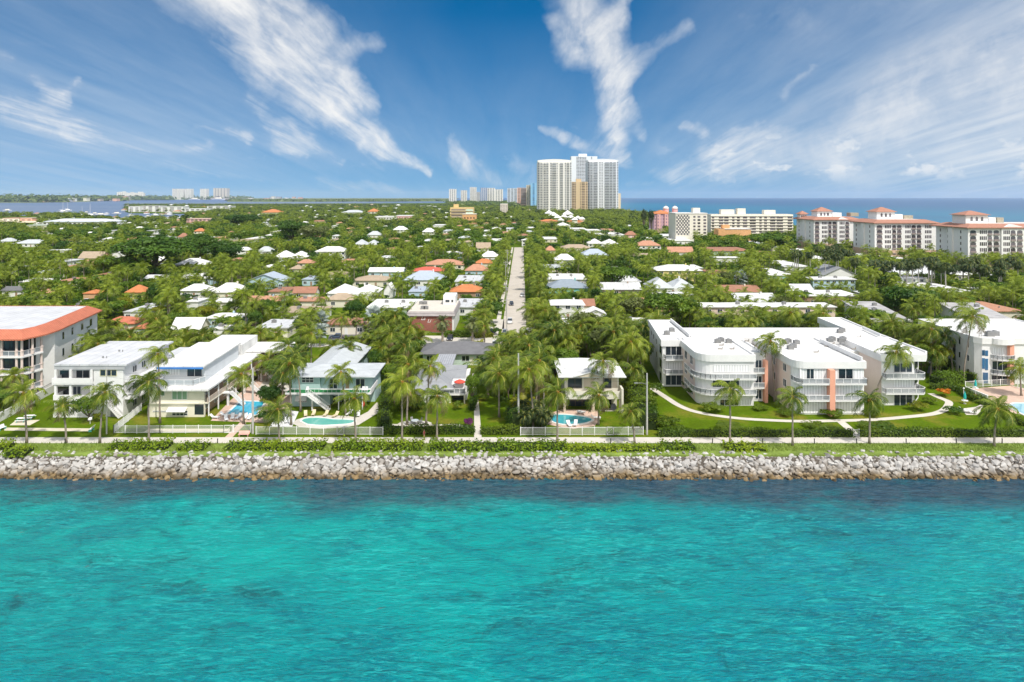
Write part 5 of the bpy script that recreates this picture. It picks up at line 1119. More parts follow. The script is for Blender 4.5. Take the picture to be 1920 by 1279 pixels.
# ------------------------------------------------------------------ grid facades for hotels and towers
def grid_windows(t, rects, gm, name='window', proud=.12):
 """rects: (x0,x1,z0,z1,Y) on walls facing -Y; the first hundred are parts of their own, the rest one mesh"""
 rest = MB(); k = 0
 for (x0, x1, z0, z1, Y) in rects:
  if k < 100: b = MB(); b.box(x0, x1, Y - proud, Y + .1, z0, z1); b.build(name, gm, t)
  else: rest.box(x0, x1, Y - proud, Y + .1, z0, z1)
  k += 1
 if rest.v: stuff(rest.build(name, gm, t))
HGL = glassmat('hotel_window_glass', (.085, .075, .085)); HBAL = mat('brown_rail', (.30, .25, .24), .6); HW = mat('hotel_white_stucco', (.80, .785, .775), var=.03)  # balcony rails share one plain brown
CLAY = mat('hotel_clay_tile', (.42, .21, .15), .85, var=.12, kind='tile', bump=.2)
def hotel_block(px0, px1, d, depth, label, wins, bals, rows, tower, ext, box_, gables=(), zE=26.0, keepy=(420, 500)):
 X0, X1 = XW(px0, d), XW(px1, d); t = thing('hotel', label, 'hotel', ((X0 + X1) / 2, d, 0)); z1 = zE
 P = [(X0, d), (X1, d), (X1, d + depth), (X0, d + depth)]
 st = d + depth * .48; P = [(X0, d), (X1, d), (X1, d + depth), (X0 + 1.8, d + depth), (X0 + 1.8, st + 1.5), (X0 - .8, st + 1.5), (X0 - .8, st - 2.5), (X0, st - 2.5)]
 b = MB(); b.prism(P, 7.0, z1); b.build('wall', HW, t); b = MB(); b.prism(inset(P, -.25), 0, 6.98); b.build('base', mat('peach_base', (.66, .46, .34)), t)
 out = inset([(X0, d), (X1, d), (X1, d + depth), (X0, d + depth)], -1.6); inn = inset([(X0, d), (X1, d), (X1, d + depth), (X0, d + depth)], 5.2)
 b = MB(); b.loft([[(*p, z1) for p in out], [(*p, z1 + .5) for p in out], [(*p, z1 + 2.7) for p in inn], [(*p, z1 + 2.2) for p in inn]], False); b.poly(out[::-1], z1); b.build('roof', CLAY, t)
 b = MB(); b.prism(inset(inn, -.05), z1 + .01, z1 + 2.55); b.build('roof_deck', WHITE2, t)
 for (a, c) in gables: x0, x1 = XW(a, d), XW(c, d); xm = (x0 + x1) / 2; b = MB(); b.prism([(x0, d - .9), (x1, d - .9), (x1, d - .01), (x0, d - .01)], 7.2, z1 + .4); b.loft([[(x0, y, z1 + .4), (x1, y, z1 + .4), (xm, y, z1 + 2.3)] for y in (d - .9, d + 3)]); b.build('bay', HW, t)
 r1, r2 = [], []
 ing = lambda p: any(a <= p <= c for a, c in gables)
 for r in range(rows):
  zt = z1 - 1.3 - r * 3.55
  for (a, c) in wins:
   n = 4; Y = d - (.9 if ing(a) else 0)
   for i in range(n): x0 = XW(a, d) + (XW(c, d) - XW(a, d)) * (i + .12) / n; x1 = XW(a, d) + (XW(c, d) - XW(a, d)) * (i + .78) / n; r1.append((x0, x1, zt - 2.1, zt, Y))
  for (a, c) in bals: Y = d - (.9 if ing(a) else 0); r2.append((XW(a, d), XW(c, d), zt - 2.9, zt + .1, Y))
 grid_windows(t, r1, HGL)
 for (x0, x1, za, zb, Y) in r2:
  b = MB(); xm = (x0 + x1) / 2; w_ = (x1 - x0) / 2; prof = [(x0, za), (x1, za), (x1, zb - .6)] + [(xm + w_ * math.cos(a), zb - .6 + .6 * math.sin(a)) for a in (R(45), R(90), R(135))] + [(x0, zb - .6)]
  b.loft([[(p[0], Y - .03, p[1]) for p in prof], [(p[0], Y + .1, p[1]) for p in prof]]); o = b.build('balcony', HGL, t)
  b = MB(); b.box(x0, x1, Y - .55, Y - .45, za, za + 1.05); b.box(x0, x1, Y - .45, Y - .04, za - .15, za); b.build('railing', HBAL, o, off=ROOTLOC[t.name])
 for s in (.18, .62, .85):
  y = d + depth * s; xx = X0 + (1.8 if s > .55 else 0)
  for r in range(rows): z = z1 - 3.4 - r * 3.55; b = MB(); b.box(xx - .1, xx + .1, y, y + 1.0, z, z + 1.8); b.build('window', HGL, t)
 for (a, c, yt, yb, dz) in tower:
  dd = d + depth * dz; x0, x1 = XW(a, dd), XW(c, dd); zr, ze = ZW(yt, dd), ZW(yb, dd); w_ = x1 - x0
  b = MB(); b.box(x0 + 1.2, x1 - 1.2, dd, dd + w_ * .8, z1 + .2, ze + .2); o = b.build('roof_tower', HW, t)
  b = MB(); hip(b, x0 + 1.2, x1 - 1.2, dd, dd + w_ * .8, ze + .204, max(1.5, zr - ze), 1.2); b.build('tower_roof', CLAY, o, off=ROOTLOC[t.name])
  for k in (-1, 0, 1):
   xm = (x0 + x1) / 2 + k * w_ * .2; b = MB(); b.loft([[(xm - .7, y, ze - 3.4), (xm + .7, y, ze - 3.4), (xm + .7, y, ze - 1.4), (xm, y, ze - .7), (xm - .7, y, ze - 1.4)] for y in (dd - .1, dd + .1)]); b.build('window', HGL, o, off=ROOTLOC[t.name])
 for (a, c, yt) in ext: dd = d + depth * .5; b = MB(); b.box(XW(a, dd), XW(c, dd), dd + 1, dd + 11, z1 + 2.56, ZW(yt, dd)); b.build('stair_house', HW, t)
 for (a, c, yt) in box_: dd = d + depth * .55; b = MB(); b.box(XW(a, dd), XW(c, dd), dd, dd + 7, z1 + 2.56, ZW(yt, dd)); b.build('plant_box', mat('louvred_plant_box', (.40, .35, .27), var=.3, scale=.8), t)
 keep(XW(1, 1) * 0 + min(px0, PX(X0, d + depth, 0)[0]), keepy[0], px1, keepy[1], d); foot(X0 - 2, X1 + 2, d - 2, d + depth + 2)
 return t
hotel_block(1815, 2010, 412, 34, 'white seven storey resort wing with red clay roof at the right edge', [(1837, 1851), (1879, 1892), (1925, 1938)], [(1819, 1830), (1852, 1860), (1863, 1873), (1893, 1902), (1905, 1915), (1940, 1949)], 6,
   [(1807, 1856, 396, 404, .25)], [(1856, 1869, 408)], [(1870, 1882, 408)], [(1876, 1921)], keepy=(412, 487))
hotel_block(1640, 1757, 486, 34, 'white seven storey resort wing with clay roof between the other two', [(1659, 1671), (1697, 1708), (1734, 1747)], [(1644, 1654), (1673, 1680), (1682, 1690), (1709, 1717), (1719, 1727)], 6,
   [(1641, 1681, 389, 398, .45)], [(1680, 1694, 402)], [(1695, 1712, 404)], keepy=(405, 465))
hotel_block(1526, 1613, 553, 38, 'white resort wing with clay roof farthest from the viewer', [(1541, 1552), (1573, 1583)], [(1528, 1536), (1553, 1559), (1561, 1568), (1584, 1591)], 6,
   [(1530, 1562, 389, 397, .35), (1498, 1516, 396, 402, .75)], [(1562, 1579, 399)], [(1595, 1610, 399)], [(1569, 1592)], keepy=(402, 455))

# cream slab hotel, its screened wing, the pink domed hotel and the orange annex
def cream_hotel():
 d = 705; x0, x1 = XW(1333, d), XW(1487, d); H = ZW(402, d); CR = mat('cream_concrete', (.76, .72, .63), var=.05)
 t = thing('hotel', 'long cream slab hotel with dark window bands in front of the ocean', 'hotel', ((x0 + x1) / 2, d, 0))
 b = MB(); b.box(x0, x1, d, d + 16, 0, H); b.build('wall', CR, t)
 rects = []; fl = (H - 3.0) / 8
 for r in range(8):
  z = H - 2.6 - r * fl
  for a, c in ((1335, 1339), (1348, 1356), (1358, 1366), (1373, 1377), (1382, 1387), (1393, 1401), (1406, 1417), (1424, 1428), (1433, 1438), (1444, 1454), (1456, 1468), (1477, 1485)): rects.append((XW(a, d), XW(c, d), z - 1.5, z, d))
 grid_windows(t, rects, HGL, proud=.2)
 for r in range(9): z = H - 2.6 - r * fl + 1.0; b = MB(); b.box(x0 - .3, x1 + .3, d - .8, d - .02, z - .35, z); b.build('balcony_band', CR, t)
 for a, c, yt in ((1352, 1377, 393), (1383, 1398, 391), (1433, 1454, 394)): dd = d + 6; b = MB(); b.box(XW(a, dd), XW(c, dd), dd, dd + 7, H + .002, ZW(yt, dd)); b.build('roof_house', CR, t)
 keep(1325, 390, 1487, 438, d); foot(x0, x1, d, d + 18)
 d = 660; x0, x1 = XW(1267, d), XW(1326, d); H = ZW(401, d)
 t = thing('hotel', 'cream hotel wing with a dark diamond screen wall left of the long slab', 'hotel', ((x0 + x1) / 2, d, 0)); b = MB(); b.box(x0, x1, d, d + 30, 0, H); b.build('wall', CR, t)
 b = MB(); b.box(x0 - .3, x1 + .3, d - .4, d + 30, H + .002, H + .8); b.build('roof', WHITE2, t)
 sx0, sx1 = XW(1268, d), XW(1293, d); b = MB(); b.box(sx0, sx1, d - .1, d + .1, 8, H - 1); sc = b.build('screen_backing', mat('dark_screen', (.10, .10, .12)), t)
 n, m = 9, 11; b = MB()
 for i in range(n):
  for j in range(m):
   if (i + j) % 2: continue
   cx = sx0 + (sx1 - sx0) * (i + .5) / n; cz = 8 + (H - 9) * (j + .5) / m; w_, h_ = (sx1 - sx0) / n * .62, (H - 9) / m * .62; b.loft([[(cx - w_, y, cz), (cx, y, cz - h_), (cx + w_, y, cz), (cx, y, cz + h_)] for y in (d - .3, d - .11)])
 b.build('screen_pattern', CR, t)
 rects = []
 for r in range(7):
  z = H - 2 - r * 3.1
  for a, c in ((1300, 1304), (1308, 1313), (1319, 1324)): rects.append((XW(a, d), XW(c, d), z - 1.7, z, d))
 grid_windows(t, rects, HGL); b = MB(); b.box(XW(1304, d), XW(1317, d), d + 8, d + 16, H + .81, ZW(390, d + 8)); b.build('roof_house', CR, t)
 keep(1266, 390, 1326, 432, d); foot(x0, x1, d, d + 31)
 d = 860; x0, x1 = XW(1226, d), XW(1272, d); H = ZW(401, d)
 t = thing('hotel', 'pink hotel with orange tile roof and two pale domes', 'hotel', ((x0 + x1) / 2, d, 0)); b = MB(); b.box(x0, x1, d, d + 30, 0, H); b.build('wall', PINKD, t)
 for i in range(3): a = x0 + (x1 - x0) * (.2 + .3 * i); b = MB(); b.box(a - 2.2, a + 2.2, d - 1.5, d - .01, 0, H - .5); b.build('bay', PINK, t)
 b = MB(); hip(b, x0, x1 - 8, d, d + 26, H + .002, 4.5, 1); b.build('roof', ORANGE, t)
 rects = [(x0 + (x1 - x0) * (k + .35) / 9, x0 + (x1 - x0) * (k + .7) / 9, z, z + 1.8, d - (1.5 if k % 3 == 1 else 0)) for k in range(9) for z in range(4, int(H) - 2, 4)]; grid_windows(t, rects, mat('mauve_window', (.25, .15, .25)))
 for a, c in ((1243, 1254), (1260, 1271)):
  dd = d + 14; xm = (XW(a, dd) + XW(c, dd)) / 2; r_ = (XW(c, dd) - XW(a, dd)) / 2; zt = ZW(392, dd); b = MB(); b.tube([(xm, dd, H), (xm, dd, zt)], r_, 12); o = b.build('drum', PINK, t)
  b = MB(); b.loft([[(xm + r_ * 1.05 * math.cos(e) * math.cos(k * math.pi / 8), dd + r_ * 1.05 * math.cos(e) * math.sin(k * math.pi / 8), zt + r_ * math.sin(e)) for k in range(16)] for e in [R(q) for q in (0, 20, 40, 60, 78)]]); b.tube([(xm, dd, zt + r_ * .95), (xm, dd, zt + r_ * 1.5)], [.3, .05], 6); b.build('dome', mat('pale_dome', (.78, .72, .70)), o, off=ROOTLOC[t.name], smooth=True)
 keep(1225, 383, 1272, 420, d); foot(x0, x1, d, d + 31)
 d = 640; x0, x1 = XW(1347, d), XW(1408, d)
 t = thing('building', 'low bright orange annex with a flat white roof before the cream hotel', 'building', ((x0 + x1) / 2, d, 0)); b = MB(); b.box(x0, x1, d, d + 14, 0, ZW(430, d)); b.build('wall', mat('orange_stucco', (.66, .37, .17)), t)
 b = MB(); b.box(x0 + 6, x1 + .5, d - .4, d + 14.4, ZW(430, d) + .002, ZW(430, d) + .6); b.build('roof', WHITE2, t); b = MB(); b.box(XW(1357, d), XW(1371, d), d + 4, d + 9, ZW(430, d) + .603, ZW(422, d)); b.build('stair_house', MATS['orange_stucco'], t)
 for i in range(4): winw(t, x0 + 3 + 6 * i, x0 + 5 + 6 * i, 5, 7, d, 2, frame=False)
 keep(1347, 422, 1408, 435, d); foot(x0, x1, d, d + 15)
cream_hotel()

# yellow hotel in the middle distance
def yellow_hotel():
 d = 1180; x0, x1 = XW(844, d), XW(888, d); H = ZW(389, d); Y = mat('buff_yellow_stucco', (.68, .50, .24), var=.05)
 t = thing('hotel', 'stepped yellow hotel with white window bands rising from the trees', 'hotel', ((x0 + x1) / 2, d, 0)); b = MB(); b.box(x0, x1, d, d + 25, 0, H); b.build('wall', Y, t)
 b = MB(); b.box(XW(850, d), XW(859, d), d + 5, d + 15, H + .01, ZW(383, d)); b.build('roof_house', Y, t)
 for r in range(4): z = H - 3.2 - r * 5.2; b = MB(); b.box(x0 + 2, x1 - 14, d - .3, d + .1, z - 1.8, z); b.build('window', HGL, t); b = MB(); b.box(x1 - 13, x1 - 1, d - .3, d + .1, z - 2.6, z); b.build('window', glassmat('pale_green_glass', (.35, .45, .38)), t); b = MB(); b.box(x0 - .5, x1 + .5, d - 1.2, d - .31, z - 3.2, z - 2.7); b.build('balcony_band', OFFW, t)
 keep(843, 383, 890, 407, d); foot(x0, x1, d, d + 26)
 d = 1120; x0, x1 = XW(867, d), XW(893, d); t = thing('building', 'orange stucco building at the foot of the yellow hotel', 'building', ((x0 + x1) / 2, d, 0)); b = MB(); b.box(x0, x1, d, d + 20, 0, ZW(402, d)); b.build('wall', MATS['orange_stucco'], t); b = MB(); b.box(x0 - .4, x1 + .4, d - .4, d + 20.4, ZW(402, d) + .01, ZW(402, d) + .8); b.build('roof', OFFW, t)
 for k in range(4):
  for z in (4, 9): winw(t, x0 + 3 + 5 * k, x0 + 5 + 5 * k, z, z + 2.4, d, 1, frame=False)
 keep(867, 402, 893, 413, d); foot(x0, x1, d, d + 21)
yellow_hotel()

# ------------------------------------------------------------------ ocean front towers
def tower(px0, px1, yt, d, depth, label, wm, gm, cols, fl=4.8, bands=None, crown=None, chamfer=0, keepit=True, side=None, name='tower', slabs=True, zb=0):
 X0, X1 = XW(px0, d), XW(px1, d); H = ZW(yt, d); t = thing(name, label, 'tower', ((X0 + X1) / 2, d, 0)); ch = chamfer
 P = [(X0 + ch, d), (X1 - ch, d), (X1, d + ch), (X1, d + depth), (X0, d + depth), (X0, d + ch)] if ch else [(X0, d), (X1, d), (X1, d + depth), (X0, d + depth)]
 b = MB(); b.prism(P, zb, H); b.build('wall', wm, t)
 n = max(2, int((H - 6) / fl)); rects = []
 W = X1 - X0 - 2 * ch; order = list(range(n))
 for r in order:
  z = H - 2.2 - r * fl
  for (a, c) in cols: rects.append((X0 + ch + W * a, X0 + ch + W * c, z - fl * .52, z, d))
 grid_windows(t, rects, gm, proud=.4)
 if bands:
  for (a, c) in bands:
   b = MB()
   for r in range(n): z = H - 2.2 - r * fl - fl * .58; b.box(X0 + ch + W * a, X0 + ch + W * c, d - 1.7, d - .42, z - .2, z + .75)
   stuff(b.build('balcony', wm, t))
 if ch:
  for s, (p, q) in ((-1, (P[5], P[0])), (1, (P[1], P[2]))):
   b = MB()
   for r in range(n): z = H - 2.2 - r * fl; a = [p[j] + (q[j] - p[j]) * .15 for j in (0, 1)]; c = [p[j] + (q[j] - p[j]) * .85 for j in (0, 1)]; b.bar((*a, z - .9), (*c, z - .9), .8, fl * .5)
   stuff(b.build('window', gm, t))
 if crown == 'arc':
  m = 10; pts = [(X0 + (X1 - X0) * k / m, H + 7.5 * math.sin(math.pi * (.18 + .64 * k / m))) for k in range(m + 1)]; prof = [(X0, H + .01), (X1, H + .01)] + [(p[0], p[1] + 1) for p in pts[::-1]]; b = MB(); b.loft([[(p[0], y, p[1]) for p in prof] for y in (d + 3, d + depth * .6)]); b.build('crown', wm, t)
 if crown == 'box': b = MB(); b.box(X0 + W * .3, X0 + W * .62, d + depth * .3, d + depth * .6, H + .01, H + 9); b.build('roof_house', wm, t)
 if side:
  s0, z1 = side; b = MB(); b.box(X1 + .01, X1 + s0, d + 10, d + depth, 0, z1); b.build('side_wing', mat('beige_concrete', (.66, .56, .42)), t)
 if keepit: keep(px0, yt - 4, px1, HZ + FPX * (CAMZ - 10) / d - 3, d); foot(X0, X1, d, d + depth)
 return t
TW = mat('tower_white', (.78, .76, .72), var=.03); TGL = glassmat('tower_glass', (.10, .11, .135)); TB = mat('tower_beige', (.62, .48, .30), var=.04)
tower(1008, 1072, 304, 1900, 60, 'broad white condominium tower with balcony columns and curved crown, nearest of the tower group', TW, TGL, [(.02, .09), (.13, .2), (.22, .29), (.35, .40), (.42, .55), (.57, .60), (.68, .78), (.84, .88), (.91, .98)], bands=[(.0, .30), (.40, .56), (.66, .79), (.9, 1)], crown='arc', chamfer=6)
tower(1102, 1160, 303, 2050, 60, 'broad grey white condominium tower on the ocean side of the group', mat('tower_cool_white', (.70, .72, .75), var=.03), TGL, [(.02, .1), (.14, .29), (.36, .40), (.44, .48), (.56, .72), (.74, .84), (.87, .97)], bands=[(0, .3), (.54, .98)], crown='arc', chamfer=6, side=(8, 55))
tower(1071, 1120, 293, 2300, 40, 'tall white slab tower with a dark window grid rising between two broad towers', mat('tower_pale_blue_white', (.76, .79, .83), var=.02), TGL, [(.20, .25), (.265, .315), (.33, .38), (.395, .445), (.46, .51), (.525, .575), (.76, .80)], crown='box')
tower(1072, 1102, 341, 1980, 40, 'lower beige tower standing before the white slab tower', TB, glassmat('brown_tower_glass', (.10, .07, .06)), [(.02, .16), (.18, .26), (.52, .57), (.62, .82), (.88, .97)], crown='box')
tower(995, 1006, 343, 3100, 40, 'slim blue glazed tower with white side wall', mat('sky_blue_concrete', (.25, .48, .70)), glassmat('deep_blue_glass', (.02, .10, .25)), [(.35, .65)], keepit=False)
tower(987, 995, 347, 3150, 30, 'slim cream tower left of the blue glazed one', mat('cream_tower', (.72, .64, .48)), TGL, [(.1, .4), (.5, .9)], keepit=False)
tower(976, 987, 352, 3200, 30, 'brown banded apartment tower beside the cream one', mat('brown_tower', (.45, .33, .28)), TGL, [(.05, .95)], keepit=False)
tower(970, 976, 352, 3500, 30, 'narrow peach tower edge behind the brown banded one', PEACH, TGL, [(.2, .8)], keepit=False)
tower(951, 970, 353, 4200, 40, 'pale blue grey distant tower block', mat('pale_blue_tower', (.60, .66, .74)), TGL, [(.05, .3), (.4, .6), (.7, .95)], fl=5, keepit=False)
for i, (a, c, yt, m, lb) in enumerate(((842, 855, 354.5, None, 'distant white tower standing first on the lagoon side'), (864, 875, 357, None, 'distant white tower second from the lagoon side'), (881, 893, 351, None, 'tall distant white tower third from the lagoon side'), (893, 900, 360, 'g', 'small distant grey tower'), (901, 913, 352, 'b', 'distant tower with dark blue glass stripes'), (913, 928, 352.5, None, 'distant broad white tower right of the blue striped one'), (928, 943, 355, None, 'distant pale stepped tower at the end of the row'))):
 tower(a, c, yt, 5200 + 150 * (i % 3), 60, lb, {None: TW, 'g': mat('grey_tower', (.5, .5, .52)), 'b': mat('blue_tower', (.16, .22, .38))}[m], TGL if m != 'b' else mat('white_stripe', (.7, .72, .75)), [(.1, .28), (.4, .6), (.72, .9)], fl=7, keepit=False)
for a, c, yt, lb in ((323, 333, 354, 'pale twin tower block across the lagoon, first of the pair'), (334, 343, 354, 'pale twin tower block across the lagoon, second of the pair'), (347, 357, 354, 'pale tower right of the twin blocks across the lagoon'), (375, 386, 354, 'slim pale tower across the lagoon'), (400, 425, 353, 'wide beige tower block across the lagoon')):
 tower(a, c, yt, 11200, 120, lb, mat('beige_far_tower', (.62, .57, .50)) if a == 400 else TW, TGL, [(.12, .22), (.32, .42), (.55, .65), (.78, .88)], fl=14, keepit=False)
# white tent pavilions and orange roofs under the towers
PAV = mat('white_canvas', (.82, .82, .84), var=.02)
for i, (x, y, s) in enumerate(((1038, 404, 9), (1030, 400, 8), (1046, 408, 7), (1065, 402, 10), (1058, 407, 7), (1071, 408, 7), (1084, 409, 6), (1092, 411, 6), (1078, 412, 6), (1052, 413, 6))):
 d = YD(y, 9); X = XW(x, d); w_ = s * d / FPX
 t = thing('pavilion', 'white pyramid roofed pavilion at the foot of the towers', 'pavilion', (X, d, 0), 'white pyramid roofed pavilions')
 b = MB(); b.box(X - w_ * .8, X + w_ * .8, d, d + w_ * 1.6, 0, 8.8); b.build('wall', OFFW, t); b = MB(); hip(b, X - w_ * .8, X + w_ * .8, d, d + w_ * 1.6, 8.8, w_ * .75, w_ * .25); b.build('roof', PAV, t)
 keep(x - s, y - 8, x + s, y + 2, d)
for x0, x1, y in ((1011, 1048, 415), (1064, 1095, 416)):
 house(x0, x1, y, y - 4, 'hip', ORANGE, PEACH, 'long low orange roof below the pavilions, nearer the %s' % ('lagoon' if x0 < 1020 else 'ocean'), z=5, D=25, wv=3)
house(1043, 1070, 423, 417, 'hip', W_, OFFW, 'white pyramid roofed hall in front of the orange roofs', z=6, D=22, wv=2)
for i, (x0, x1, y) in enumerate(((1066, 1100, 430), (1100, 1128, 433), (1215, 1242, 430), (1140, 1166, 440), (1160, 1172, 441))):
 house(x0, x1, y, y - 4, 'flat', W_, WHITE, 'low white flat roof in the trees before the towers, %s' % ('nearest the pavilions', 'with a long eave', 'below the pink hotel', 'half sunk in green', 'smallest of them')[i], z=4, wv=3)

# far small houses in the canopy (individually built, a few pixels each)
rr = random.Random(5)
FARM = [W_, GREYR, WHITE2, SALMON, BROWNR, LGREYS, TANR, W_]; FARN = ['white', 'grey', 'white', 'salmon', 'brown', 'grey', 'tan', 'white']
k = 0
for i in range(5000):
 y = rr.uniform(384, 456); x = rr.uniform(225 if y < 400 else 60, 1220)
 if 835 < x < 900 and y < 418: continue
 if x > 1000 and y < 420: continue
 w_ = rr.uniform(9, 15) * (y - HZ) / 42.0 ; w_ = min(max(w_, 3.5), 34)
 if y < 398: w_ *= 1.6
 if any(a < x + w_ and x - 4 < c and b_ - 3 < y < e + 4 for a, b_, c, e, _ in KEEP): continue
 j = rr.randrange(8); z = rr.choice((3.2, 3.2, 5.5)); 
 house(x, x + w_, y, y - max(1.5, w_ * .16), rr.choice(('hip', 'hip', 'flat')), FARM[j], WHITE if j != 3 else OFFW, 'tiny far off house with a %s roof showing between the treetops' % FARN[j], z=z, wv=2); SOFT.add(KEEP[-1])
 k += 1
 if k > 190: break
k = 0
for i in range(6000):
 y = rr.uniform(456, 612); x = rr.uniform(-20, 1900); w_ = rr.uniform(11, 17) * (y - HZ) / 42.0
 if any(a - 6 < x + w_ and x - 6 < c and b_ - 7 < y < e + 9 for a, b_, c, e, _ in KEEP) or 935 < x + w_ and x < 1000: continue
 d_ = YD(y, 3.2); X_ = XW(x, d_)
 if any(a < X_ + w_ * d_ / FPX and X_ < c and e - 3 < d_ + 13 and d_ < f_ + 3 for a, c, e, f_ in FOOT): continue
 j = rr.randrange(8); house(x, x + w_, y, y - w_ * .15, rr.choice(('hip', 'flat', 'gable', 'flat')), FARM[j], rr.choice((WHITE, OFFW, PALEY, LBLUE)), 'low house with a %s roof half hidden among the garden trees' % FARN[j], z=3.2, wv=8); SOFT.add(KEEP[-1]); k += 1
 if k > 46: break
for o in COL.objects:
 if o.parent is None and str(o.get('label', '')).startswith(('tiny far off house', 'low house with a')): o['group'] = ('far off' if 'far' in o['label'] else 'garden') + ' houses with a %s roof' % o['label'].split(' roof')[0].split()[-1]
# pale lodges and the marina apartments by the lagoon
def slab(x0, x1, yb, H, depth, wm, rm, label, name='building', n=8, cat='building', rise=0):
 d = YD(yb); X0, X1 = XW(x0, d), XW(x1, d); t = thing(name, label, cat, ((X0 + X1) / 2, d, 0)); b = MB(); b.box(X0, X1, d, d + depth, 0, H); b.build('wall', wm, t)
 b = MB()
 if rise: hip(b, X0, X1, d, d + depth, H + .01, rise, 1)
 else: b.box(X0 - .5, X1 + .5, d - .5, d + depth, H + .01, H + .7)
 b.build('roof', rm, t); fl = max(1, int(H / 3.4))
 for f_ in range(fl):
  for i in range(n): x = X0 + (X1 - X0) * (i + .5) / n; w_ = (X1 - X0) / n * .28; b = MB(); b.box(x - w_, x + w_, d - .1, d + .1, 1 + f_ * 3.4, 2.8 + f_ * 3.4); b.build('window', HGL, t)
 keep(x0, HZ + FPX * (CAMZ - H) / (d + depth), x1, yb - 1, d); foot(X0, X1, d, d + depth)
slab(80, 208, 426, 8.0, 40, WHITE, mat('pale_blue_roof', (.58, .62, .68)), 'long white marina apartments with a pale blue grey roof', n=16, rise=4)
slab(47, 90, 430, 5.0, 30, OFFW, mat('sage_roof', (.45, .50, .42)), 'low sage roofed hall beside the marina apartments', n=5)
slab(241, 262, 397.5, 16, 40, WHITE, WHITE2, 'white lagoon apartments at the tip of the spit', n=2); slab(264, 300, 397.2, 17, 40, WHITE, WHITE2, 'white lagoon apartments in the middle of the spit', n=3); slab(302, 343, 397.4, 15, 40, WHITE, WHITE2, 'white lagoon apartments at the inner end of the spit', n=3)
slab(346, 386, 399, 11, 50, WHITE, WHITE2, 'long low white building with a grey canopy right of the spit', n=4); slab(388, 430, 395, 14, 50, WHITE, WHITE2, 'white apartment row beyond the grey canopy', n=3)
slab(349, 395, 418.5, 7, 30, PINK, mat('pink_roof', (.62, .45, .38)), 'pink flat roofed building behind the vivid orange roof', n=6)
slab(703, 740, 415, 8, 40, WHITE, WHITE2, 'white school like block left of its pinkish neighbour', n=7); slab(742, 772, 414, 9, 40, PINK, WHITE2, 'pinkish two storey block in the middle distance', n=6)
slab(588, 609, 419.5, 4.5, 25, PINK, SALMON, 'low pink building with a salmon roof', n=4); slab(490, 524, 403, 6, 40, OFFW, ORANGE, 'broad orange roofed mansion far off', n=4, rise=8); slab(689, 709, 402, 7, 30, OFFW, ORANGE, 'square orange roofed mansion far off', n=3, rise=8); slab(640, 682, 403, 6, 40, WHITE, LGREYS, 'wide grey roofed mansion far off', n=5, rise=6)
slab(938, 952, 401, 26, 40, mat('pale_pink_concrete', (.74, .66, .60)), WHITE2, 'pale pink terraced apartment block by the end of the street', n=4)
slab(5, 36, 414.5, 5, 30, OFFW, mat('rust_roof', (.40, .24, .18)), 'work sheds on the sand spit', n=3, name='shed', cat='shed'); slab(38, 60, 414.5, 5, 30, PEACH, mat('tan_metal_roof', (.5, .42, .33)), 'tan work shed at the end of the sand spit', n=2, name='shed', cat='shed')
# the built up mainland shore
for i in range(120):
 x = rr.uniform(-20, 232) if i < 95 else rr.uniform(232, 560); yb = rr.uniform(375.8, 379.2) - max(0, (x - 100) / 130 * 2.2); yb = max(yb, 374.2)
 if x > 232: yb = rr.uniform(373.9, 374.4)
 d = YD(yb); w_ = rr.uniform(3, 12) * d / FPX; H = rr.uniform(2.2, 6.0) * d / FPX; X = XW(x, d)
 if 218 < x < 270 and i < 95: H *= 2
 b = MB(); b.box(X, X + w_, d, d + 60, .5, H); b.box(X - 2, X + w_ + 2, d - 2, d + 60, H + .1, H + 3)
 o = b.build('waterfront_building', rr.choice((WHITE, OFFW, PEACH, mat('far_tan', (.5, .42, .35)), mat('far_grey', (.42, .42, .44)))), None); tag(o, 'tiny pale building on the built up mainland shore across the lagoon', 'building', 'tiny buildings on the mainland shore')
for i in range(14):
 x = 219 + i * 3.6; d = 10500; X = XW(x, d); b = MB(); b.box(X, X + 24, d, d + 60, .5, rr.uniform(100, 130)); o = b.build('apartment_building', TW, None); tag(o, 'far white apartment slab in a row above the mainland trees', 'building', 'far white apartment slabs in a row')
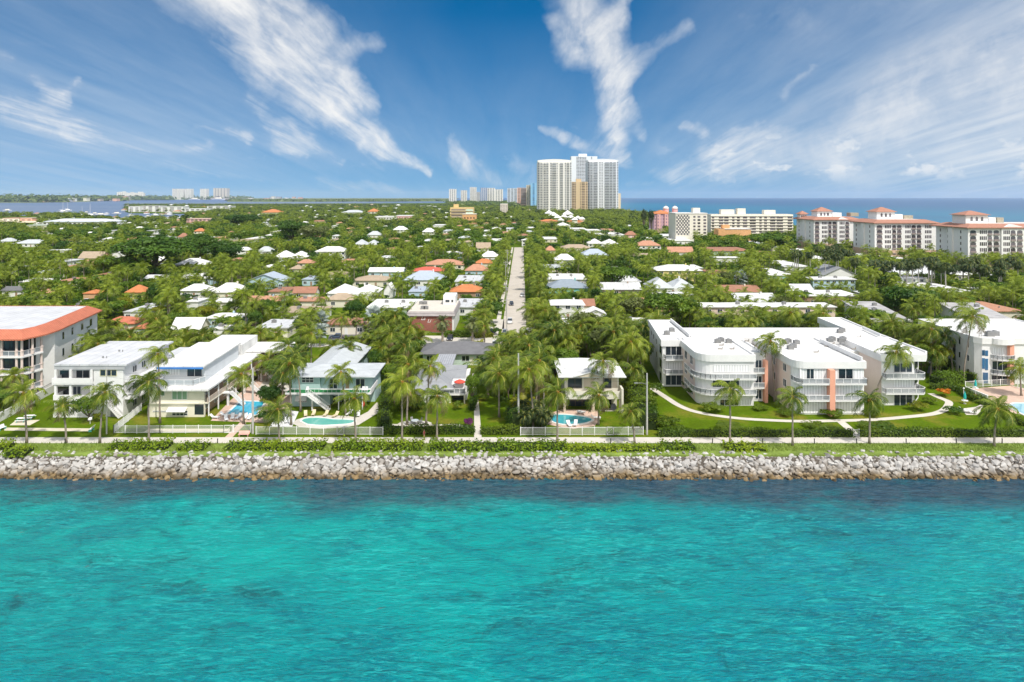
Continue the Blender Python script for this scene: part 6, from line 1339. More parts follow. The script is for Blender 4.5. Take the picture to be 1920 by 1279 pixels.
# ------------------------------------------------------------------ plant meshes (each leaf a small face)
STALK = mat('frond_stalk', (.40, .36, .08), .6, var=.15, scale=3)
def leafmesh(name, V, F, mats, mi=None):
 me = bpy.data.meshes.new(name); V = np.asarray(V, dtype=np.float32).reshape(-1, 3); n = len(F)
 me.vertices.add(len(V)); me.vertices.foreach_set('co', V.ravel()); me.loops.add(4 * n); me.loops.foreach_set('vertex_index', np.asarray(F, dtype=np.int32).ravel())
 me.polygons.add(n); me.polygons.foreach_set('loop_start', np.arange(n, dtype=np.int32) * 4)
 for m in mats: me.materials.append(m)
 if mi is not None: me.polygons.foreach_set('material_index', np.asarray(mi, dtype=np.int32))
 me.update(calc_edges=True); me.validate(); return me
def palm_crown(seed, nf=20, Lf=3.7, nl=22, lw=.13, ll=.85, droop=2.0, wind=.22, up=80, low=-35, stalk=True, hang=.5, dead=0):
 q = random.Random(seed); V = []; F = []; M = []
 def quad(a, b, c, d, m): i = len(V); V.extend([tuple(a), tuple(b), tuple(c), tuple(d)]); F.append((i, i + 1, i + 2, i + 3)); M.append(m)
 for k in range(nf):
  az = k * 2.399 + q.uniform(-.25, .25); fr = (k + .5) / nf; el = R(up + (low - up) * fr ** .85) + q.uniform(-.12, .12); Ln = Lf * q.uniform(.82, 1.1) * (.72 if fr < .12 else 1)
  p = Vector((0, 0, .1)); pts = [p.copy()]; tg = []; ns = 9; dr = droop * q.uniform(.75, 1.2)
  for s in range(ns):
   t = (s + 1) / ns; e = el - dr * t ** 1.6 * (.55 + .45 * math.cos(max(-1.2, el)))
   dvec = Vector((math.cos(az) * math.cos(e), math.sin(az) * math.cos(e), math.sin(e))); dvec.x -= wind * t * 1.4; dvec.normalize(); p = p + dvec * Ln / ns; pts.append(p.copy()); tg.append(dvec)
  def at(t):
   f = min(t * ns, ns - 1e-4); i = int(f); return pts[i].lerp(pts[i + 1], f - i), tg[min(i, ns - 1)]
  if stalk:
   for s in range(ns):
    t = tg[s]; sd = t.cross(Vector((0, 0, 1))); sd = sd.normalized() if sd.length > .05 else Vector((1, 0, 0)); w0 = .055 * (1 - s / ns) + .02; w1 = .055 * (1 - (s + 1) / ns) + .02
    quad(pts[s] - sd * w0, pts[s] + sd * w0, pts[s + 1] + sd * w1, pts[s + 1] - sd * w1, 1)
  for j in range(nl):
   t = .12 + .88 * (j + .5) / nl; c, T = at(t); sd = T.cross(Vector((0, 0, 1))); sd = sd.normalized() if sd.length > .05 else Vector((math.sin(az), -math.cos(az), 0)); upv = sd.cross(T)
   l = ll * (.45 + .75 * math.sin(math.pi * min(1, t * .92 + .05)) ** .8) * q.uniform(.85, 1.12)
   for sg in (-1, 1):
    dv = (sd * sg * .85 + T * .55 + upv * .12 * q.uniform(-1, 2)).normalized(); tip = c + dv * l + Vector((-wind * .5 * l, 0, -hang * l * q.uniform(.5, 1.2)))
    mid = c + dv * l * .55 + Vector((0, 0, -hang * l * .22)); wv = T * lw * .5
    i = len(V); V.extend([tuple(c - wv * .7), tuple(c + wv * .7), tuple(mid + wv), tuple(mid - wv), tuple(tip + wv * .25), tuple(tip - wv * .25)]); F.extend([(i, i + 1, i + 2, i + 3), (i + 3, i + 2, i + 4, i + 5)]); m_ = 2 if k >= nf - dead else 0; M.extend([m_, m_])
 return V, F, M
def fan_crown(seed, nl=30, pl=1.3, fr=.95, nseg=11, low=-60):
 q = random.Random(seed); V = []; F = []; M = []
 for k in range(nl):
  az = k * 2.399 + q.uniform(-.3, .3); el = R(85 + (low - 85) * ((k + .5) / nl) ** .9); d = Vector((math.cos(az) * math.cos(el), math.sin(az) * math.cos(el), math.sin(el))); c = d * pl * q.uniform(.8, 1.15); c.z -= .15 * pl * (1 - d.z)
  sd = d.cross(Vector((0, 0, 1))); sd = sd.normalized() if sd.length > .05 else Vector((1, 0, 0)); upv = sd.cross(d)
  i = len(V); w = sd * .03; V.extend([tuple(-w), tuple(w), tuple(c + w), tuple(c - w)]); F.append((i, i + 1, i + 2, i + 3)); M.append(1)
  for s in range(nseg):
   a = R(-125 + 250 * (s + .5) / nseg); dv = d * math.cos(a) + sd * math.sin(a); dv = (dv - upv * .18 + Vector((0, 0, -.18))).normalized(); l = fr * (1 - .25 * abs(a) / 2.2) * q.uniform(.9, 1.1); pv = dv.cross(upv).normalized() * l * .13
   i = len(V); V.extend([tuple(c), tuple(c + dv * l * .6 + pv), tuple(c + dv * l), tuple(c + dv * l * .6 - pv)]); F.append((i, i + 1, i + 2, i + 3)); M.append(0)
 return V, F, M
def leaf_cloud(seed, n, lobes, size, jitter=.55):
 """rhombic leaf faces through a union of ellipsoid lobes: (cx,cy,cz,rx,ry,rz)"""
 q = np.random.RandomState(seed); w = np.array([l[3] * l[4] + l[3] * l[5] + l[4] * l[5] for l in lobes]); idx = q.choice(len(lobes), n, p=w / w.sum()); Lb = np.array(lobes)[idx]
 d = q.normal(size=(n, 3)); d /= np.linalg.norm(d, axis=1)[:, None]; d[:, 2] = np.where(d[:, 2] < -.35, -d[:, 2] * .6, d[:, 2])
 r = q.uniform(.45, 1.06, n) ** .5; C = Lb[:, :3] + d * Lb[:, 3:] * r[:, None]
 nr = d + q.normal(size=(n, 3)) * jitter + np.array([0, 0, .35]); nr /= np.linalg.norm(nr, axis=1)[:, None]
 a = np.cross(nr, q.normal(size=(n, 3))); a /= np.linalg.norm(a, axis=1)[:, None]; b = np.cross(nr, a); s = size * q.uniform(.6, 1.35, n)[:, None]
 V = np.stack([C + a * s, C + b * s * .55, C - a * s, C - b * s * .55], 1).reshape(-1, 3); F = np.arange(4 * n).reshape(n, 4); return V, F
def tree_lobes(seed, h, w, n=9, flat=.62, base=.32):
 q = random.Random(seed); out = [(0, 0, h * .56, w * .33, w * .33, h * .36)]
 for k in range(n):
  a = k * 2.399 + q.uniform(-.4, .4); rr_ = w * .5 * (.35 + .4 * ((k + .5) / n) ** .5) * q.uniform(.8, 1.1); rz = q.uniform(.13, .2) * h; rx = w * q.uniform(.15, .22)
  z = h * (base + .18) + (h * (.92 - base) - rz) * (1 - (rr_ / (w * .5)) ** 2 * flat) * q.uniform(.72, 1.0)
  out.append((rr_ * math.cos(a), rr_ * math.sin(a), min(z, h - rz), rx, rx * q.uniform(.8, 1.2), rz))
 return out
def trunk_mesh(b, h, w, seed, lobes=None, r=None):
 q = random.Random(seed); r = r or .035 * h + .05; b.tube([(0, 0, -.1), (.05 * w * q.uniform(-1, 1), .05 * w * q.uniform(-1, 1), h * .25), (.06 * w * q.uniform(-1, 1), 0, h * .55)], [r * 1.35, r, r * .7], 7)
 for k in range(4):
  a = k * 1.57 + q.uniform(0, 1); e = (w * .3 * math.cos(a), w * .3 * math.sin(a), h * q.uniform(.55, .75)); b.tube([(0, 0, h * .22), (e[0] * .5, e[1] * .5, h * .42), e], [r * .6, r * .4, r * .15], 5)
def mobj(name, me, parent=None):
 o = bpy.data.objects.new(name, me); COL.objects.link(o)
 if parent: o.parent = parent
 return o
CROWNS = {}; DEAD = leafmat('dead_frond', (.20, .13, .06), (.34, .25, .13), .2)
def mk(kind, variants):
 CROWNS[kind] = [leafmesh('crown', V, F, mats, M) for (V, F, M, mats) in variants]
mk('coco', [(*palm_crown(s, 20, 4.7, 26, .135, 1.0, 1.65, .34, 76, -32, hang=.6, dead=s % 3), [LF_COCO, STALK, DEAD]) for s in range(11, 17)])
mk('cocofar', [(*palm_crown(s, 15, 4.3, 12, .24, 1.05, 1.7, .3, stalk=False), [LF_COCO, STALK]) for s in range(31, 36)])
mk('royal', [(*palm_crown(s, 17, 3.8, 16, .2, 1.0, 2.4, .12, 75, -30, hang=.7), [LF_COCOD, STALK]) for s in range(41, 45)])
mk('date', [(*palm_crown(s, 44, 3.4, 20, .12, .6, 1.3, .03, 85, -60, hang=.1), [LF_DATE, STALK]) for s in range(51, 53)])
mk('areca', [(*palm_crown(s, 26, 2.8, 16, .16, .75, 1.5, .1, 88, 15), [LF_YEL, STALK]) for s in range(55, 58)])
mk('pygmy', [(*palm_crown(s, 30, 2.2, 18, .1, .55, 2.2, .05, 85, -30), [LF_COCOD, STALK]) for s in range(58, 60)])
mk('fan', [(*fan_crown(s), [LF_FAN, STALK]) for s in range(61, 64)])
mk('silver', [(*fan_crown(s, 26, 1.5, 1.35, 13, -45), [LF_SILV, LF_SILV]) for s in range(65, 67)])
def bark_of(kind): return BARK
FRUITM = None
def fruit_mesh():
 q = random.Random(3); b = MB()
 for k in range(9):
  a = k * 2.4; c = (.28 * math.cos(a), .28 * math.sin(a), -.1 - .25 * q.random()); rr_ = .13
  b.loft([[(c[0] + rr_ * math.cos(e) * math.cos(t), c[1] + rr_ * math.cos(e) * math.sin(t), c[2] + rr_ * 1.2 * math.sin(e)) for t in [i * 1.047 for i in range(6)]] for e in (-1.3, -.6, 0, .6, 1.3)])
 b.tube([(0, 0, -.5), (0, 0, .2)], [.2, .26], 8); me = bpy.data.meshes.new('coconut_cluster'); me.from_pydata(b.v, [], b.f); me.materials.append(FRUIT); return me
FRUITM = fruit_mesh()
NP = [0]
def palm(base, top, kind, label, group=None, cs=1.0, rz=None, r=.17, name='coconut_palm', fruit=True, cat='palm tree', seed=None):
 """one palm: trunk curved from base to top (world xyz), crown, fruit"""
 NP[0] += 1; q = random.Random(seed or NP[0] * 17); t = thing(name, label, cat, base, group)
 B, T = Vector(base), Vector(top); h = T.z - B.z; hv = Vector((T.x - B.x, T.y - B.y, 0)); pts = []; rad = []
 for i in range(9): s = i / 8; e = s ** 1.7 if hv.length > .4 else s; pts.append((B.x + hv.x * e + .06 * h * math.sin(math.pi * s) * q.uniform(-.12, .12), B.y + hv.y * e, B.z - .05 + h * s)); rad.append(r * (1.75 if i == 0 else 1.15 - .5 * s) * (1 + .06 * (i % 2)))
 b = MB(); b.tube(pts, rad, 8); b.build('trunk', BARK if kind != 'royal' else mat('royal_palm_bark', (.42, .40, .37), .9, var=.15, scale=1), t, smooth=True)
 c = mobj('crown', q.choice(CROWNS[kind]), t); c.location = T - B; c.rotation_euler = (q.uniform(-.1, .1), q.uniform(-.12, .08), q.uniform(-.5, .5) if rz is None else rz); c.scale = (cs, cs, cs)
 if fruit and kind == 'coco': f = mobj('coconut_cluster', FRUITM, t); f.location = T - B + Vector((0, 0, .02)); f.scale = (cs * 1.1,) * 3
 if kind == 'royal': b = MB(); b.tube([(T.x, T.y, T.z - 1.5), (T.x, T.y, T.z - .7), (T.x, T.y, T.z + .1)], [r * .85, r * .95, r * .5], 8); b.build('crownshaft', mat('palm_crownshaft', (.12, .20, .05), .5), t)
 return t
def ppx(bx, by, cx, cy, cs, label, kind='coco', lean=0.0, **k):
 """palm surveyed from its foot (bx,by) and the heart of its crown (cx,cy)"""
 X, d = G(bx, by); dt = d + lean; return palm((X, d, 0), (XW(cx, dt), dt, ZW(cy, dt)), kind, label, cs=cs, **k)
FRONT = [
 (50, 831, 44, 738, 1.0, 'coconut palm standing before the picnic slab and the white garden wall'),
 (124, 831, 118, 762, .72, 'short coconut palm at the promenade before the white three storey house'),
 (187, 831, 197, 737, .9, 'curved coconut palm with orange fruit stalks leaning over the shuffleboard court end'),
 (279, 830, 278, 718, 1.0, 'tall coconut palm behind the near corner of the long white picket fence'),
 (300, 794, 296, 664, .78, 'tall slender coconut palm rising between the white house and the motel terrace'),
 (457, 795, 452, 702, .85, 'coconut palm at the pool end of the motel path'),
 (524, 830, 520, 768, .82, 'low coconut palm in the fence line left of the kidney pool'),
 (546, 797, 543, 682, 1.05, 'tall coconut palm beside the white sun deck left of the blue green house'),
 (564, 772, 553, 668, .9, 'coconut palm growing before the left corner of the blue green house'),
 (648, 777, 639, 698, .85, 'coconut palm on the lawn before the green deck'),
 (667, 828, 664, 748, .82, 'coconut palm before the kidney pool gate'),
 (754, 829, 754, 717, .95, 'coconut palm at the hedge corner right of the kidney pool'),
 (763, 797, 765, 684, .95, 'tall coconut palm with yellowing fronds over the grey bungalow roof'),
 (799, 797, 807, 688, .85, 'coconut palm on the lawn by the round garden table'),
 (819, 827, 820, 744, .82, 'coconut palm on the promenade near the walking person'),
 (936, 782, 935, 702, 1.05, 'broad coconut palm on the lawn right of the narrow garden path'),
 (1045, 829, 1046, 736, .88, 'coconut palm before the turquoise pool of the cream house'),
 (1122, 797, 1123, 742, .88, 'coconut palm at the right end of the cream house pool'),
 (1132, 772, 1131, 678, .9, 'tall coconut palm rising before the cream house balcony'),
 (1190, 832, 1182, 772, .72, 'bushy small palm before the fence end by the light pole'),
 (1019, 770, 1020, 694, .9, 'coconut palm with yellow fronds at the left wall of the cream house'),
 (1183, 745, 1186, 692, .95, 'coconut palm over the tall hedge right of the cream house'),
 (1206, 705, 1206, 648, .85, 'coconut palm brushing the left wall of the big condominium'),
 (1300, 712, 1299, 684, .62, 'short palm in the recess between the first two condominium wings'),
 (1369, 832, 1369, 730, .82, 'windswept coconut palm before the rounded second condominium wing'),
 (1452, 753, 1445, 640, .92, 'coconut palm between the second and third condominium wings'),
 (1486, 836, 1486, 745, .8, 'coconut palm before the coral column wing of the condominium'),
 (1630, 832, 1631, 750, .85, 'windswept coconut palm before the recess of the condominium'),
 (1639, 760, 1681, 660, .92, 'leaning coconut palm crossing the fourth condominium wing'),
 (1688, 700, 1716, 645, .85, 'coconut palm behind the fourth condominium wing'),
 (1787, 705, 1772, 630, .85, 'tall coconut palm in the driveway garden of the corner condominium'),
 (1807, 718, 1824, 595, 1.05, 'tallest leaning coconut palm before the corner condominium wall'),
 (1864, 837, 1870, 768, .92, 'low windswept coconut palm by the corner pool'),
 (1915, 742, 1912, 690, .85, 'palm cut by the picture edge before the corner condominium'),
 (1710, 625, 1712, 580, .85, 'coconut palm standing at the end of the stained roof lodge'),
 (352, 655, 351, 622, .62, 'slim coconut palm at the rear corner of the motel roof'),
 (732, 706, 732, 628, 1.15, 'very tall coconut palm left of the dark grey roofed house'),
 (757, 720, 758, 648, 1.05, 'bushy coconut palm between the blue green house and the bungalow'),
 (655, 704, 655, 652, .9, 'coconut palm behind the roof of the blue green house'),
 (500, 670, 497, 628, .8, 'first of the twin coconut palms leaning over the motel wing'),
 (512, 670, 517, 625, .8, 'second of the twin coconut palms leaning over the motel wing'),
 (572, 660, 572, 610, .9, 'coconut palm with yellow fronds left of the silver bush'),
 (640, 650, 640, 596, .85, 'palm with hanging dead fronds at the dark car park'),
 (909, 667, 908, 612, .8, 'slim palm before the dark grey roofed house front'),
 (500, 715, 503, 676, .9, 'coconut palm in the thicket left of the blue green house'),
 (530, 745, 530, 700, .85, 'drooping coconut palm beside the motel pool'),
 (157, 690, 157, 628, .95, 'broad coconut palm against the right wall of the red tile edged apartments'),
 (130, 705, 130, 655, .85, 'coconut palm in the gap before the red tile edged apartments'),
 (222, 655, 218, 610, .9, 'yellowish coconut palm behind the flat grey roof'), (297, 640, 297, 598, .95, 'full coconut palm behind the flat grey roof by the red roofed house'),
 (1205, 668, 1206, 612, 1.0, 'windswept coconut palm at the rear left corner of the big condominium'), (1168, 660, 1170, 606, 1.0, 'dense coconut palm left of the big condominium roof'),
]
GARD = 'waterfront coconut palms'
for (bx, by, cx, cy, cs, lb) in FRONT: ppx(bx, by, cx, cy, cs, lb)
for bx, by, cx, cy, cs, lb in ((830, 643, 829, 604, 1.0, 'silvery date palm right before the red brick building'), (886, 643, 886, 606, .95, 'silvery date palm right of the red brick building')): ppx(bx, by, cx, cy, cs, lb, kind='date', name='date_palm', r=.32)
for bx, by, cx, cy, lb in ((110, 700, 110, 670, 'fan palm at the foot of the red tile edged apartments'), (86, 725, 85, 700, 'low fan palm before the columned balconies'), (688, 650, 690, 606, 'rounded fan palm by the dark car park'), (668, 640, 668, 596, 'tall fan palm behind the dark car park'), (935, 742, 934, 722, 'bushy fan palm under the broad coconut palm')): ppx(bx, by, cx, cy, 1.15, lb, kind='fan', name='fan_palm', r=.2)
for bx, by, cx, cy, cs, lb in ((603, 634, 602, 600, 1.25, 'silver leaved palm left of the dark car park'), (600, 650, 600, 622, 1.0, 'lower silver leaved palm before the taller one'), (703, 630, 702, 594, 1.5, 'silver leaved bushy palm between the car park and the brick building'), (712, 634, 712, 606, 1.2, 'silver leaved palm nearest the brick building wall'), (1387, 545, 1387, 521, 1.6, 'large silver fan palm at the brown gabled house'), (165, 476, 166, 467, 2.2, 'silver fan palm before the tan and peach house'), (868, 476, 866, 465, 2.2, 'silver fan palm in the trees left of the street'), (1000, 520, 1000, 505, 1.5, 'silver fan palm on the street verge')): ppx(bx, by, cx, cy, cs, lb, kind='silver', name='silver_palm', r=.2)
for k, (bx, by, h, cs) in enumerate(((972, 800, 2.6, 1.0), (985, 804, 2.2, 1.0), (1000, 799, 2.8, 1.05), (1016, 803, 2.0, .95), (1008, 790, 3.2, 1.0), (980, 790, 3.4, 1.0), (1026, 797, 2.2, .9))):
 X, d = G(bx, by); palm((X, d, 0), (X, d, h), 'pygmy', 'dark feathery dwarf palm in the clump left of the cream house pool', 'dark dwarf palms left of the pool', cs, name='dwarf_palm', r=.1)
for k, (bx, by, h) in enumerate(((515, 742, 1.8), (508, 752, 1.4), (770, 765, 3.0), (1034, 735, 3.5), (900, 655, 1.8), (1005, 745, 3.4))):
 X, d = G(bx, by); palm((X, d, 0), (X, d, h * .3), 'areca', 'yellow green feather palm clump in the waterfront gardens', 'yellow feather palm clumps', .9 + h * .05, name='areca_palm', r=.12)
# ---- broadleaf trees
TPROTO = {}
def tree_proto(kind, seed, h, w, n, size, lm, flat=.62, base=.32, lob=9):
 lb = tree_lobes(seed, h, w, lob, flat, base); V, F = leaf_cloud(seed, n, lb, size); me = leafmesh('crown', V, F, [lm]); b = MB(); trunk_mesh(b, h, w, seed); tm = bpy.data.meshes.new('trunk'); tm.from_pydata(b.v, [], b.f); tm.materials.append(BARKD)
 TPROTO.setdefault(kind, []).append((me, tm, h, w))
for s in range(4): tree_proto('green', 100 + s, 8, 8.5, 3200, .28, LF_TREE, .62, .2, 10)
for s in range(3): tree_proto('dark', 110 + s, 9, 10, 6500, .27, LF_TREED, .62, .12, 12)
for s in range(3): tree_proto('olive', 120 + s, 6, 8, 2600, .24, LF_OLIVE, .5, .15)
for s in range(2): tree_proto('yellow', 130 + s, 6, 8, 1900, .28, LF_YEL)
for s in range(2): tree_proto('spread', 140 + s, 5, 9, 1900, .26, LF_TREE, .2, .5)
for s in range(3): tree_proto('bush', 150 + s, 2.4, 3.4, 700, .17, LF_HEDGE, .7, .02, 6)
for s in range(2): tree_proto('bushy', 160 + s, 2.2, 3.0, 600, .16, LF_YEL, .7, .02, 6)
for s in range(2): tree_proto('bushd', 165 + s, 2.6, 3.4, 700, .17, LF_TREED, .7, .02, 6)
for s in range(2): tree_proto('pine', 170 + s, 16, 6, 2200, .32, LF_COCOD, .9, .05, 14)
for s in range(1): tree_proto('croton', 175, 1.2, 2.0, 350, .14, LF_CROT, .6, .0, 5); tree_proto('purple', 176, .5, 2.2, 300, .12, LF_PURP, .3, .0, 6); tree_proto('redbush', 177, 2.0, 2.4, 380, .16, LF_RED, .6, .0, 5)
NT = [0]
def tree(X, Y, h, w, kind, label, group=None, name='tree', cat='tree', stem=True):
 NT[0] += 1; q = random.Random(NT[0] * 31 + 5); me, tm, h0, w0 = q.choice(TPROTO[kind]); t = thing(name, label, cat, (X, Y, 0), group)
 sc = (w / w0, w / w0, h / h0); rz = q.uniform(0, 6.28)
 c = mobj('crown', me, t); c.scale = sc; c.rotation_euler = (0, 0, rz)
 if stem: k = mobj('trunk', tm, t); k.scale = sc; k.rotation_euler = (0, 0, rz)
 return t
def tpx(x, yb, wpx, yt, kind, label, **k):
 X, d = G(x, yb); return tree(X, d, ZW(yt, d), wpx * d / FPX, kind, label, **k)
BIG = [(285, 522, 150, 441, 'dark', 'huge dark green fig tree with a domed crown'), (372, 505, 74, 438, 'dark', 'dark fig tree right of the huge domed one'), (420, 507, 72, 450, 'dark', 'broad dark tree at the right end of the fig group'), (215, 520, 70, 480, 'green', 'bright green tree at the foot of the huge fig'), (255, 527, 60, 487, 'green', 'rounded tree under the front of the huge fig'),
 (455, 428, 70, 402, 'dark', 'distant dark round crown above the orange mansion roofs'), (548, 460, 66, 413, 'dark', 'dark full crown behind the joined white roofs'), (590, 462, 60, 422, 'olive', 'dull olive crown beside the dark full one'), (205, 600, 70, 565, 'spread', 'spreading flat topped poinciana tree by the red apartments'), (92, 592, 80, 562, 'green', 'dense round tree behind the red tile roof'), (70, 600, 50, 573, 'green', 'bushy tree behind the flat white roof deck'),
 (1150, 548, 66, 497, 'green', 'bright dense round tree before the pale grey low house'), (1272, 628, 86, 548, 'green', 'big fresh green tree left of the cream lodge'), (1238, 612, 62, 547, 'green', 'dense green tree beside the big fresh one'), (1190, 606, 80, 556, 'olive', 'loose olive tree behind the round bush'), (1105, 655, 88, 588, 'olive', 'big rounded olive green bush tree by the street'), (1150, 690, 105, 612, 'olive', 'broad olive tree behind the cream house'), (1032, 650, 68, 614, 'dark', 'dense dark hedge tree beside the street end'), (1020, 690, 66, 632, 'green', 'fresh green tree behind the cream house left corner'), (1060, 700, 60, 650, 'green', 'green garden tree behind the cream house roof'),
 (1376, 540, 66, 508, 'olive', 'brownish tree left of the silver fan palm'), (1312, 617, 76, 584, 'olive', 'rounded reed like thicket behind the condominium roof'), (1366, 617, 88, 592, 'olive', 'wide low thicket behind the condominium roof'), (1420, 615, 56, 594, 'olive', 'low thicket at the right end behind the condominium'), (1682, 598, 74, 534, 'green', 'large bright round tree before the stained roof lodge'), (1735, 600, 62, 541, 'dark', 'round dark tree right of the large bright one'), (1624, 628, 80, 576, 'green', 'bright tree leaning over the stained roof lodge'), (1495, 570, 62, 545, 'green', 'dense tree left of the brown walled block'), (1662, 552, 52, 508, 'dark', 'dark round tree before the big pale gabled building'), (1868, 562, 84, 527, 'green', 'wide bright tree at the right before the hotel palms'), (1790, 585, 70, 552, 'green', 'low wide tree below the white flat roofs'), (1920, 570, 60, 530, 'green', 'tree cut by the right picture edge'),
 (917, 607, 52, 563, 'dark', 'round mango tree right of the brick building'), (165, 790, 58, 746, 'spread', 'small umbrella shaped tree before the white three storey house'), (1207, 437, 12, 388, 'pine', 'dark feathery pine before the pink hotel, nearer the towers'), (1221, 437, 13, 388, 'pine', 'dark feathery pine closest to the pink hotel'), (1440, 468, 90, 438, 'green', 'wide bright crown below the cream hotel'), (1380, 462, 50, 442, 'green', 'fresh crown left of the wide one below the cream hotel'),
 (740, 760, 34, 705, 'dark', 'dense dark tree between the blue green house and the bungalow'), (728, 735, 40, 680, 'green', 'leafy tree at the right wall of the blue green house'), (770, 720, 40, 672, 'yellow', 'orange tinged leafy tree behind the bungalow'), (885, 760, 30, 700, 'green', 'leafy tree beside the bungalow roof deck'), (915, 745, 50, 690, 'green', 'tree behind the broad coconut palm'), (975, 740, 40, 690, 'dark', 'dark tree behind the tall light pole'), (975, 690, 44, 650, 'green', 'leafy tree at the end of the street'), (1000, 715, 50, 660, 'dark', 'dark leafy tree left of the cream house'), (1040, 715, 44, 668, 'green', 'leafy tree touching the cream house roof'), (1165, 735, 40, 690, 'green', 'leafy tree at the right wall of the cream house'), (1196, 700, 50, 640, 'green', 'leafy tree at the condominium corner'),
 (505, 770, 40, 722, 'dark', 'leafy dark tree beside the motel pool'), (520, 720, 50, 672, 'green', 'leafy tree between the motel wing and the blue green house'), (560, 690, 40, 645, 'green', 'leafy tree behind the left corner of the blue green house'), (430, 625, 50, 592, 'green', 'leafy tree behind the motel roof')]
for a in BIG: tpx(*a)
for x, yb, w_, yt, kd, lb in ((185, 790, 25, 773, 'bushy', 'round yellow green shrub under the umbrella shaped tree'), (1770, 743, 30, 728, 'croton', 'bright orange croton shrub in the condominium garden'), (879, 799, 24, 786, 'purple', 'purple flower bed beside the narrow garden path'), (575, 620, 14, 606, 'redbush', 'red leaved shrub by the silver leaved palm'), (243, 634, 10, 624, 'redbush', 'red leaved shrub before the red roofed low house'), (1330, 742, 30, 722, 'croton', 'reddish shrub at the condominium wall'), (858, 768, 24, 752, 'bush', 'grey green round shrub before the bungalow deck'), (783, 770, 30, 750, 'bushd', 'dark leafy shrub before the bungalow window'), (1196, 812, 24, 790, 'bush', 'shrub growing through the fence by the light pole'),
 (1562, 782, 52, 768, 'bush', 'flowering shrub island before the coral column'), (1472, 778, 44, 768, 'bush', 'low clipped shrub island left of the coral column wing'), (1636, 780, 40, 768, 'bush', 'low shrub island right of the coral column wing'), (1337, 772, 50, 757, 'bush', 'clipped oval shrub before the second wing'), (1424, 768, 36, 760, 'bush', 'clipped low shrub by the right end of the second wing'), (1722, 770, 40, 753, 'bushy', 'white flowering shrub before the fourth wing'), (1745, 757, 30, 745, 'bush', 'shrub along the winding path bend'), (1790, 776, 36, 762, 'bushd', 'dark clipped shrub beside the white sun beds'), (1290, 728, 26, 712, 'bushd', 'dark shrub before the first wing glass doors'), (1300, 742, 40, 726, 'bushd', 'dark shrub mass in the condominium recess'), (1365, 802, 60, 795, 'bush', 'low clipped shrub ring on the near lawn'),
 (1540, 805, 66, 796, 'bush', 'low clipped shrub ring left of the garden gate'), (1645, 803, 74, 793, 'bush', 'low clipped shrub ring right of the garden gate'), (1230, 742, 30, 715, 'bush', 'shrub under the condominium left wall'), (1220, 800, 40, 755, 'bush', 'tall leafy shrub behind the light pole'), (1250, 805, 50, 780, 'bush', 'rounded shrub at the lawn corner by the light pole'), (1265, 812, 50, 798, 'bush', 'low rounded shrub at the hedge start'), (505, 792, 50, 770, 'bushd', 'dark shrub behind the white fence by the motel pool'), (640, 792, 0, 0, '', '')):
 if kd: tpx(x, yb, w_, yt, kd, lb, name='shrub', cat='shrub', stem=False)
# ---- hedges
def hedge(pts, w_, h, label, lm=LF_HEDGE, seed=1, name='hedge', size=.15, dens=42, world=False, soft=.12):
 """clipped or loose hedge: leaf faces on and inside a swept box, plus a dark twig core"""
 P = pts if world else [G(*p) for p in pts]; q = np.random.RandomState(seed); t = thing(name, label, 'hedge' if name == 'hedge' else 'shrub', (P[0][0], P[0][1], 0)); VV = []
 for a, c in zip(P[:-1], P[1:]):
  a = np.array(a); c = np.array(c); ln = np.linalg.norm(c - a); n = int(dens * ln * (w_ + 2 * h)); u = (c - a) / ln; nn = np.array([-u[1], u[0]]); s = q.uniform(-.3, ln + .3, n); pick = q.uniform(size=n) * (w_ + 2 * h)
  off = np.where(pick < h, -w_ / 2, np.where(pick > h + w_, w_ / 2, pick - h - w_ / 2)); z = np.where(pick < h, pick, np.where(pick > h + w_, pick - h - w_, h)); jz = q.normal(size=n) * soft; jo = q.normal(size=n) * soft
  wob = 1 + .9 * soft * (np.sin(s * .9 + seed) + np.sin(s * .37 + 2 * seed)); C = np.stack([a[0] + u[0] * s + nn[0] * (off + jo), a[1] + u[1] * s + nn[1] * (off + jo), np.maximum(.05, z * wob + jz)], 1)
  nr = np.stack([nn[0] * np.sign(off) * (np.abs(off) > w_ * .49), nn[1] * np.sign(off) * (np.abs(off) > w_ * .49), (z > h * .98) + .2], 1) + q.normal(size=(n, 3)) * .55; nr /= np.linalg.norm(nr, axis=1)[:, None]
  A = np.cross(nr, q.normal(size=(n, 3))); A /= np.linalg.norm(A, axis=1)[:, None]; B = np.cross(nr, A); sz = size * q.uniform(.6, 1.4, n)[:, None]; VV.append(np.stack([C + A * sz, C + B * sz * .6, C - A * sz, C - B * sz * .6], 1).reshape(-1, 3))
 V = np.concatenate(VV) - np.array([P[0][0], P[0][1], 0]); mobj('leaves', leafmesh('leaves', V, np.arange(len(V)).reshape(-1, 4), [lm]), t)
 b = MB(); Lf, Rt = strip(P, max(.1, w_ - .35)); b.prism(ccw(Lf + Rt[::-1]), 0, h - .22); b.build('twigs', mat('hedge_twigs', (.02, .035, .006), .95), t)
 f_ = ccw(strip(P, w_)[0] + strip(P, w_)[1][::-1]); footpoly(f_); return t
hedge([(720, 813), (888, 813)], 1.3, 1.45, 'clipped hedge between the bungalow lawn and the promenade', seed=2)
hedge([(903, 813.5), (974, 813.5)], 1.3, 1.3, 'clipped hedge right of the narrow garden path', seed=3)
hedge([(1236, 818), (1597, 818)], 1.4, 1.25, 'long clipped hedge from the light pole to the condominium garden gate', seed=4, dens=36)
hedge([(1612, 818), (2000, 818)], 1.4, 1.3, 'long clipped hedge right of the condominium garden gate', seed=5, dens=36)
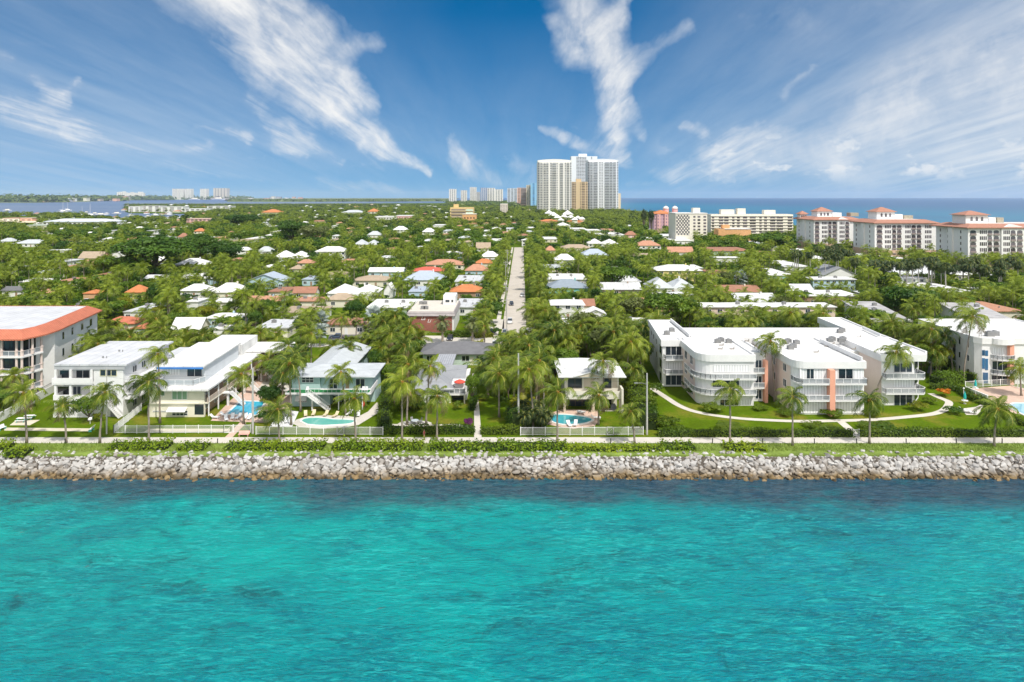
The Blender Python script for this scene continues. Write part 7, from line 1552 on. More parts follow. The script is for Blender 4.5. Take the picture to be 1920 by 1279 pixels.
hedge([(1186, 735), (1200, 765), (1214, 806)], 4.0, 3.4, 'tall rough hedge between the cream house and the condominium lawn', LF_HEDGE, 6, size=.2, dens=26, soft=.3)
hedge([(727, 742), (722, 772), (722, 806)], 2.0, 2.2, 'tall leafy hedge between the kidney pool and the bungalow lawn', LF_HEDGE, 7, size=.18, dens=28, soft=.25)
hedge([(893, 745), (884, 770)], 1.0, 1.8, 'hedge along the bungalow side of the narrow path', LF_HEDGE, 8, soft=.2)
hedge([(958, 792), (968, 806)], 2.0, 3.2, 'square dark hedge before the tall light pole', LF_TREED, 9, soft=.2)
hedge([(1815, 716), (1836, 712)], 3.0, 2.2, 'square clipped hedge before the corner condominium', LF_HEDGE, 10, soft=.12)
hedge([(1745, 728), (1800, 733), (1815, 745), (1850, 760)], 2.0, 1.2, 'hedge winding along the corner pool terrace', LF_HEDGE, 11, soft=.2)
hedge([(1755, 722), (1795, 716)], 3.5, 2.0, 'garden shrub bank before the driveway of the corner condominium', LF_TREE, 12, soft=.35, size=.2)
hedge([(1690, 735), (1722, 742)], 2.0, 1.5, 'hedge at the foot of the fourth wing', LF_HEDGE, 13, soft=.25)
hedge([(1765, 700), (1812, 690)], 4.0, 3.2, 'tall green bank against the corner condominium wall', LF_TREE, 14, soft=.4, size=.2)
hedge([(1858, 770), (1925, 800)], 1.5, .9, 'low hedge around the corner pool', LF_HEDGE, 15, soft=.2)
hedge([(835, 632), (880, 632)], 2.0, 1.5, 'hedge at the parking strip right of the brick building', LF_HEDGE, 16, soft=.2, size=.2)
hedge([(890, 633), (922, 631)], 3.0, 1.2, 'planted island hedge at the parking strip end', LF_YEL, 17, soft=.2, size=.2)
# ---- sea grape mats and dune grass on the bank top
for i, (a, c, yy, h, lb) in enumerate(((-20, 18, 842, .8, 'sea grape patch at the left picture edge'), (20, 55, 850, .8, 'sea grape tuft close to the boulders at the left'), (212, 318, 839, .75, 'sea grape mat before the picket fence corner'), (342, 388, 840, .7, 'small sea grape mat between two sandy gaps'), (428, 608, 839.5, .8, 'long sea grape mat before the kidney pool path'), (626, 792, 840, .85, 'sea grape mat before the hedge corner'), (808, 1062, 840.5, .85, 'longest sea grape mat below the narrow garden path'), (1242, 1300, 839, .7, 'sea grape mat before the long hedge'), (1360, 1430, 841, .7, 'low sea grape mat before the rounded wing'), (1062, 1240, 843, .5, 'thin sea grape mat below the cream house'))):
 hedge([(a, yy), ((a + c) / 2, yy + .6), (c, yy)], 3.2 if h > .6 else 2.2, h, lb, LF_GRAPE, 20 + i, 'sea_grape', .2, 24, soft=.28)
q = np.random.RandomState(9); n = 15000; X = q.uniform(-100, 100, n); Y = q.uniform(120.4, 124.4, n); hh = q.uniform(.12, .5, n); a = q.uniform(0, 6.28, n); w_ = .05
dx, dy = np.cos(a) * w_, np.sin(a) * w_; tx = X + q.normal(size=n) * .15 - .1; ty = Y + q.normal(size=n) * .12
V = np.stack([np.stack([X - dx, Y - dy, X * 0], 1), np.stack([X + dx, Y + dy, X * 0], 1), np.stack([tx + dx * .2, ty + dy * .2, hh], 1), np.stack([tx - dx * .2, ty - dy * .2, hh], 1)], 1).reshape(-1, 3)
o = mobj('dune_grass', leafmesh('dune_grass', V, np.arange(4 * n).reshape(-1, 4), [leafmat('dune_grass_blade', (.12, .21, .015), (.29, .33, .06), .3)])); stuff(o, 'thin grass and weeds on the bank above the boulders', 'grass')
DUNE = mat('sandy_bank', (.18, .25, .045), .95, var=.45, scale=.45, bump=.4)
b = MB(); b.prism([(-800, 119.0), (800, 119.0), (800, 124.55), (-800, 124.55)], -.3, .03); struct(tag(b.build('bank', DUNE), 'sandy grassy bank top between promenade and boulders', 'bank'))

# ------------------------------------------------------------------ filling the neighbourhood with plants
KX = [(x0, y0, x1, y1, d) for (x0, y0, x1, y1, d) in KEEP]
def on_foot(X, Y, m):
 for (a, c, e, f_) in FOOT:
  if a - m < X < c + m and e - m < Y < f_ + m: return True
 for (a, c, e, f_, P) in FPOLY:
  if a - m < X < c + m and e - m < Y < f_ + m:
   s = False; n = len(P)
   for i in range(n):
    x1, y1 = P[i - 1]; x2, y2 = P[i]
    if (y1 > Y) != (y2 > Y) and X < (x2 - x1) * (Y - y1) / (y2 - y1) + x1: s = not s
    # distance to edge
    if m > 0:
     ex, ey = x2 - x1, y2 - y1; l2 = ex * ex + ey * ey or 1e-9; t = max(0, min(1, ((X - x1) * ex + (Y - y1) * ey) / l2))
     if (x1 + t * ex - X) ** 2 + (y1 + t * ey - Y) ** 2 < m * m: return True
   if s: return True
 return False
def hides(X, Y, h, w, tol=.06):
 x0, x1 = PX(X - w / 2, Y, 0)[0], PX(X + w / 2, Y, 0)[0]; yt = PX(X, Y, h)[1]; yb = PX(X, Y, 0)[1]
 for (a, b_, c, e, d) in KX:
  if d <= Y: continue
  ox = min(x1, c) - max(x0, a); oy = min(yb, e) - max(yt, b_)
  if ox > 0 and oy > 0 and ox * oy > (.26 if (a, b_, c, e, d) in SOFT else tol) * (c - a) * (e - b_): return True
 return False
# long narrow ground keeps: road, lawns
for (x0, y0, x1, y1, dd) in ((940, 545, 989, 642, 9999), (955, 470, 985, 545, 9999), (786, 632, 935, 650, 9999), (632, 612, 690, 642, 9999)): KX.append((x0, y0, x1, y1, dd))
ROADX = [(XW(953, 9) * 0, 0)]
LAWNS = [pxpoly(p) for p in ([(-60, 818), (215, 818), (265, 768), (255, 752), (180, 775), (100, 740), (60, 770), (-60, 800)], [(210, 818), (545, 818), (545, 752), (500, 690), (400, 785), (262, 785)], [(540, 818), (722, 818), (722, 745), (548, 745)], [(722, 818), (890, 818), (890, 768), (728, 775)], [(888, 820), (902, 820), (896, 690), (884, 690)], [(900, 818), (960, 818), (955, 778), (900, 770)], [(1028, 818), (1180, 818), (1170, 765), (1030, 770)], [(1235, 822), (2050, 822), (2050, 735), (1830, 715), (1740, 735), (1640, 745), (1440, 745), (1300, 740), (1228, 725), (1235, 770)], [(-900, 817), (2800, 817), (2800, 860), (-900, 860)], [(340, 655), (560, 655), (560, 640), (340, 640)], [(480, 655), (560, 690), (580, 690), (640, 650)])]
for p in LAWNS: footpoly(ccw(p))
def road_clear(X, Y, m): 
 cx = .3 + (Y - 205) * (8.9 / 606); return abs(X - cx) < 3.75 + m and 200 < Y < 640
def land_ok(X, Y):
 x, y = PX(X, Y, 0)
 if Y > 1180 and x < 350 and Y < 1900: 
  if y < 413 - max(0, 40 - x) * .1 and not (x < 165 and y > 405.5): return False
 if Y > 1900:
  if x < 235: return False
  if x < 345 and Y < 1990: return False
  if X > 330 + (Y - 2400) * .01: return False
  if y < 383.6 and x < 838: return False
  if y < 381.6: return False
 if X > 366 and Y > 560: return False
 if X > 330 and Y > 1700: return False
 if x < 75 and 409 < y < 427: return False
 return True
def rel_label(X, Y, kindword):
 best = min(ANCH, key=lambda a: (a[0] - X) ** 2 + ((a[1] - Y) * .8) ** 2); dx, dy = X - best[0], Y - best[1]
 if abs(dx) > abs(dy) * 1.1: r = 'on the lagoon side of' if dx < 0 else 'on the ocean side of'
 else: r = 'in front of' if dy < 0 else 'behind'
 return '%s %s %s' % (kindword, r, best[2])
INDIV = []   # (Y, kind, X, h, w)
rp = random.Random(21); clump = lambda X, Y: math.sin(X * .045 + 1.3 * math.sin(Y * .021)) + math.sin(Y * .037 + X * .012 + 2) 
# street palms
for side in (-1, 1):
 Y = 214
 while Y < 640:
  cx = .3 + (Y - 205) * (8.9 / 606); X = cx + side * (8.8 + rp.uniform(0, 1.6)); h = rp.uniform(5.5, 9.0)
  if not any(a - 1 < X < c + 1 and e - 1 < Y < f_ + 1 for (a, c, e, f_) in FOOT): INDIV.append((Y, 'streetpalm', X, h, 6.0))
  Y += rp.uniform(6, 10)
# hotel palms
for k in range(64):
 x = rp.uniform(1485, 1925); X_d = rp.uniform(312, 345) if x > 1640 else rp.uniform(360, 430); INDIV.append((X_d, 'royalrow', XW(x, X_d), rp.uniform(11.0, 14.5), 7))
Y = 131.0; CELLS = []
while Y < 5200:
 s = 3.9 if Y < 200 else 4.6 if Y < 340 else 5.6 if Y < 520 else 8.0 if Y < 900 else 12.5 if Y < 1500 else 17 if Y < 2450 else 30
 X = -.80 * Y - 6
 while X < .80 * Y + 6:
  CELLS.append((X + rp.uniform(-.45, .45) * s, Y + rp.uniform(-.45, .45) * s, s)); X += s
 Y += s
for (X, Y, s) in CELLS:
 if Y < 131 or not land_ok(X, Y): continue
 c = clump(X, Y); u_ = rp.random(); near = Y < 520
 if near:
  k = 'palm' if u_ < .42 + .12 * c else 'tree' if u_ < .72 else 'shrub'
 else: k = 'palm' if u_ < .34 + .10 * c else 'tree'
 east_hotel = X > 150 and 300 < Y < 440
 for att in range(3 if near else 2):
  if k == 'palm': h = rp.uniform(6, 11.5) if att == 0 else rp.uniform(3.5, 6); w_ = 6.2
  elif k == 'tree': h = rp.uniform(4.5, 8.5) if near else rp.uniform(6, 10.5); w_ = rp.uniform(4.5, 8.0) if near else rp.uniform(8, 13)
  else: h = rp.uniform(1.4, 3.0); w_ = rp.uniform(2.4, 4.2)
  if Y > 900: w_ *= 1.3 if Y < 2450 else 2.2
  if Y > 2450: h *= .62
  m = {'palm': 1.6, 'tree': w_ * .36, 'shrub': w_ * .3}[k]
  if on_foot(X, Y, m) or road_clear(X, Y, 2.2 if k == 'palm' else w_ * .45): bad = True
  elif hides(X, Y, h, w_ * .8): bad = True
  else: bad = False
  if not bad: INDIV.append((Y, k, X, h, w_)); break
  k = 'tree' if k == 'palm' and att == 1 else 'shrub' if (near and att == 1) else k
  if att == 0 and k == 'tree': k = 'shrub' if near else 'tree'
INDIV.sort(key=lambda a: a[0])
cnt = {'palm': 175, 'tree': 215, 'shrub': 260}; far = []; LBL = {}
used = {'palm': 0, 'tree': 0, 'shrub': 0}
rk = random.Random(77)
for (Y, k, X, h, w_) in INDIV:
 px_ = PX(X, Y, 0)[0]
 vis = -70 < px_ < 1990
 if not vis: continue
 if k == 'streetpalm':
  if Y > 520: far.append((Y, 'palm', X, h, w_)); continue
  q = rk.random(); palm((X, Y, 0), (X + rk.uniform(-.6, .4), Y, h), 'coco' if Y < 330 else 'cocofar', 'coconut palm in the row lining the %s kerb of the straight street' % ('lagoon side' if X < .3 + (Y - 205) * .0147 else 'ocean side'), 'street palms on the %s kerb' % ('lagoon side' if X < .3 + (Y - 205) * .0147 else 'ocean side'), .95, fruit=False); continue
 if k == 'royalrow': palm((X, Y, 0), (X, Y, h), 'royal', 'tall dark royal palm in the belt before the %s' % ('nearest resort wing' if px_ > 1750 else 'middle resort wing' if px_ > 1640 else 'farthest resort wing'), 'royal palms before the %s' % ('nearest resort wing' if px_ > 1750 else 'middle resort wing' if px_ > 1640 else 'farthest resort wing'), rk.uniform(.95, 1.15), name='royal_palm', r=.24); continue
 if used[k] >= cnt[k]: far.append((Y, k, X, h, w_)); continue
 used[k] += 1
 if k == 'palm':
  r_ = rk.random()
  if r_ < .80: lb = rel_label(X, Y, 'tall coconut palm' if h > 8 else 'coconut palm'); palm((X, Y, 0), (X + rk.uniform(-1.8, 1.1), Y + rk.uniform(-.6, .6), h), 'coco', lb, lb.replace('palm ', 'palms ', 1), rk.uniform(.85, 1.15), fruit=Y < 260)
  elif r_ < .95: lb = rel_label(X, Y, 'bushy fan palm'); palm((X, Y, 0), (X, Y, min(h, 6)), 'fan', lb, lb.replace('palm ', 'palms ', 1), 1.2, name='fan_palm')
  else: lb = rel_label(X, Y, 'yellowish feather palm'); palm((X, Y, 0), (X, Y, .8), 'areca', lb, lb.replace('palm ', 'palms ', 1), 1.3, name='areca_palm')
 elif k == 'tree':
  kd = rk.choice(('green', 'green', 'green', 'dark', 'olive', 'yellow', 'spread')); nm = {'green': 'leafy green tree', 'dark': 'dark green tree', 'olive': 'dull olive tree', 'yellow': 'yellow green tree', 'spread': 'low spreading tree'}[kd]; lb = rel_label(X, Y, nm); tree(X, Y, h, w_, kd, lb, lb.replace('tree ', 'trees ', 1))
 else:
  kd = rk.choice(('bush', 'bush', 'bushd', 'bushy')); nm = {'bush': 'rounded green shrub', 'bushd': 'dark leafy shrub', 'bushy': 'yellow green shrub'}[kd]; lb = rel_label(X, Y, nm); tree(X, Y, h, w_, kd, lb, lb.replace('shrub ', 'shrubs ', 1), 'shrub', 'shrub', stem=False)
# the rest: masses of distant palms and trees, one object each
def arr(Vl): return np.asarray(Vl, dtype=np.float32).reshape(-1, 3)
def palmproto(seed, nf, nl, lw):
 V, F, M = palm_crown(seed, nf, 4.4, nl, lw, 1.05, 1.7, .3, stalk=False); return arr(V), np.asarray(F, dtype=np.int64)
LODP = {0: [palmproto(s, 15, 9, .30) for s in range(81, 85)], 1: [palmproto(s, 11, 5, .5) for s in range(85, 88)]}
def treeproto(seed, n, size, h=8, w=9): V, F = leaf_cloud(seed, n, tree_lobes(seed, h, w, 8), size); return V.astype(np.float32), F
LODT = {0: [treeproto(s, 420, .55) for s in range(91, 95)], 1: [treeproto(s, 110, 1.05) for s in range(95, 98)], 2: [treeproto(s, 45, 1.7) for s in range(98, 101)]}
acc_ = {'distant_palms': [], 'distant_trees': [], 'distant_dark_trees': [], 'distant_woods': []}; rq = random.Random(3); TR = []
for (Y, k, X, h, w_) in far:
 a = rq.uniform(-.6, .6) if k == 'palm' else rq.uniform(0, 6.28); ca, sa = math.cos(a), math.sin(a)
 if k == 'palm':
  V, F = rq.choice(LODP[0 if Y < 620 else 1]); s = rq.uniform(.85, 1.15) * (1 if Y < 900 else 1.3); o = np.array([X, Y, h], dtype=np.float32); sc = np.array([s, s, s], dtype=np.float32); dst = 'distant_palms'
  TR.append((X, Y, h))
 else:
  V, F = rq.choice(LODT[0 if Y < 560 else 1 if Y < 1100 else 2]); sc = np.array([w_ / 9, w_ / 9, h / 8], dtype=np.float32); o = np.array([X, Y, 0], dtype=np.float32); dst = 'distant_woods' if Y > 900 else 'distant_dark_trees' if math.sin(X * .03) + math.sin(Y * .05 + X * .02) + rq.uniform(-1.2, 1.2) > .7 else 'distant_trees'
 W = V * sc; W = np.stack([W[:, 0] * ca - W[:, 1] * sa, W[:, 0] * sa + W[:, 1] * ca, W[:, 2]], 1) + o; acc_[dst].append((W, F))
for nm, lst in acc_.items():
 if not lst: continue
 off = 0; Vs, Fs = [], []
 for W, F in lst: Vs.append(W); Fs.append(F + off); off += len(W)
 o = mobj(nm, leafmesh(nm, np.concatenate(Vs), np.concatenate(Fs), [{'distant_palms': LF_COCO, 'distant_trees': LF_TREE, 'distant_dark_trees': LF_TREED, 'distant_woods': LF_FAR}[nm]]))
 stuff(o, {'distant_palms': 'countless palm crowns showing above the far neighbourhood trees', 'distant_trees': 'continuous treetops between the houses of the middle distance', 'distant_dark_trees': 'dark broad treetops scattered between the houses of the middle distance', 'distant_woods': 'hazy green treetops stretching to the lagoon and towers'}[nm], 'trees')
b = MB()
for (X, Y, h) in TR:
 if Y < 700: b.tube([(X, Y, 0), (X, Y, h)], [.2, .13], 4, False)
if b.v: stuff(b.build('distant_palm_trunks', BARK), 'thin grey palm trunks standing among the far treetops', 'trees')
# far mangroves and mainland woods
rq = np.random.RandomState(12)
def woods(nm, pts_fn, n, size, h, lm, lb):
 P = pts_fn(n); V, F = leaf_cloud(7, n * 9, [(0, 0, 0, 1, 1, 1)], 1.0); C = np.repeat(P, 9, 0); m = len(C); d = rq.normal(size=(m, 3)); d[:, 2] = np.abs(d[:, 2]); C = C + d * np.array([size * 1.2, size * .6, h * .35]); nr = d + np.array([0, -.4, .5]); nr /= np.linalg.norm(nr, axis=1)[:, None]
 A = np.cross(nr, rq.normal(size=(m, 3))); A /= np.linalg.norm(A, axis=1)[:, None]; B = np.cross(nr, A); V = np.stack([C + A * size, C + B * size * .6, C - A * size, C - B * size * .6], 1).reshape(-1, 3); V[:, 2] = np.maximum(V[:, 2], .2)
 o = mobj(nm, leafmesh(nm, V, np.arange(4 * m).reshape(-1, 4), [lm])); stuff(o, lb, 'trees')
def linepts(segs):
 def f_(n):
  out = []
  for _ in range(n):
   (x0, x1, y0, y1) = segs[rq.randint(len(segs))]; x = rq.uniform(x0, x1); y = rq.uniform(y0, y1); X, Y = G(x, y); out.append((X, Y, 2))
  return np.array(out)
 return f_
woods('mainland_woods', linepts([(-40, 120, 374.5, 379.3), (120, 232, 373.8, 377), (-40, 330, 373, 374.5), (232, 470, 373.2, 374.2), (200, 320, 374, 375.3)]), 2200, 24, 62, LF_FAR, 'bluish tree belt along the mainland shore across the lagoon')
woods('mangrove_woods', linepts([(430, 838, 374.8, 377.2), (520, 760, 375, 378), (640, 838, 375.4, 377)]), 1300, 22, 10, leafmat('mangrove_leaf', (.06, .10, .02), (.16, .19, .05), .1, vscale=.004), 'low green mangrove scrub on the flats across the lagoon')
woods('far_island_woods', linepts([(838, 1008, 378, 381.5), (860, 1008, 381, 386)]), 1400, 9, 12, LF_FAR, 'dark tree belt at the foot of the far tower row')
# ------------------------------------------------------------------ boulders
def rock_mesh(seed, n=26):
 q = random.Random(seed); import bmesh as bm_; bm = bm_.new()
 for k in range(n):
  a = q.uniform(0, 6.28); z = q.uniform(-1, 1); r_ = math.sqrt(1 - z * z) ; s = q.uniform(.82, 1.05); bm.verts.new((r_ * math.cos(a) * s * .62, r_ * math.sin(a) * s * .5, z * s * .42))
 bm_.ops.convex_hull(bm, input=bm.verts); bad = [v for v in bm.verts if not v.link_faces]; bm_.ops.delete(bm, geom=bad, context='VERTS'); bm_.ops.bevel(bm, geom=list(bm.edges), offset=.018, segments=1, affect='EDGES')
 me = bpy.data.meshes.new('boulder'); bm.to_mesh(me); bm.free(); me.materials.append(ROCK); return me
def rockmat():
 m, nt_, out = _nodes('limestone_boulder'); p = N(nt_, 'ShaderNodeBsdfPrincipled'); L(nt_, p.outputs[0], out.inputs[0]); p.inputs['Roughness'].default_value = .9; p.inputs['Specular IOR Level'].default_value = .15
 g = N(nt_, 'ShaderNodeNewGeometry'); oi = N(nt_, 'ShaderNodeObjectInfo'); s = N(nt_, 'ShaderNodeSeparateXYZ'); L(nt_, g.outputs['Position'], s.inputs[0])
 nz = N(nt_, 'ShaderNodeTexNoise'); nz.inputs['Scale'].default_value = 1.3; nz.inputs['Detail'].default_value = 7; nz.inputs['Roughness'].default_value = .7; L(nt_, g.outputs['Position'], nz.inputs['Vector'])
 big = N(nt_, 'ShaderNodeTexNoise'); big.inputs['Scale'].default_value = .22; big.inputs['Detail'].default_value = 3; L(nt_, g.outputs['Position'], big.inputs['Vector'])
 add = N(nt_, 'ShaderNodeMath', operation='ADD'); L(nt_, g.outputs['Random Per Island'], add.inputs[0]); L(nt_, oi.outputs['Random'], add.inputs[1]); fr = N(nt_, 'ShaderNodeMath', operation='FRACT'); L(nt_, add.outputs[0], fr.inputs[0])
 r = N(nt_, 'ShaderNodeValToRGB'); e = r.color_ramp.elements; e[0].position = 0; e[0].color = (.20, .195, .19, 1); e[1].position = 1; e[1].color = (.50, .485, .465, 1); k = e.new(.3); k.color = (.39, .375, .36, 1); k = e.new(.12); k.color = (.31, .28, .25, 1); L(nt_, fr.outputs[0], r.inputs[0])
 w = N(nt_, 'ShaderNodeValToRGB'); e = w.color_ramp.elements; e[0].color = (.08, .06, .035, 1); e[1].color = (.30, .22, .13, 1); k = e.new(.8); k.color = (.24, .17, .085, 1); L(nt_, fr.outputs[0], w.inputs[0])
 # tide stain: brown weed below the high water mark, its edge broken by noise
 z = N(nt_, 'ShaderNodeMath', operation='MULTIPLY_ADD'); z.inputs[1].default_value = 1.6; L(nt_, big.outputs[0], z.inputs[0]); L(nt_, s.outputs[2], z.inputs[2]); mr = N(nt_, 'ShaderNodeMapRange'); mr.inputs[1].default_value = -1.35; mr.inputs[2].default_value = -.3; mr.inputs[3].default_value = 1; mr.inputs[4].default_value = 0; L(nt_, z.outputs[0], mr.inputs[0])
 mx = N(nt_, 'ShaderNodeMix'); mx.data_type = 'RGBA'; L(nt_, mr.outputs[0], mx.inputs[0]); L(nt_, r.outputs[0], mx.inputs[6]); L(nt_, w.outputs[0], mx.inputs[7])
 v = N(nt_, 'ShaderNodeMapRange'); v.inputs[1].default_value = .3; v.inputs[2].default_value = .7; v.inputs[3].default_value = .75; v.inputs[4].default_value = 1.2; L(nt_, nz.outputs[0], v.inputs[0]); sc = N(nt_, 'ShaderNodeVectorMath', operation='SCALE'); L(nt_, mx.outputs[2], sc.inputs[0]); L(nt_, v.outputs[0], sc.inputs['Scale']); L(nt_, sc.outputs[0], p.inputs['Base Color'])
 bp = N(nt_, 'ShaderNodeBump'); bp.inputs['Strength'].default_value = .5; bp.inputs['Distance'].default_value = .1; L(nt_, nz.outputs[0], bp.inputs['Height']); L(nt_, bp.outputs[0], p.inputs['Normal']); return m
ROCK = rockmat(); RM = [rock_mesh(300 + i, 11 + 2 * (i % 4)) for i in range(12)]
b = MB(); b.prism([(-800, 114.8), (800, 114.8), (800, 119.05), (-800, 119.05)], -3.3, -2.6)
b.add([(-800, 115.0, -2.75), (800, 115.0, -2.75), (800, 119.0, -.32), (-800, 119.0, -.32)], [(0, 1, 2, 3)]); struct(tag(b.build('shore_slope', mat('rubble_core', (.10, .085, .07), .95, var=.4, scale=1.2, bump=.6)), 'dark rubble slope under the boulders', 'slope'))
rg = random.Random(44); RK = []
for row in range(11):
 y = 115.1 + row * .43; z = -2.72 + row * .228; X = -114.0
 while X < 114.0:
  s = rg.choice((.5, .7, .8, .9, 1.05, 1.35)) * rg.uniform(.85, 1.15) * (1.0 if row < 8 else .85); RK.append((row, X + rg.uniform(-.2, .2), y + rg.uniform(-.25, .25), z + rg.uniform(-.12, .2), s)); X += s * .80
for k in range(150): RK.append((9, rg.uniform(-114, 114), rg.uniform(119.3, 120.5), rg.uniform(-.1, .06), rg.uniform(.35, .8)))
for k in range(45): RK.append((-1, rg.uniform(-90, 90), rg.uniform(114.1, 114.9), rg.uniform(-2.8, -2.6), rg.uniform(.5, 1.0)))
big = sorted([i for i in range(len(RK)) if abs(RK[i][1]) < 86], key=lambda i: -RK[i][4] * (1.0 if RK[i][0] in (2, 3, 4, 5, 6, 7, 8) else .7))[:290]; bigs = set(big); RV, RF = [], []; off = 0
for i, (row, X, y, z, s) in enumerate(RK):
 me = RM[rg.randrange(12)]; rot = Matrix.Rotation(rg.uniform(0, 6.28), 4, 'Z') @ Matrix.Rotation(rg.uniform(-.5, .5), 4, 'X') @ Matrix.Rotation(rg.uniform(-.4, .4), 4, 'Y'); M4 = Matrix.Translation((X, y, z + .1)) @ rot @ Matrix.Diagonal((s * 1.1, s * 1.1, s * 1.15, 1))
 if i in bigs:
  o = mobj('boulder', me); o.matrix_world = M4; br = row <= 2
  side = 'below the motel and white houses' if X < -35 else 'below the gardens with the pools' if X < 30 else 'below the big condominium'
  lb = ('%s boulder of the revetment %s' % ('tide stained brownish' if br else 'large pale grey', side)); tag(o, lb, 'boulder', lb.replace('boulder', 'boulders', 1))
 else:
  a = np.array([M4 @ v.co for v in me.vertices], dtype=np.float32); RV.append(a); RF += [tuple(j + off for j in p.vertices) for p in me.polygons]; off += len(a)
me = bpy.data.meshes.new('boulders'); me.from_pydata(np.concatenate(RV).tolist(), [], RF); me.materials.append(ROCK); o = mobj('boulders', me); stuff(o, 'countless smaller pale and brown boulders packed along the shore', 'boulders')
# white foam-free shallows: nothing else at the waterline

# ------------------------------------------------------------------ garden paths, decks, pools
sheet('path', [(889, 820), (903, 820), (899, 770), (895, 735), (890, 700), (885, 700), (887, 735), (889, 770)], PAVE, .036, 'narrow straight garden path right of the bungalow')
sheet('path', [(730, 795), (768, 796.5), (860, 795.5), (886, 801), (889, 804), (886, 806), (850, 797.5), (768, 799), (730, 798)], PAVE, .030, 'thin curved path across the bungalow lawn')
def pathline(pts, w, label, z=.03): P = smoothline([G(*p) for p in pts], 5); a, c = strip(P, w); q = a + c[::-1]; b = MB(); n = len(a); b.add([(x, y, z) for x, y in a + c], [(n + i, n + i + 1, i + 1, i) for i in range(n - 1)]); footpoly(ccw(q)); struct(tag(b.build('path', PAVE), label, 'path'))
pathline([(1222, 728), (1250, 746), (1272, 760), (1300, 771), (1340, 779), (1390, 785), (1440, 788), (1500, 790), (1570, 789), (1640, 787), (1700, 782), (1745, 777), (1768, 770), (1778, 760), (1778, 753), (1762, 746), (1745, 738)], 1.5, 'winding pale path across the condominium lawn')
pathline([(1574, 789), (1584, 797), (1596, 808), (1605, 820)], 1.6, 'short pale path to the condominium garden gate', .034)
sheet('path', [(418, 824), (432, 824), (462, 793), (450, 792)], PINKP, .028, 'pink paver path from the promenade to the motel pool')
sheet('pool_deck', [(395, 789), (500, 793), (560, 752), (545, 735), (470, 735), (433, 750)], PINKP, .02, 'pink paver deck around the motel pool', 'pool deck')
sheet('path', [(433, 750), (452, 752), (487, 725), (503, 700), (492, 700), (470, 722)], PINKP, .024, 'pink curved path beside the motel stairs')
sheet('pool_deck', [(548, 794), (556, 787), (575, 781), (610, 779), (650, 780), (668, 783), (690, 772), (706, 755), (720, 757), (712, 772), (690, 786), (672, 797), (640, 802), (600, 804), (562, 801)], PAVE, .022, 'pale deck around the kidney pool', 'pool deck')
sheet('sun_deck', [(505, 800), (548, 800), (560, 772), (530, 768)], mat('white_deck', (.7, .7, .7)), .02, 'white sun deck left of the kidney pool', 'deck')
sheet('pool_deck', [(1022, 794), (1040, 799), (1075, 804), (1115, 799), (1126, 785), (1120, 768), (1052, 768), (1028, 776)], PINKP, .02, 'pale pink deck around the cream house pool', 'pool deck')
sheet('terrace', [(1125, 771), (1165, 771), (1165, 766), (1125, 766)], PAVE, .024, 'narrow terrace under the cream house balcony')
sheet('pool_deck', [(1815, 729), (1895, 723), (2000, 745), (2000, 790), (1900, 775), (1862, 752)], PINKP, .02, 'pink deck around the corner pool', 'pool deck')
sheet('terrace', [(1800, 767), (1830, 763), (1846, 755), (1838, 772), (1832, 778), (1812, 778)], PAVE, .022, 'pale terrace with white sun beds by the winding path')
sheet('driveway', [(1738, 700), (1800, 695), (1808, 676), (1745, 672)], DASPH, .02, 'dark drive between the two condominiums')
sheet('shuffleboard_court', [(8, 807.5), (168, 809), (168, 803.5), (8, 802)], PALEY if 0 else mat('court_concrete', (.60, .54, .42)), .02, 'narrow pale shuffleboard court on the lawn', 'court')
sheet('shuffleboard_court', [(268, 811), (430, 810), (432, 804), (280, 804)], MATS['court_concrete'], .02, 'second pale shuffleboard court behind the picket fence', 'court')
sheet('picnic_slab', [(18, 797.5), (56, 797.5), (75, 787.5), (30, 788.5)], MATS['court_concrete'], .024, 'pale concrete slab under the picnic table', 'slab')
sheet('patio', [(440, 760 - 25), (470, 735), (500, 705), (520, 705), (540, 720), (545, 734)], PAVE, .014, 'pale paved court before the motel wing')
def poolwater(name, c1, c2):
 m, nt_, out = _nodes(name); p = N(nt_, 'ShaderNodeBsdfPrincipled'); L(nt_, p.outputs[0], out.inputs[0]); p.inputs['Roughness'].default_value = .05; g = N(nt_, 'ShaderNodeNewGeometry'); nz = N(nt_, 'ShaderNodeTexNoise'); nz.inputs['Scale'].default_value = .5; L(nt_, g.outputs['Position'], nz.inputs['Vector']); mx = N(nt_, 'ShaderNodeMix'); mx.data_type = 'RGBA'; mx.inputs[6].default_value = (*c1, 1); mx.inputs[7].default_value = (*c2, 1); L(nt_, nz.outputs[0], mx.inputs[0]); L(nt_, mx.outputs[2], p.inputs['Base Color'])
 n2 = N(nt_, 'ShaderNodeTexNoise'); n2.inputs['Scale'].default_value = 3; L(nt_, g.outputs['Position'], n2.inputs['Vector']); bp = N(nt_, 'ShaderNodeBump'); bp.inputs['Strength'].default_value = .2; L(nt_, n2.outputs[0], bp.inputs['Height']); L(nt_, bp.outputs[0], p.inputs['Normal']); return m
PW1 = poolwater('blue_pool_water', (.01, .33, .55), (.03, .45, .62)); PW2 = poolwater('green_pool_water', (.10, .42, .36), (.18, .50, .44)); PW3 = poolwater('teal_pool_water', (.02, .28, .38), (.10, .48, .50)); PW4 = poolwater('pale_pool_water', (.20, .45, .58), (.30, .55, .65))
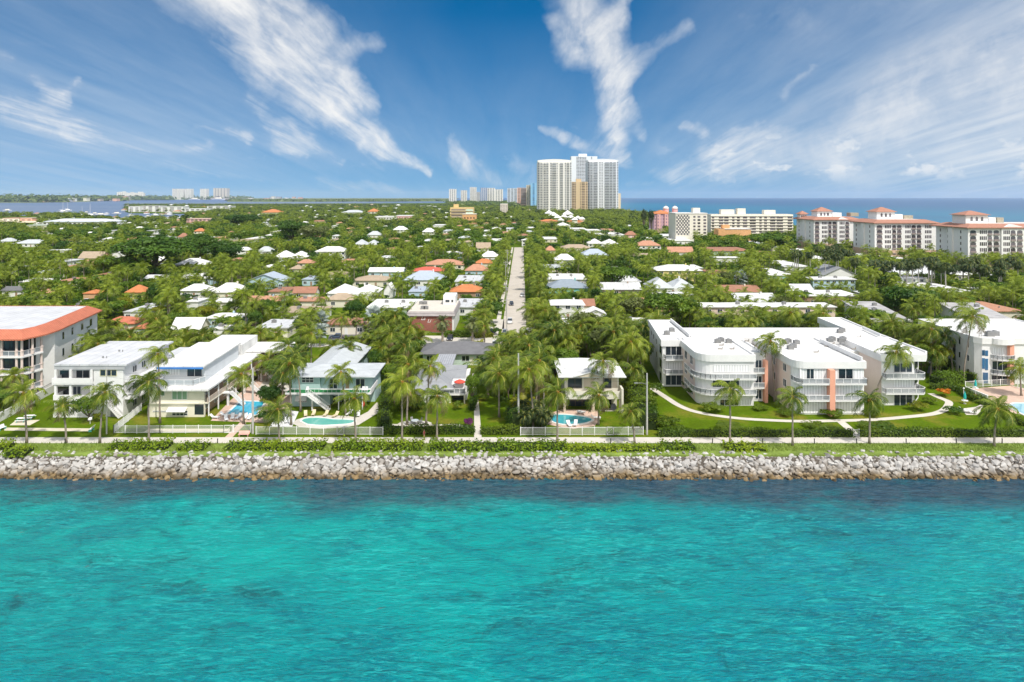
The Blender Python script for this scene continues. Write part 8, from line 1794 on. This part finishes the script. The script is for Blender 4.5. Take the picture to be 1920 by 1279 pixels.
def pool(pts, wm, label, smooth=False):
 P = ccw(pxpoly(pts)); 
 if smooth: P = smoothline(P + [P[0]], 4)[:-1]
 c = (sum(p[0] for p in P) / len(P), sum(p[1] for p in P) / len(P)); t = thing('swimming_pool', label, 'swimming pool', (c[0], c[1], 0))
 o_ = inset(P, -.45); i_ = inset(P, .02); b = MB(); b.loft([[(*p, .0) for p in o_], [(*p, .14) for p in o_], [(*p, .14) for p in i_], [(*p, .0) for p in i_]], False); b.build('coping', mat('pool_coping', (.74, .73, .70)), t)
 b = MB(); b.poly(i_, .07); b.build('water', wm, t); footpoly(P); return t
pool([(426, 777), (480, 779), (497, 754), (452, 753)], PW1, 'bright blue rectangular swimming pool in the motel court')
pool([(566, 790), (572, 785.5), (585, 784), (605, 784.5), (625, 787), (645, 787.5), (660, 788.5), (664, 791), (655, 795), (630, 797), (600, 798), (577, 796)], PW2, 'kidney shaped green swimming pool before the blue green house', True)
pool([(1031, 784), (1040, 778.5), (1060, 778.5), (1085, 781), (1102, 784), (1110, 788), (1100, 793), (1080, 796), (1055, 796), (1038, 792)], PW3, 'curved turquoise swimming pool of the cream house', True)
pool([(1888, 762), (1902, 757), (1960, 757), (1990, 785), (1930, 783)], PW4, 'pale blue swimming pool at the right picture edge')

# ------------------------------------------------------------------ fences, wall
def picket(pts, h, label, step=2.4, gap=.16, gate=None, name='fence'):
 P = [G(*p) for p in pts]; t = thing(name, label, 'fence', (P[0][0], P[0][1], 0)); pan = MB(); npost = 0
 for a, c in zip(P[:-1], P[1:]):
  ln = math.dist(a, c); n = int(ln / gap)
  for zz in (.15, h - .08): pan.bar((*a, zz), (*c, zz), .05, .06)
  for i in range(n): s = (i + .5) / n; x, y = a[0] + (c[0] - a[0]) * s, a[1] + (c[1] - a[1]) * s; pan.box(x - .02, x + .02, y - .012, y + .012, .1, h)
  m = max(1, round(ln / step))
  for i in range(m + 1): s = i / m; x, y = a[0] + (c[0] - a[0]) * s, a[1] + (c[1] - a[1]) * s; b = MB(); b.box(x - .06, x + .06, y - .06, y + .06, 0, h + .08); b.build('post', FRAME, t)
 pan.build('picket_panel', FRAME, t)
 if gate:
  a, c = G(*gate[0]), G(*gate[1]); b = MB(); y = a[1] - .1; b.bar((a[0], y, .12), (c[0], y, .12), .06, .07); b.bar((a[0], y, h), (c[0], y, h), .06, .07); b.bar((a[0], y, .1), (a[0], y, h), .07); b.bar((c[0], y, .1), (c[0], y, h), .07); b.bar((a[0], y, .12), (c[0], y, h), .05)
  b.build('gate', FRAME, t)
 return t
picket([(265, 770), (213, 812.5), (300, 812.5), (420, 812), (437, 811.5)], 1.5, 'long white picket fence before the motel turning back at the corner', gate=((421, 812), (436, 811.5)))
picket([(438, 811.5), (470, 811)], 1.5, 'short white picket fence by the pink bench')
picket([(480, 815), (632, 815.5), (645, 815.5), (718, 816)], 1.55, 'white picket fence before the kidney pool', gate=((632, 815.5), (645, 815.5)))
picket([(976, 816.5), (1138, 816), (1150, 816), (1206, 815.5)], 1.55, 'white picket fence before the cream house pool', gate=((1138, 816), (1150, 816)))
picket([(1598, 818), (1611, 818)], 1.3, 'small white gate fence between the two long hedges')
picket([(1810, 727), (1892, 722), (1925, 734), (1990, 752)], 1.5, 'white rail fence around the corner pool deck', gap=.3)
t = thing('garden_wall', 'low white curb wall along the corner pool deck', 'wall', (*G(1811, 731), 0)); b = MB(); a, c = G(1811, 731), G(1852, 748); b.bar((*a, .4), (*c, .4), .3, .8); b.build('wall', WHITE, t)

# ------------------------------------------------------------------ street furniture
BOLL = [25, 122, 219, 316, 408, 499, 590, 688, 780, 866, 964, 1060, 1145, 1242, 1336, 1430, 1527, 1606, 1699, 1793, 1879]
for x in BOLL:
 X, d = G(x, 832.0); t = thing('bollard', 'black post of the row along the sea edge of the promenade', 'bollard', (X, d, .03), 'black posts along the promenade'); b = MB(); b.tube([(X, d, .03), (X, d, .85)], .09, 8); b.build('post', DARK, t); b = MB(); b.tube([(X, d, .85), (X, d, .9), (X, d, .97)], [.12, .12, .04], 8); b.build('cap', DARK, t)
def pole(x, yb, yt, label, arms=1, lamp=True, r=.16, tr=False):
 X, d = G(x, yb); h = ZW(yt, d); t = thing('utility_pole', label, 'utility pole', (X, d, 0)); b = MB(); b.tube([(X, d, 0), (X, d, h * .5), (X, d, h)], [r, r * .85, r * .65], 9); b.build('pole', WOODP, t)
 for k in range(arms): z = h - .5 - k * .9; b = MB(); b.box(X - 1.1, X + 1.1, d - .24, d - .12, z - .06, z + .06); c = b.build('crossarm', WOODP, t)
 b = MB()
 for s in (-1, -.35, .35, 1): b.tube([(X + s, d - .18, h - .44), (X + s, d - .18, h - .2)], [.05, .03], 6)
 if arms: b.build('insulator', mat('grey_porcelain', (.35, .35, .36)), c, off=ROOTLOC[t.name])
 if lamp: b = MB(); z = h * .82; b.tube([(X, d - .1, z), (X - 1.0, d - .4, z + .35), (X - 2.0, d - .6, z + .4)], .04, 6); b.build('lamp_arm', STEEL, t); b = MB(); b.box(X - 2.5, X - 1.9, d - .75, d - .5, z + .33, z + .5); b.build('lamp_head', STEEL, t)
 if tr: b = MB(); b.tube([(X + .38, d, h - 2.6), (X + .38, d, h - 1.5)], .24, 10); b.build('transformer', STEEL, t)
 return (X, d, h)
pa = pole(972, 803, 663, 'tall concrete light pole at the hedge left of the cream house pool', arms=0, lamp=False, r=.22)
pb = pole(1213, 815, 700, 'light pole with an arm beside the picket fence end', arms=0, lamp=True, r=.2)
pc = pole(474, 813, 690, 'thick pole rising by the pink bench', arms=0, lamp=False, r=.24)
pd = pole(200, 814, 690, 'slim pole behind the curved coconut palm', arms=0, lamp=False, r=.14)
for X, d, h in (pa,): pass
t = thing('power_line', 'thin overhead wires strung between the shore poles', 'wire', (pd[0], pd[1], pd[2]))
for (p, q) in ((pd, pc), (pc, pa), (pa, pb)):
 for dz in (-.4, -1.6): b = MB(); P = [(p[0] + (q[0] - p[0]) * s, p[1] + (q[1] - p[1]) * s, (p[2] + (q[2] - p[2]) * s) + dz - 1.2 * 4 * s * (1 - s)) for s in [i / 16 for i in range(17)]]; b.tube(P, .012, 4); b.build('wire', DARK, t)
for x, yb, yt, lb in ((950, 640, 560, 'roadside pole at the street end'), (949, 592, 532, 'second roadside pole up the street'), (948, 545, 490, 'third roadside pole up the street'), (951, 520, 468, 'fourth roadside pole up the street'), (253, 585, 560, 'grey pole among palms beside the orange roof'), (287, 520, 503, 'wooden pole before the huge fig tree'), (1112, 535, 500, 'pole right of the teal walled house'), (1700, 500, 478, 'pole before the resort palms'), (1876, 530, 505, 'pole at the right before the resort')): pole(x, yb, yt, lb, arms=2, lamp=False, tr=yb < 600)

def lounger(x, y, rz, m, label, group=None):
 X, d = G(x, y); t = thing('lounge_chair', label, 'lounge chair', (X, d, .06), group); t.rotation_euler = (0, 0, rz); ROOTLOC[t.name] = (0, 0, 0)
 b = MB(); b.box(-.33, .33, -1.0, .35, .28, .36); b.build('seat', m, t); b = MB(); b.loft([[(-.33, .35, .28), (.33, .35, .28), (.33, .35, .36), (-.33, .35, .36)], [(-.33, .95, .78), (.33, .95, .78), (.33, .9, .86), (-.33, .9, .86)]]); b.build('backrest', m, t)
 for sx in (-.28, .28):
  for sy in (-.85, .3): b = MB(); b.box(sx - .03, sx + .03, sy - .03, sy + .03, 0, .28); b.build('leg', m, t)
CREAM = mat('cream_cushion', (.66, .56, .38))
for i, (x, y) in enumerate(((573, 780), (588, 778.5), (611, 779.5), (629, 781.5))): lounger(x, y, .3 - .2 * i, CREAM, ('cream lounge chair at the left end of the kidney pool row', 'cream lounge chair second from the left by the kidney pool', 'cream lounge chair third along the kidney pool', 'cream lounge chair at the right end of the kidney pool row')[i], 'cream lounge chairs behind the kidney pool')
for i, (x, y, rz) in enumerate(((420, 781, 1.2), (436, 785, .3), (447, 785, -.1), (460, 785, .2), (468, 786, .1), (402, 785, 1.4), (424, 788, .5))): lounger(x, y, rz, FRAME, 'white lounge chair on the pink deck of the motel pool', 'white lounge chairs by the motel pool')
for i, (x, y, rz) in enumerate(((530, 785, .4), (537, 792, .2), (655, 778, -.3), (672, 780, .2), (713, 775, 2.6))): lounger(x, y, rz, FRAME, ('white lounge chair on the white sun deck, rear one', 'white lounge chair on the white sun deck, near one', 'white lounge chair at the right end of the kidney pool', 'white chair beside the red kayak stand', 'white lounge chair by the hedge right of the kidney pool')[i])
for i, (x, y, rz) in enumerate(((1067, 799, .2), (1079, 798, -.2), (1086, 776, 2.8), (1093, 777, 3.3), (1117, 786, 1.6))): lounger(x, y, rz, FRAME, 'white lounge chair around the cream house pool', 'white lounge chairs round the cream house pool')
for i, (x, y, rz) in enumerate(((1808, 771, 1.4), (1812, 774, 1.4), (1822, 776, 1.4))): lounger(x, y, rz, FRAME, 'white sun bed on the terrace by the winding path', 'white sun beds by the winding path')
for i, (x, yy) in enumerate(((672, 0), (681, 0), (687, 0), (576, 0))):
 d = 145.2; zd = ZW(737, 144.2) + .03; c = thing('deck_chair', ('white chair on the green deck, left of the group', 'white chair on the green deck, middle of the group', 'white chair on the green deck near the side parapet', 'white chair by the deck stairs')[i], 'chair', (XW(x, d), d, zd)); chair_parts(c)
# kayak
X, d = G(681, 766); t = thing('kayak', 'red kayak standing upright against the blue green house', 'kayak', (X, d, 0)); b = MB(); b.loft([[(X + r_ * math.cos(a), d + .6 * r_ * math.sin(a), z) for a in [k * .785 for k in range(8)]] for z, r_ in ((.02, .05), (.4, .25), (1.2, .36), (2.0, .3), (2.6, .06))]); b.build('hull', mat('red_plastic', (.65, .06, .04), .4), t, smooth=True)
# picnic set, end benches, box, pink bench, garden table
def table(x, y, label, tm, lm, rz=0):
 X, d = G(x, y); t = thing('picnic_table', label, 'table', (X, d, .03), None, rz, True); b = MB(); b.box(-.9, .9, -.4, .4, .70, .76); b.build('tabletop', tm, t)
 for s in (-1, 1): b = MB(); b.box(-.9, .9, s * .72 - .15, s * .72 + .15, .42, .47); b.build('bench', tm, t)
 for s in (-.65, .65): b = MB(); b.bar((s, -.75, 0), (s, -.15, .7), .08); b.bar((s, .75, 0), (s, .15, .7), .08); b.box(s - .04, s + .04, -.8, .8, .36, .42); b.build('leg', lm, t)
TURQ = mat('turquoise_paint', (.10, .50, .45), .5)
table(41, 791, 'white and turquoise picnic table on the lawn slab', FRAME, TURQ, .1); table(55, 786, 'second white picnic table behind the first on the lawn slab', FRAME, TURQ, .1)
def bench(x, y, label, sm, lm, rz=0, w=1.5):
 X, d = G(x, y); t = thing('bench', label, 'bench', (X, d, 0), None, rz, True); b = MB(); b.box(-w / 2, w / 2, -.25, .25, .42, .48); b.build('seat', sm, t); b = MB(); b.loft([[(-w / 2, .25, .5), (w / 2, .25, .5), (w / 2, .3, .5), (-w / 2, .3, .5)], [(-w / 2, .4, .95), (w / 2, .4, .95), (w / 2, .45, .95), (-w / 2, .45, .95)]]); b.build('backrest', sm, t)
 for s in (-1, 1): b = MB(); b.box(s * w * .4 - .05, s * w * .4 + .05, -.22, .28, 0, .42); b.build('leg', lm, t)
bench(4, 806, 'turquoise and white bench at the left end of the shuffleboard court', FRAME, TURQ, 1.4); bench(171, 808, 'turquoise and white bench at the right end of the shuffleboard court', FRAME, TURQ, -1.4)
bench(457, 818.5, 'pink bench on the grass before the short picket fence', mat('pink_paint', (.72, .42, .36)), mat('pink_paint', (.72, .42, .36)), 0, 2.0)
X, d = G(169, 795); t = thing('mailbox', 'small white box on a post on the lawn', 'box', (X, d, 0)); b = MB(); b.box(X - .04, X + .04, d - .04, d + .04, 0, .8); b.build('post', FRAME, t); b = MB(); b.loft([[(X - .3, d - .2, .8), (X + .3, d - .2, .8), (X + .3, d + .2, .8), (X - .3, d + .2, .8)], [(X - .3, d - .2, 1.0), (X + .3, d - .2, 1.0), (X + .3, d + .2, 1.25), (X - .3, d + .2, 1.25)]]); b.build('box', FRAME, t)
X, d = G(778, 795); t = thing('garden_table', 'round pale garden table on the bungalow lawn', 'table', (X, d, .03)); b = MB(); b.tube([(X, d, .70), (X, d, .75)], .75, 16); b.build('tabletop', mat('pale_table', (.55, .60, .64), .3), t); b = MB(); b.tube([(X, d, .03), (X, d, .70)], .07, 8); b.tube([(X, d, .03), (X, d, .09)], .35, 10); b.build('pedestal', STEEL, t)
b = MB(); b.poly([(X + 3.4 * math.cos(a), d + 2.0 * math.sin(a)) for a in [k * .393 for k in range(16)]], .026); struct(tag(b.build('patio', PAVE), 'round paved patio under the garden table', 'patio'))
for k in range(4):
 a = .6 + k * 1.57; c = thing('garden_chair', 'metal garden chair at the round lawn table', 'chair', (X + 1.15 * math.cos(a), d + 1.15 * math.sin(a), .03), 'metal chairs round the lawn table'); c.rotation_euler = (0, 0, a - 1.57); ROOTLOC[c.name] = (0, 0, 0); chair_parts(c, STEEL)
def closed_parasol(x, y, label):
 X, d = G(x, y); t = thing('parasol', label, 'parasol', (X, d, 0)); b = MB(); b.tube([(X, d, 0), (X, d, 2.6)], .04, 6); b.tube([(X, d, .0), (X, d, .1)], .28, 10); b.build('pole', FRAME, t); b = MB(); b.tube([(X, d, 1.0), (X, d, 1.2), (X, d, 1.9), (X, d, 2.65)], [.12, .3, .26, .05], 8); b.build('canopy', mat('teal_canvas', (.02, .40, .38), .8), t)
 b = MB(); b.tube([(X, d, .68), (X, d, .74)], .65, 14); b.build('tabletop', FRAME, t)
closed_parasol(1809, 757, 'closed teal parasol through a white table by the winding path'); closed_parasol(1829, 733, 'closed teal parasol behind the rail fence of the corner pool')
for x, y, h in ((1807, 754, 3.0), (1829, 748, 2.6)):
 X, d = G(x, y); t = thing('garden_lamp', 'white globe garden lamp %s' % ('beside the closed teal parasol' if x < 1820 else 'on a brick pier by the corner pool'), 'lamp post', (X, d, 0)); b = MB(); b.tube([(X, d, 0), (X, d, h - .2)], .05, 7); b.build('post', FRAME, t); b = MB(); b.loft([[(X + .2 * math.cos(e) * math.cos(k * .785), d + .2 * math.cos(e) * math.sin(k * .785), h + .2 * math.sin(e)) for k in range(8)] for e in (-1.4, -.7, 0, .7, 1.4)]); b.build('globe', FRAME, t, smooth=True)
 if x > 1820: b = MB(); b.box(X - .35, X + .35, d - .35, d + .35, 0, 1.0); b.build('pier', BRICK, t)

# ------------------------------------------------------------------ cars
TYRE = mat('tyre_rubber', (.02, .02, .02), .8); RIM = mat('wheel_rim', (.4, .4, .42), .4, metal=.6); LAMPW = mat('car_headlight', (.75, .75, .72), .2); LAMPR = mat('car_taillight', (.4, .02, .02), .3)
def car(X, Y, rz, col, label, kind='sedan', z=.05):
 t = thing('parked_car' if kind != 'van' else 'parked_van', label, 'car' if kind != 'van' else 'van', (X, Y, z), None, rz, True); pm = mat('car_paint_%s' % '_'.join('%02d' % int(c * 99) for c in col), col, .25, var=.02, spec=.6)
 L2, W2 = 2.25, .88; hb = {'sedan': (.78, 1.42), 'suv': (.92, 1.72), 'van': (1.0, 1.95)}[kind]; sec = [(-L2, .35), (-L2 + .1, hb[0] - .12), (-1.1, hb[0] + .06), (1.4, hb[0] + .06), (L2 - .15, hb[0] - .02), (L2, .4)]
 pr = lambda w, sh=0: [(-L2 + .06 * sh, w, .28)] + [(x, w, zz) for x, zz in sec] + [(L2 - .06 * sh, w, .28)]
 b = MB(); b.loft([pr(-W2 + .12, 1), pr(-W2), pr(W2), pr(W2 - .12, 1)]); b.build('body', pm, t)
 cab = [(-.95, hb[0] + .02), (-.35, hb[1] - .04), (.1, hb[1]), (1.2, hb[1] - .02), (1.75 if kind == 'sedan' else 2.05, hb[0] + .03)]
 def ring(w, s): return [(x, w * (1 if i in (0, 4) else .86), zz) for i, (x, zz) in enumerate(cab)]
 b = MB(); b.loft([ring(-W2 + .06, 0), ring(W2 - .06, 0)]); b.build('window', GLASS, t)
 b = MB(); b.box(-.32, 1.18, -W2 * .80, W2 * .80, hb[1] - .03, hb[1] + .03); b.build('roof', pm, t)
 for sx in (-1.4, 1.35):
  for sy in (-1, 1):
   b = MB(); b.tube([(sx, sy * (W2 - .2), .32), (sx, sy * (W2 + .02), .32)], .32, 14); w_ = b.build('wheel', TYRE, t); b = MB(); b.tube([(sx, sy * (W2 + .02), .32), (sx, sy * (W2 + .035), .32)], .19, 10); b.build('rim', RIM, w_, off=(0, 0, 0))
 for sy in (-.62, .62):
  b = MB(); b.box(-L2 - .02, -L2 + .1, sy - .16, sy + .16, hb[0] - .32, hb[0] - .16); b.build('headlight', LAMPW, t); b = MB(); b.box(L2 - .1, L2 + .02, sy - .14, sy + .14, hb[0] - .3, hb[0] - .12); b.build('taillight', LAMPR, t)
 return t
WC, SI, DK, RD, BL = (.80, .80, .80), (.38, .40, .43), (.03, .035, .05), (.45, .04, .04), (.10, .14, .22)
for x, y, rz, col, kd, lb in ((643, 620.5, .05, WC, 'suv', 'white car parked at the far side of the dark car park'), (631, 634, .1, BL, 'sedan', 'grey blue car half hidden by palms in the dark car park'), (844, 637, 1.57, DK, 'sedan', 'dark car parked nose out before the brick building'), (917, 625, .3, DK, 'sedan', 'dark car under the palms at the street corner'), (928, 652, 1.57, WC, 'van', 'white van parked beside the dark grey roofed house'), (160, 568, .15, WC, 'suv', 'long white van on the red driveway by the orange roofs'), (1055, 559, 1.4, WC, 'sedan', 'white car before the teal walled house'), (1068, 560, 1.5, RD, 'suv', 'red car before the teal walled house'), (1098, 528, 0, BL, 'sedan', 'dark blue car right of the teal walled house'), (985, 627, 1.4, SI, 'sedan', 'silver car on the drive at the ocean side of the street'), (947, 628, 1.5, SI, 'suv', 'silver car at the street corner by the pole'), (1808, 528, 0, SI, 'suv', 'silver car under the royal palms'), (1770, 525, 0, WC, 'sedan', 'white car under the royal palms'), (956, 606, 1.58, WC, 'suv', 'white car at the kerb, nearest on the straight street'), (959, 572, 1.58, DK, 'sedan', 'dark car at the lagoon side kerb of the straight street'), (979, 556, 1.57, WC, 'sedan', 'white car at the ocean side kerb of the straight street'), (700, 648, 0, WC, 'sedan', 'white car on the cross street behind the blue green house')):
 X, d = G(x, y); car(X, d, rz, col, lb, kd)

# ------------------------------------------------------------------ boats on the lagoon
def boat(x, y, kind, rz, s, label, group=None):
 X, d = G(x, y, WATER_Z); t = thing('sailboat' if kind == 'sail' else 'motorboat', label, 'boat', (X, d, WATER_Z), group, rz, True); s *= 1.35; Lh = 7 * s; Wd = 1.7 * s
 pr = lambda z, k, w: [(-Lh * k, -w, z), (Lh * .45 * k, -w, z), (Lh * k, 0, z), (Lh * .45 * k, w, z), (-Lh * k, w, z)]
 b = MB(); b.loft([pr(-.3, .9, Wd * .7), pr(1.3 * s, 1.0, Wd)]); b.build('hull', WHITE, t); b = MB(); b.loft([pr(1.302 * s, .5, Wd * .6), pr(2.6 * s, .38, Wd * .45)]); b.build('cabin', WHITE if kind == 'sail' else OFFW, t)
 if kind == 'sail': b = MB(); b.tube([(0, 0, 1.3 * s), (0, 0, 15 * s)], [.22 * s, .14 * s], 6); b.tube([(-Lh * .7, 0, 3.2 * s), (0, 0, 3.2 * s)], .25 * s, 6); b.build('mast', mat('pale_mast', (.70, .70, .70)), t)
 else: b = MB(); b.box(-Lh * .45, Lh * .1, -Wd * .5, Wd * .5, 3.3 * s, 3.6 * s); b.build('canopy', mat('navy_canvas', (.03, .05, .12)), t)
for i, (x, y, kd, rz, s, lb) in enumerate(((14, 395, 'motor', 0, 1.6, 'white ferry leaving a wake at the left edge of the lagoon'), (118, 397.5, 'sail', .4, 1.5, 'moored sailboat nearest the left behind the spit palms'), (127, 395, 'sail', .1, 1.5, 'moored sailboat with a bare mast left of the channel'), (154, 403, 'sail', 1.2, 1.1, 'moored sailboat close to the point palms'), (163, 399, 'motor', 1.5, 1.2, 'white moored yacht seen end on'), (169, 405, 'sail', .3, 1.5, 'tallest masted sailboat off the marina apartments'), (178, 401, 'motor', 0, 1.1, 'low white launch right of the tall mast'), (189, 403, 'motor', .3, 1.4, 'white yacht with a dark cabin in the channel'), (219, 401, 'motor', 0, 1.4, 'white motor cruiser in mid channel'), (246, 405, 'sail', .5, 1.0, 'small sailboat before the white lagoon apartments'), (278, 406, 'motor', 1.4, 1.0, 'white boat moored end on before the lagoon apartments'), (292, 404, 'sail', .2, 1.1, 'sailboat moored right before the lagoon apartments'), (313, 401, 'motor', 0, 1.0, 'white launch at the inner end of the lagoon apartments'), (240, 388, 'sail', 0, 1.5, 'far sailboat out beyond the spit'), (365, 374.9, 'motor', 0, 9, 'long white ship at the far towers'), (410, 374.8, 'motor', 0, 11, 'longest white ship before the wide beige tower'))): boat(x, y, kd, rz, s, lb)

# ------------------------------------------------------------------ the walker on the promenade
def person(x, y, label):
 X, d = G(x, y); t = thing('person', label, 'person', (X, d, .05)); SK = mat('skin', (.42, .25, .17), .6, var=.03)
 J = {'pelvis': (0, 0, .95, .15), 'belly': (0, -.01, 1.10, .14), 'chest': (0, 0, 1.32, .165), 'neck': (0, -.01, 1.50, .06), 'head0': (0, -.02, 1.58, .085), 'head1': (0, -.02, 1.69, .10), 'head2': (0, -.02, 1.765, .06),
   'shL': (-.17, 0, 1.42, .065), 'elL': (-.22, .10, 1.17, .045), 'wrL': (-.20, -.06, .98, .034), 'haL': (-.19, -.11, .91, .04), 'shR': (.17, 0, 1.42, .065), 'elR': (.23, -.02, 1.16, .045), 'wrR': (.22, -.22, 1.05, .034), 'haR': (.21, -.29, 1.02, .04),
   'hpL': (-.09, 0, .88, .1), 'knL': (-.10, -.16, .50, .062), 'anL': (-.10, -.10, .09, .042), 'toL': (-.11, -.26, .04, .04), 'hpR': (.09, 0, .88, .1), 'knR': (.10, .06, .49, .062), 'anR': (.10, .26, .13, .042), 'toR': (.11, .14, .04, .038)}
 names = list(J); E = [('pelvis', 'belly'), ('belly', 'chest'), ('chest', 'neck'), ('neck', 'head0'), ('head0', 'head1'), ('head1', 'head2'), ('chest', 'shL'), ('shL', 'elL'), ('elL', 'wrL'), ('wrL', 'haL'), ('chest', 'shR'), ('shR', 'elR'), ('elR', 'wrR'), ('wrR', 'haR'), ('pelvis', 'hpL'), ('hpL', 'knL'), ('knL', 'anL'), ('anL', 'toL'), ('pelvis', 'hpR'), ('hpR', 'knR'), ('knR', 'anR'), ('anR', 'toR')]
 def skin(name, keys, grow, m, cut=None):
  idx = {k: i for i, k in enumerate(keys)}; me = bpy.data.meshes.new(name); me.from_pydata([J[k][:3] for k in keys], [(idx[a], idx[c]) for a, c in E if a in idx and c in idx], []); me.materials.append(m); o = mobj(name, me, t); sk = o.modifiers.new('skin', 'SKIN'); me.skin_vertices.new() if not me.skin_vertices else None
  for k in keys: r_ = J[k][3] + grow; me.skin_vertices[0].data[idx[k]].radius = (r_, r_ * (.75 if k in ('pelvis', 'belly', 'chest') else 1)); 
  me.skin_vertices[0].data[0].use_root = True; s = o.modifiers.new('subdivision', 'SUBSURF'); s.levels = 1; s.render_levels = 2; return o
 skin('body', names, 0, SK); skin('shirt', ['pelvis', 'belly', 'chest', 'shL', 'shR'], .022, mat('red_shirt', (.45, .03, .05), .8)); skin('shorts', ['pelvis', 'hpL', 'hpR'], .035, mat('dark_red_shorts', (.22, .02, .04), .8))
 b = MB(); b.loft([[(.108 * math.cos(e) * math.cos(k * .785), -.005 + .11 * math.cos(e) * math.sin(k * .785), 1.70 + .105 * math.sin(e)) for k in range(8)] for e in (.05, .5, .95, 1.4)]); b.build('hair', mat('dark_hair', (.05, .035, .025), .7), t, off=(0, 0, 0), smooth=True)
 t.rotation_euler = (0, 0, 1.35)
person(795, 823, 'person in red clothes walking along the promenade by the hedge')
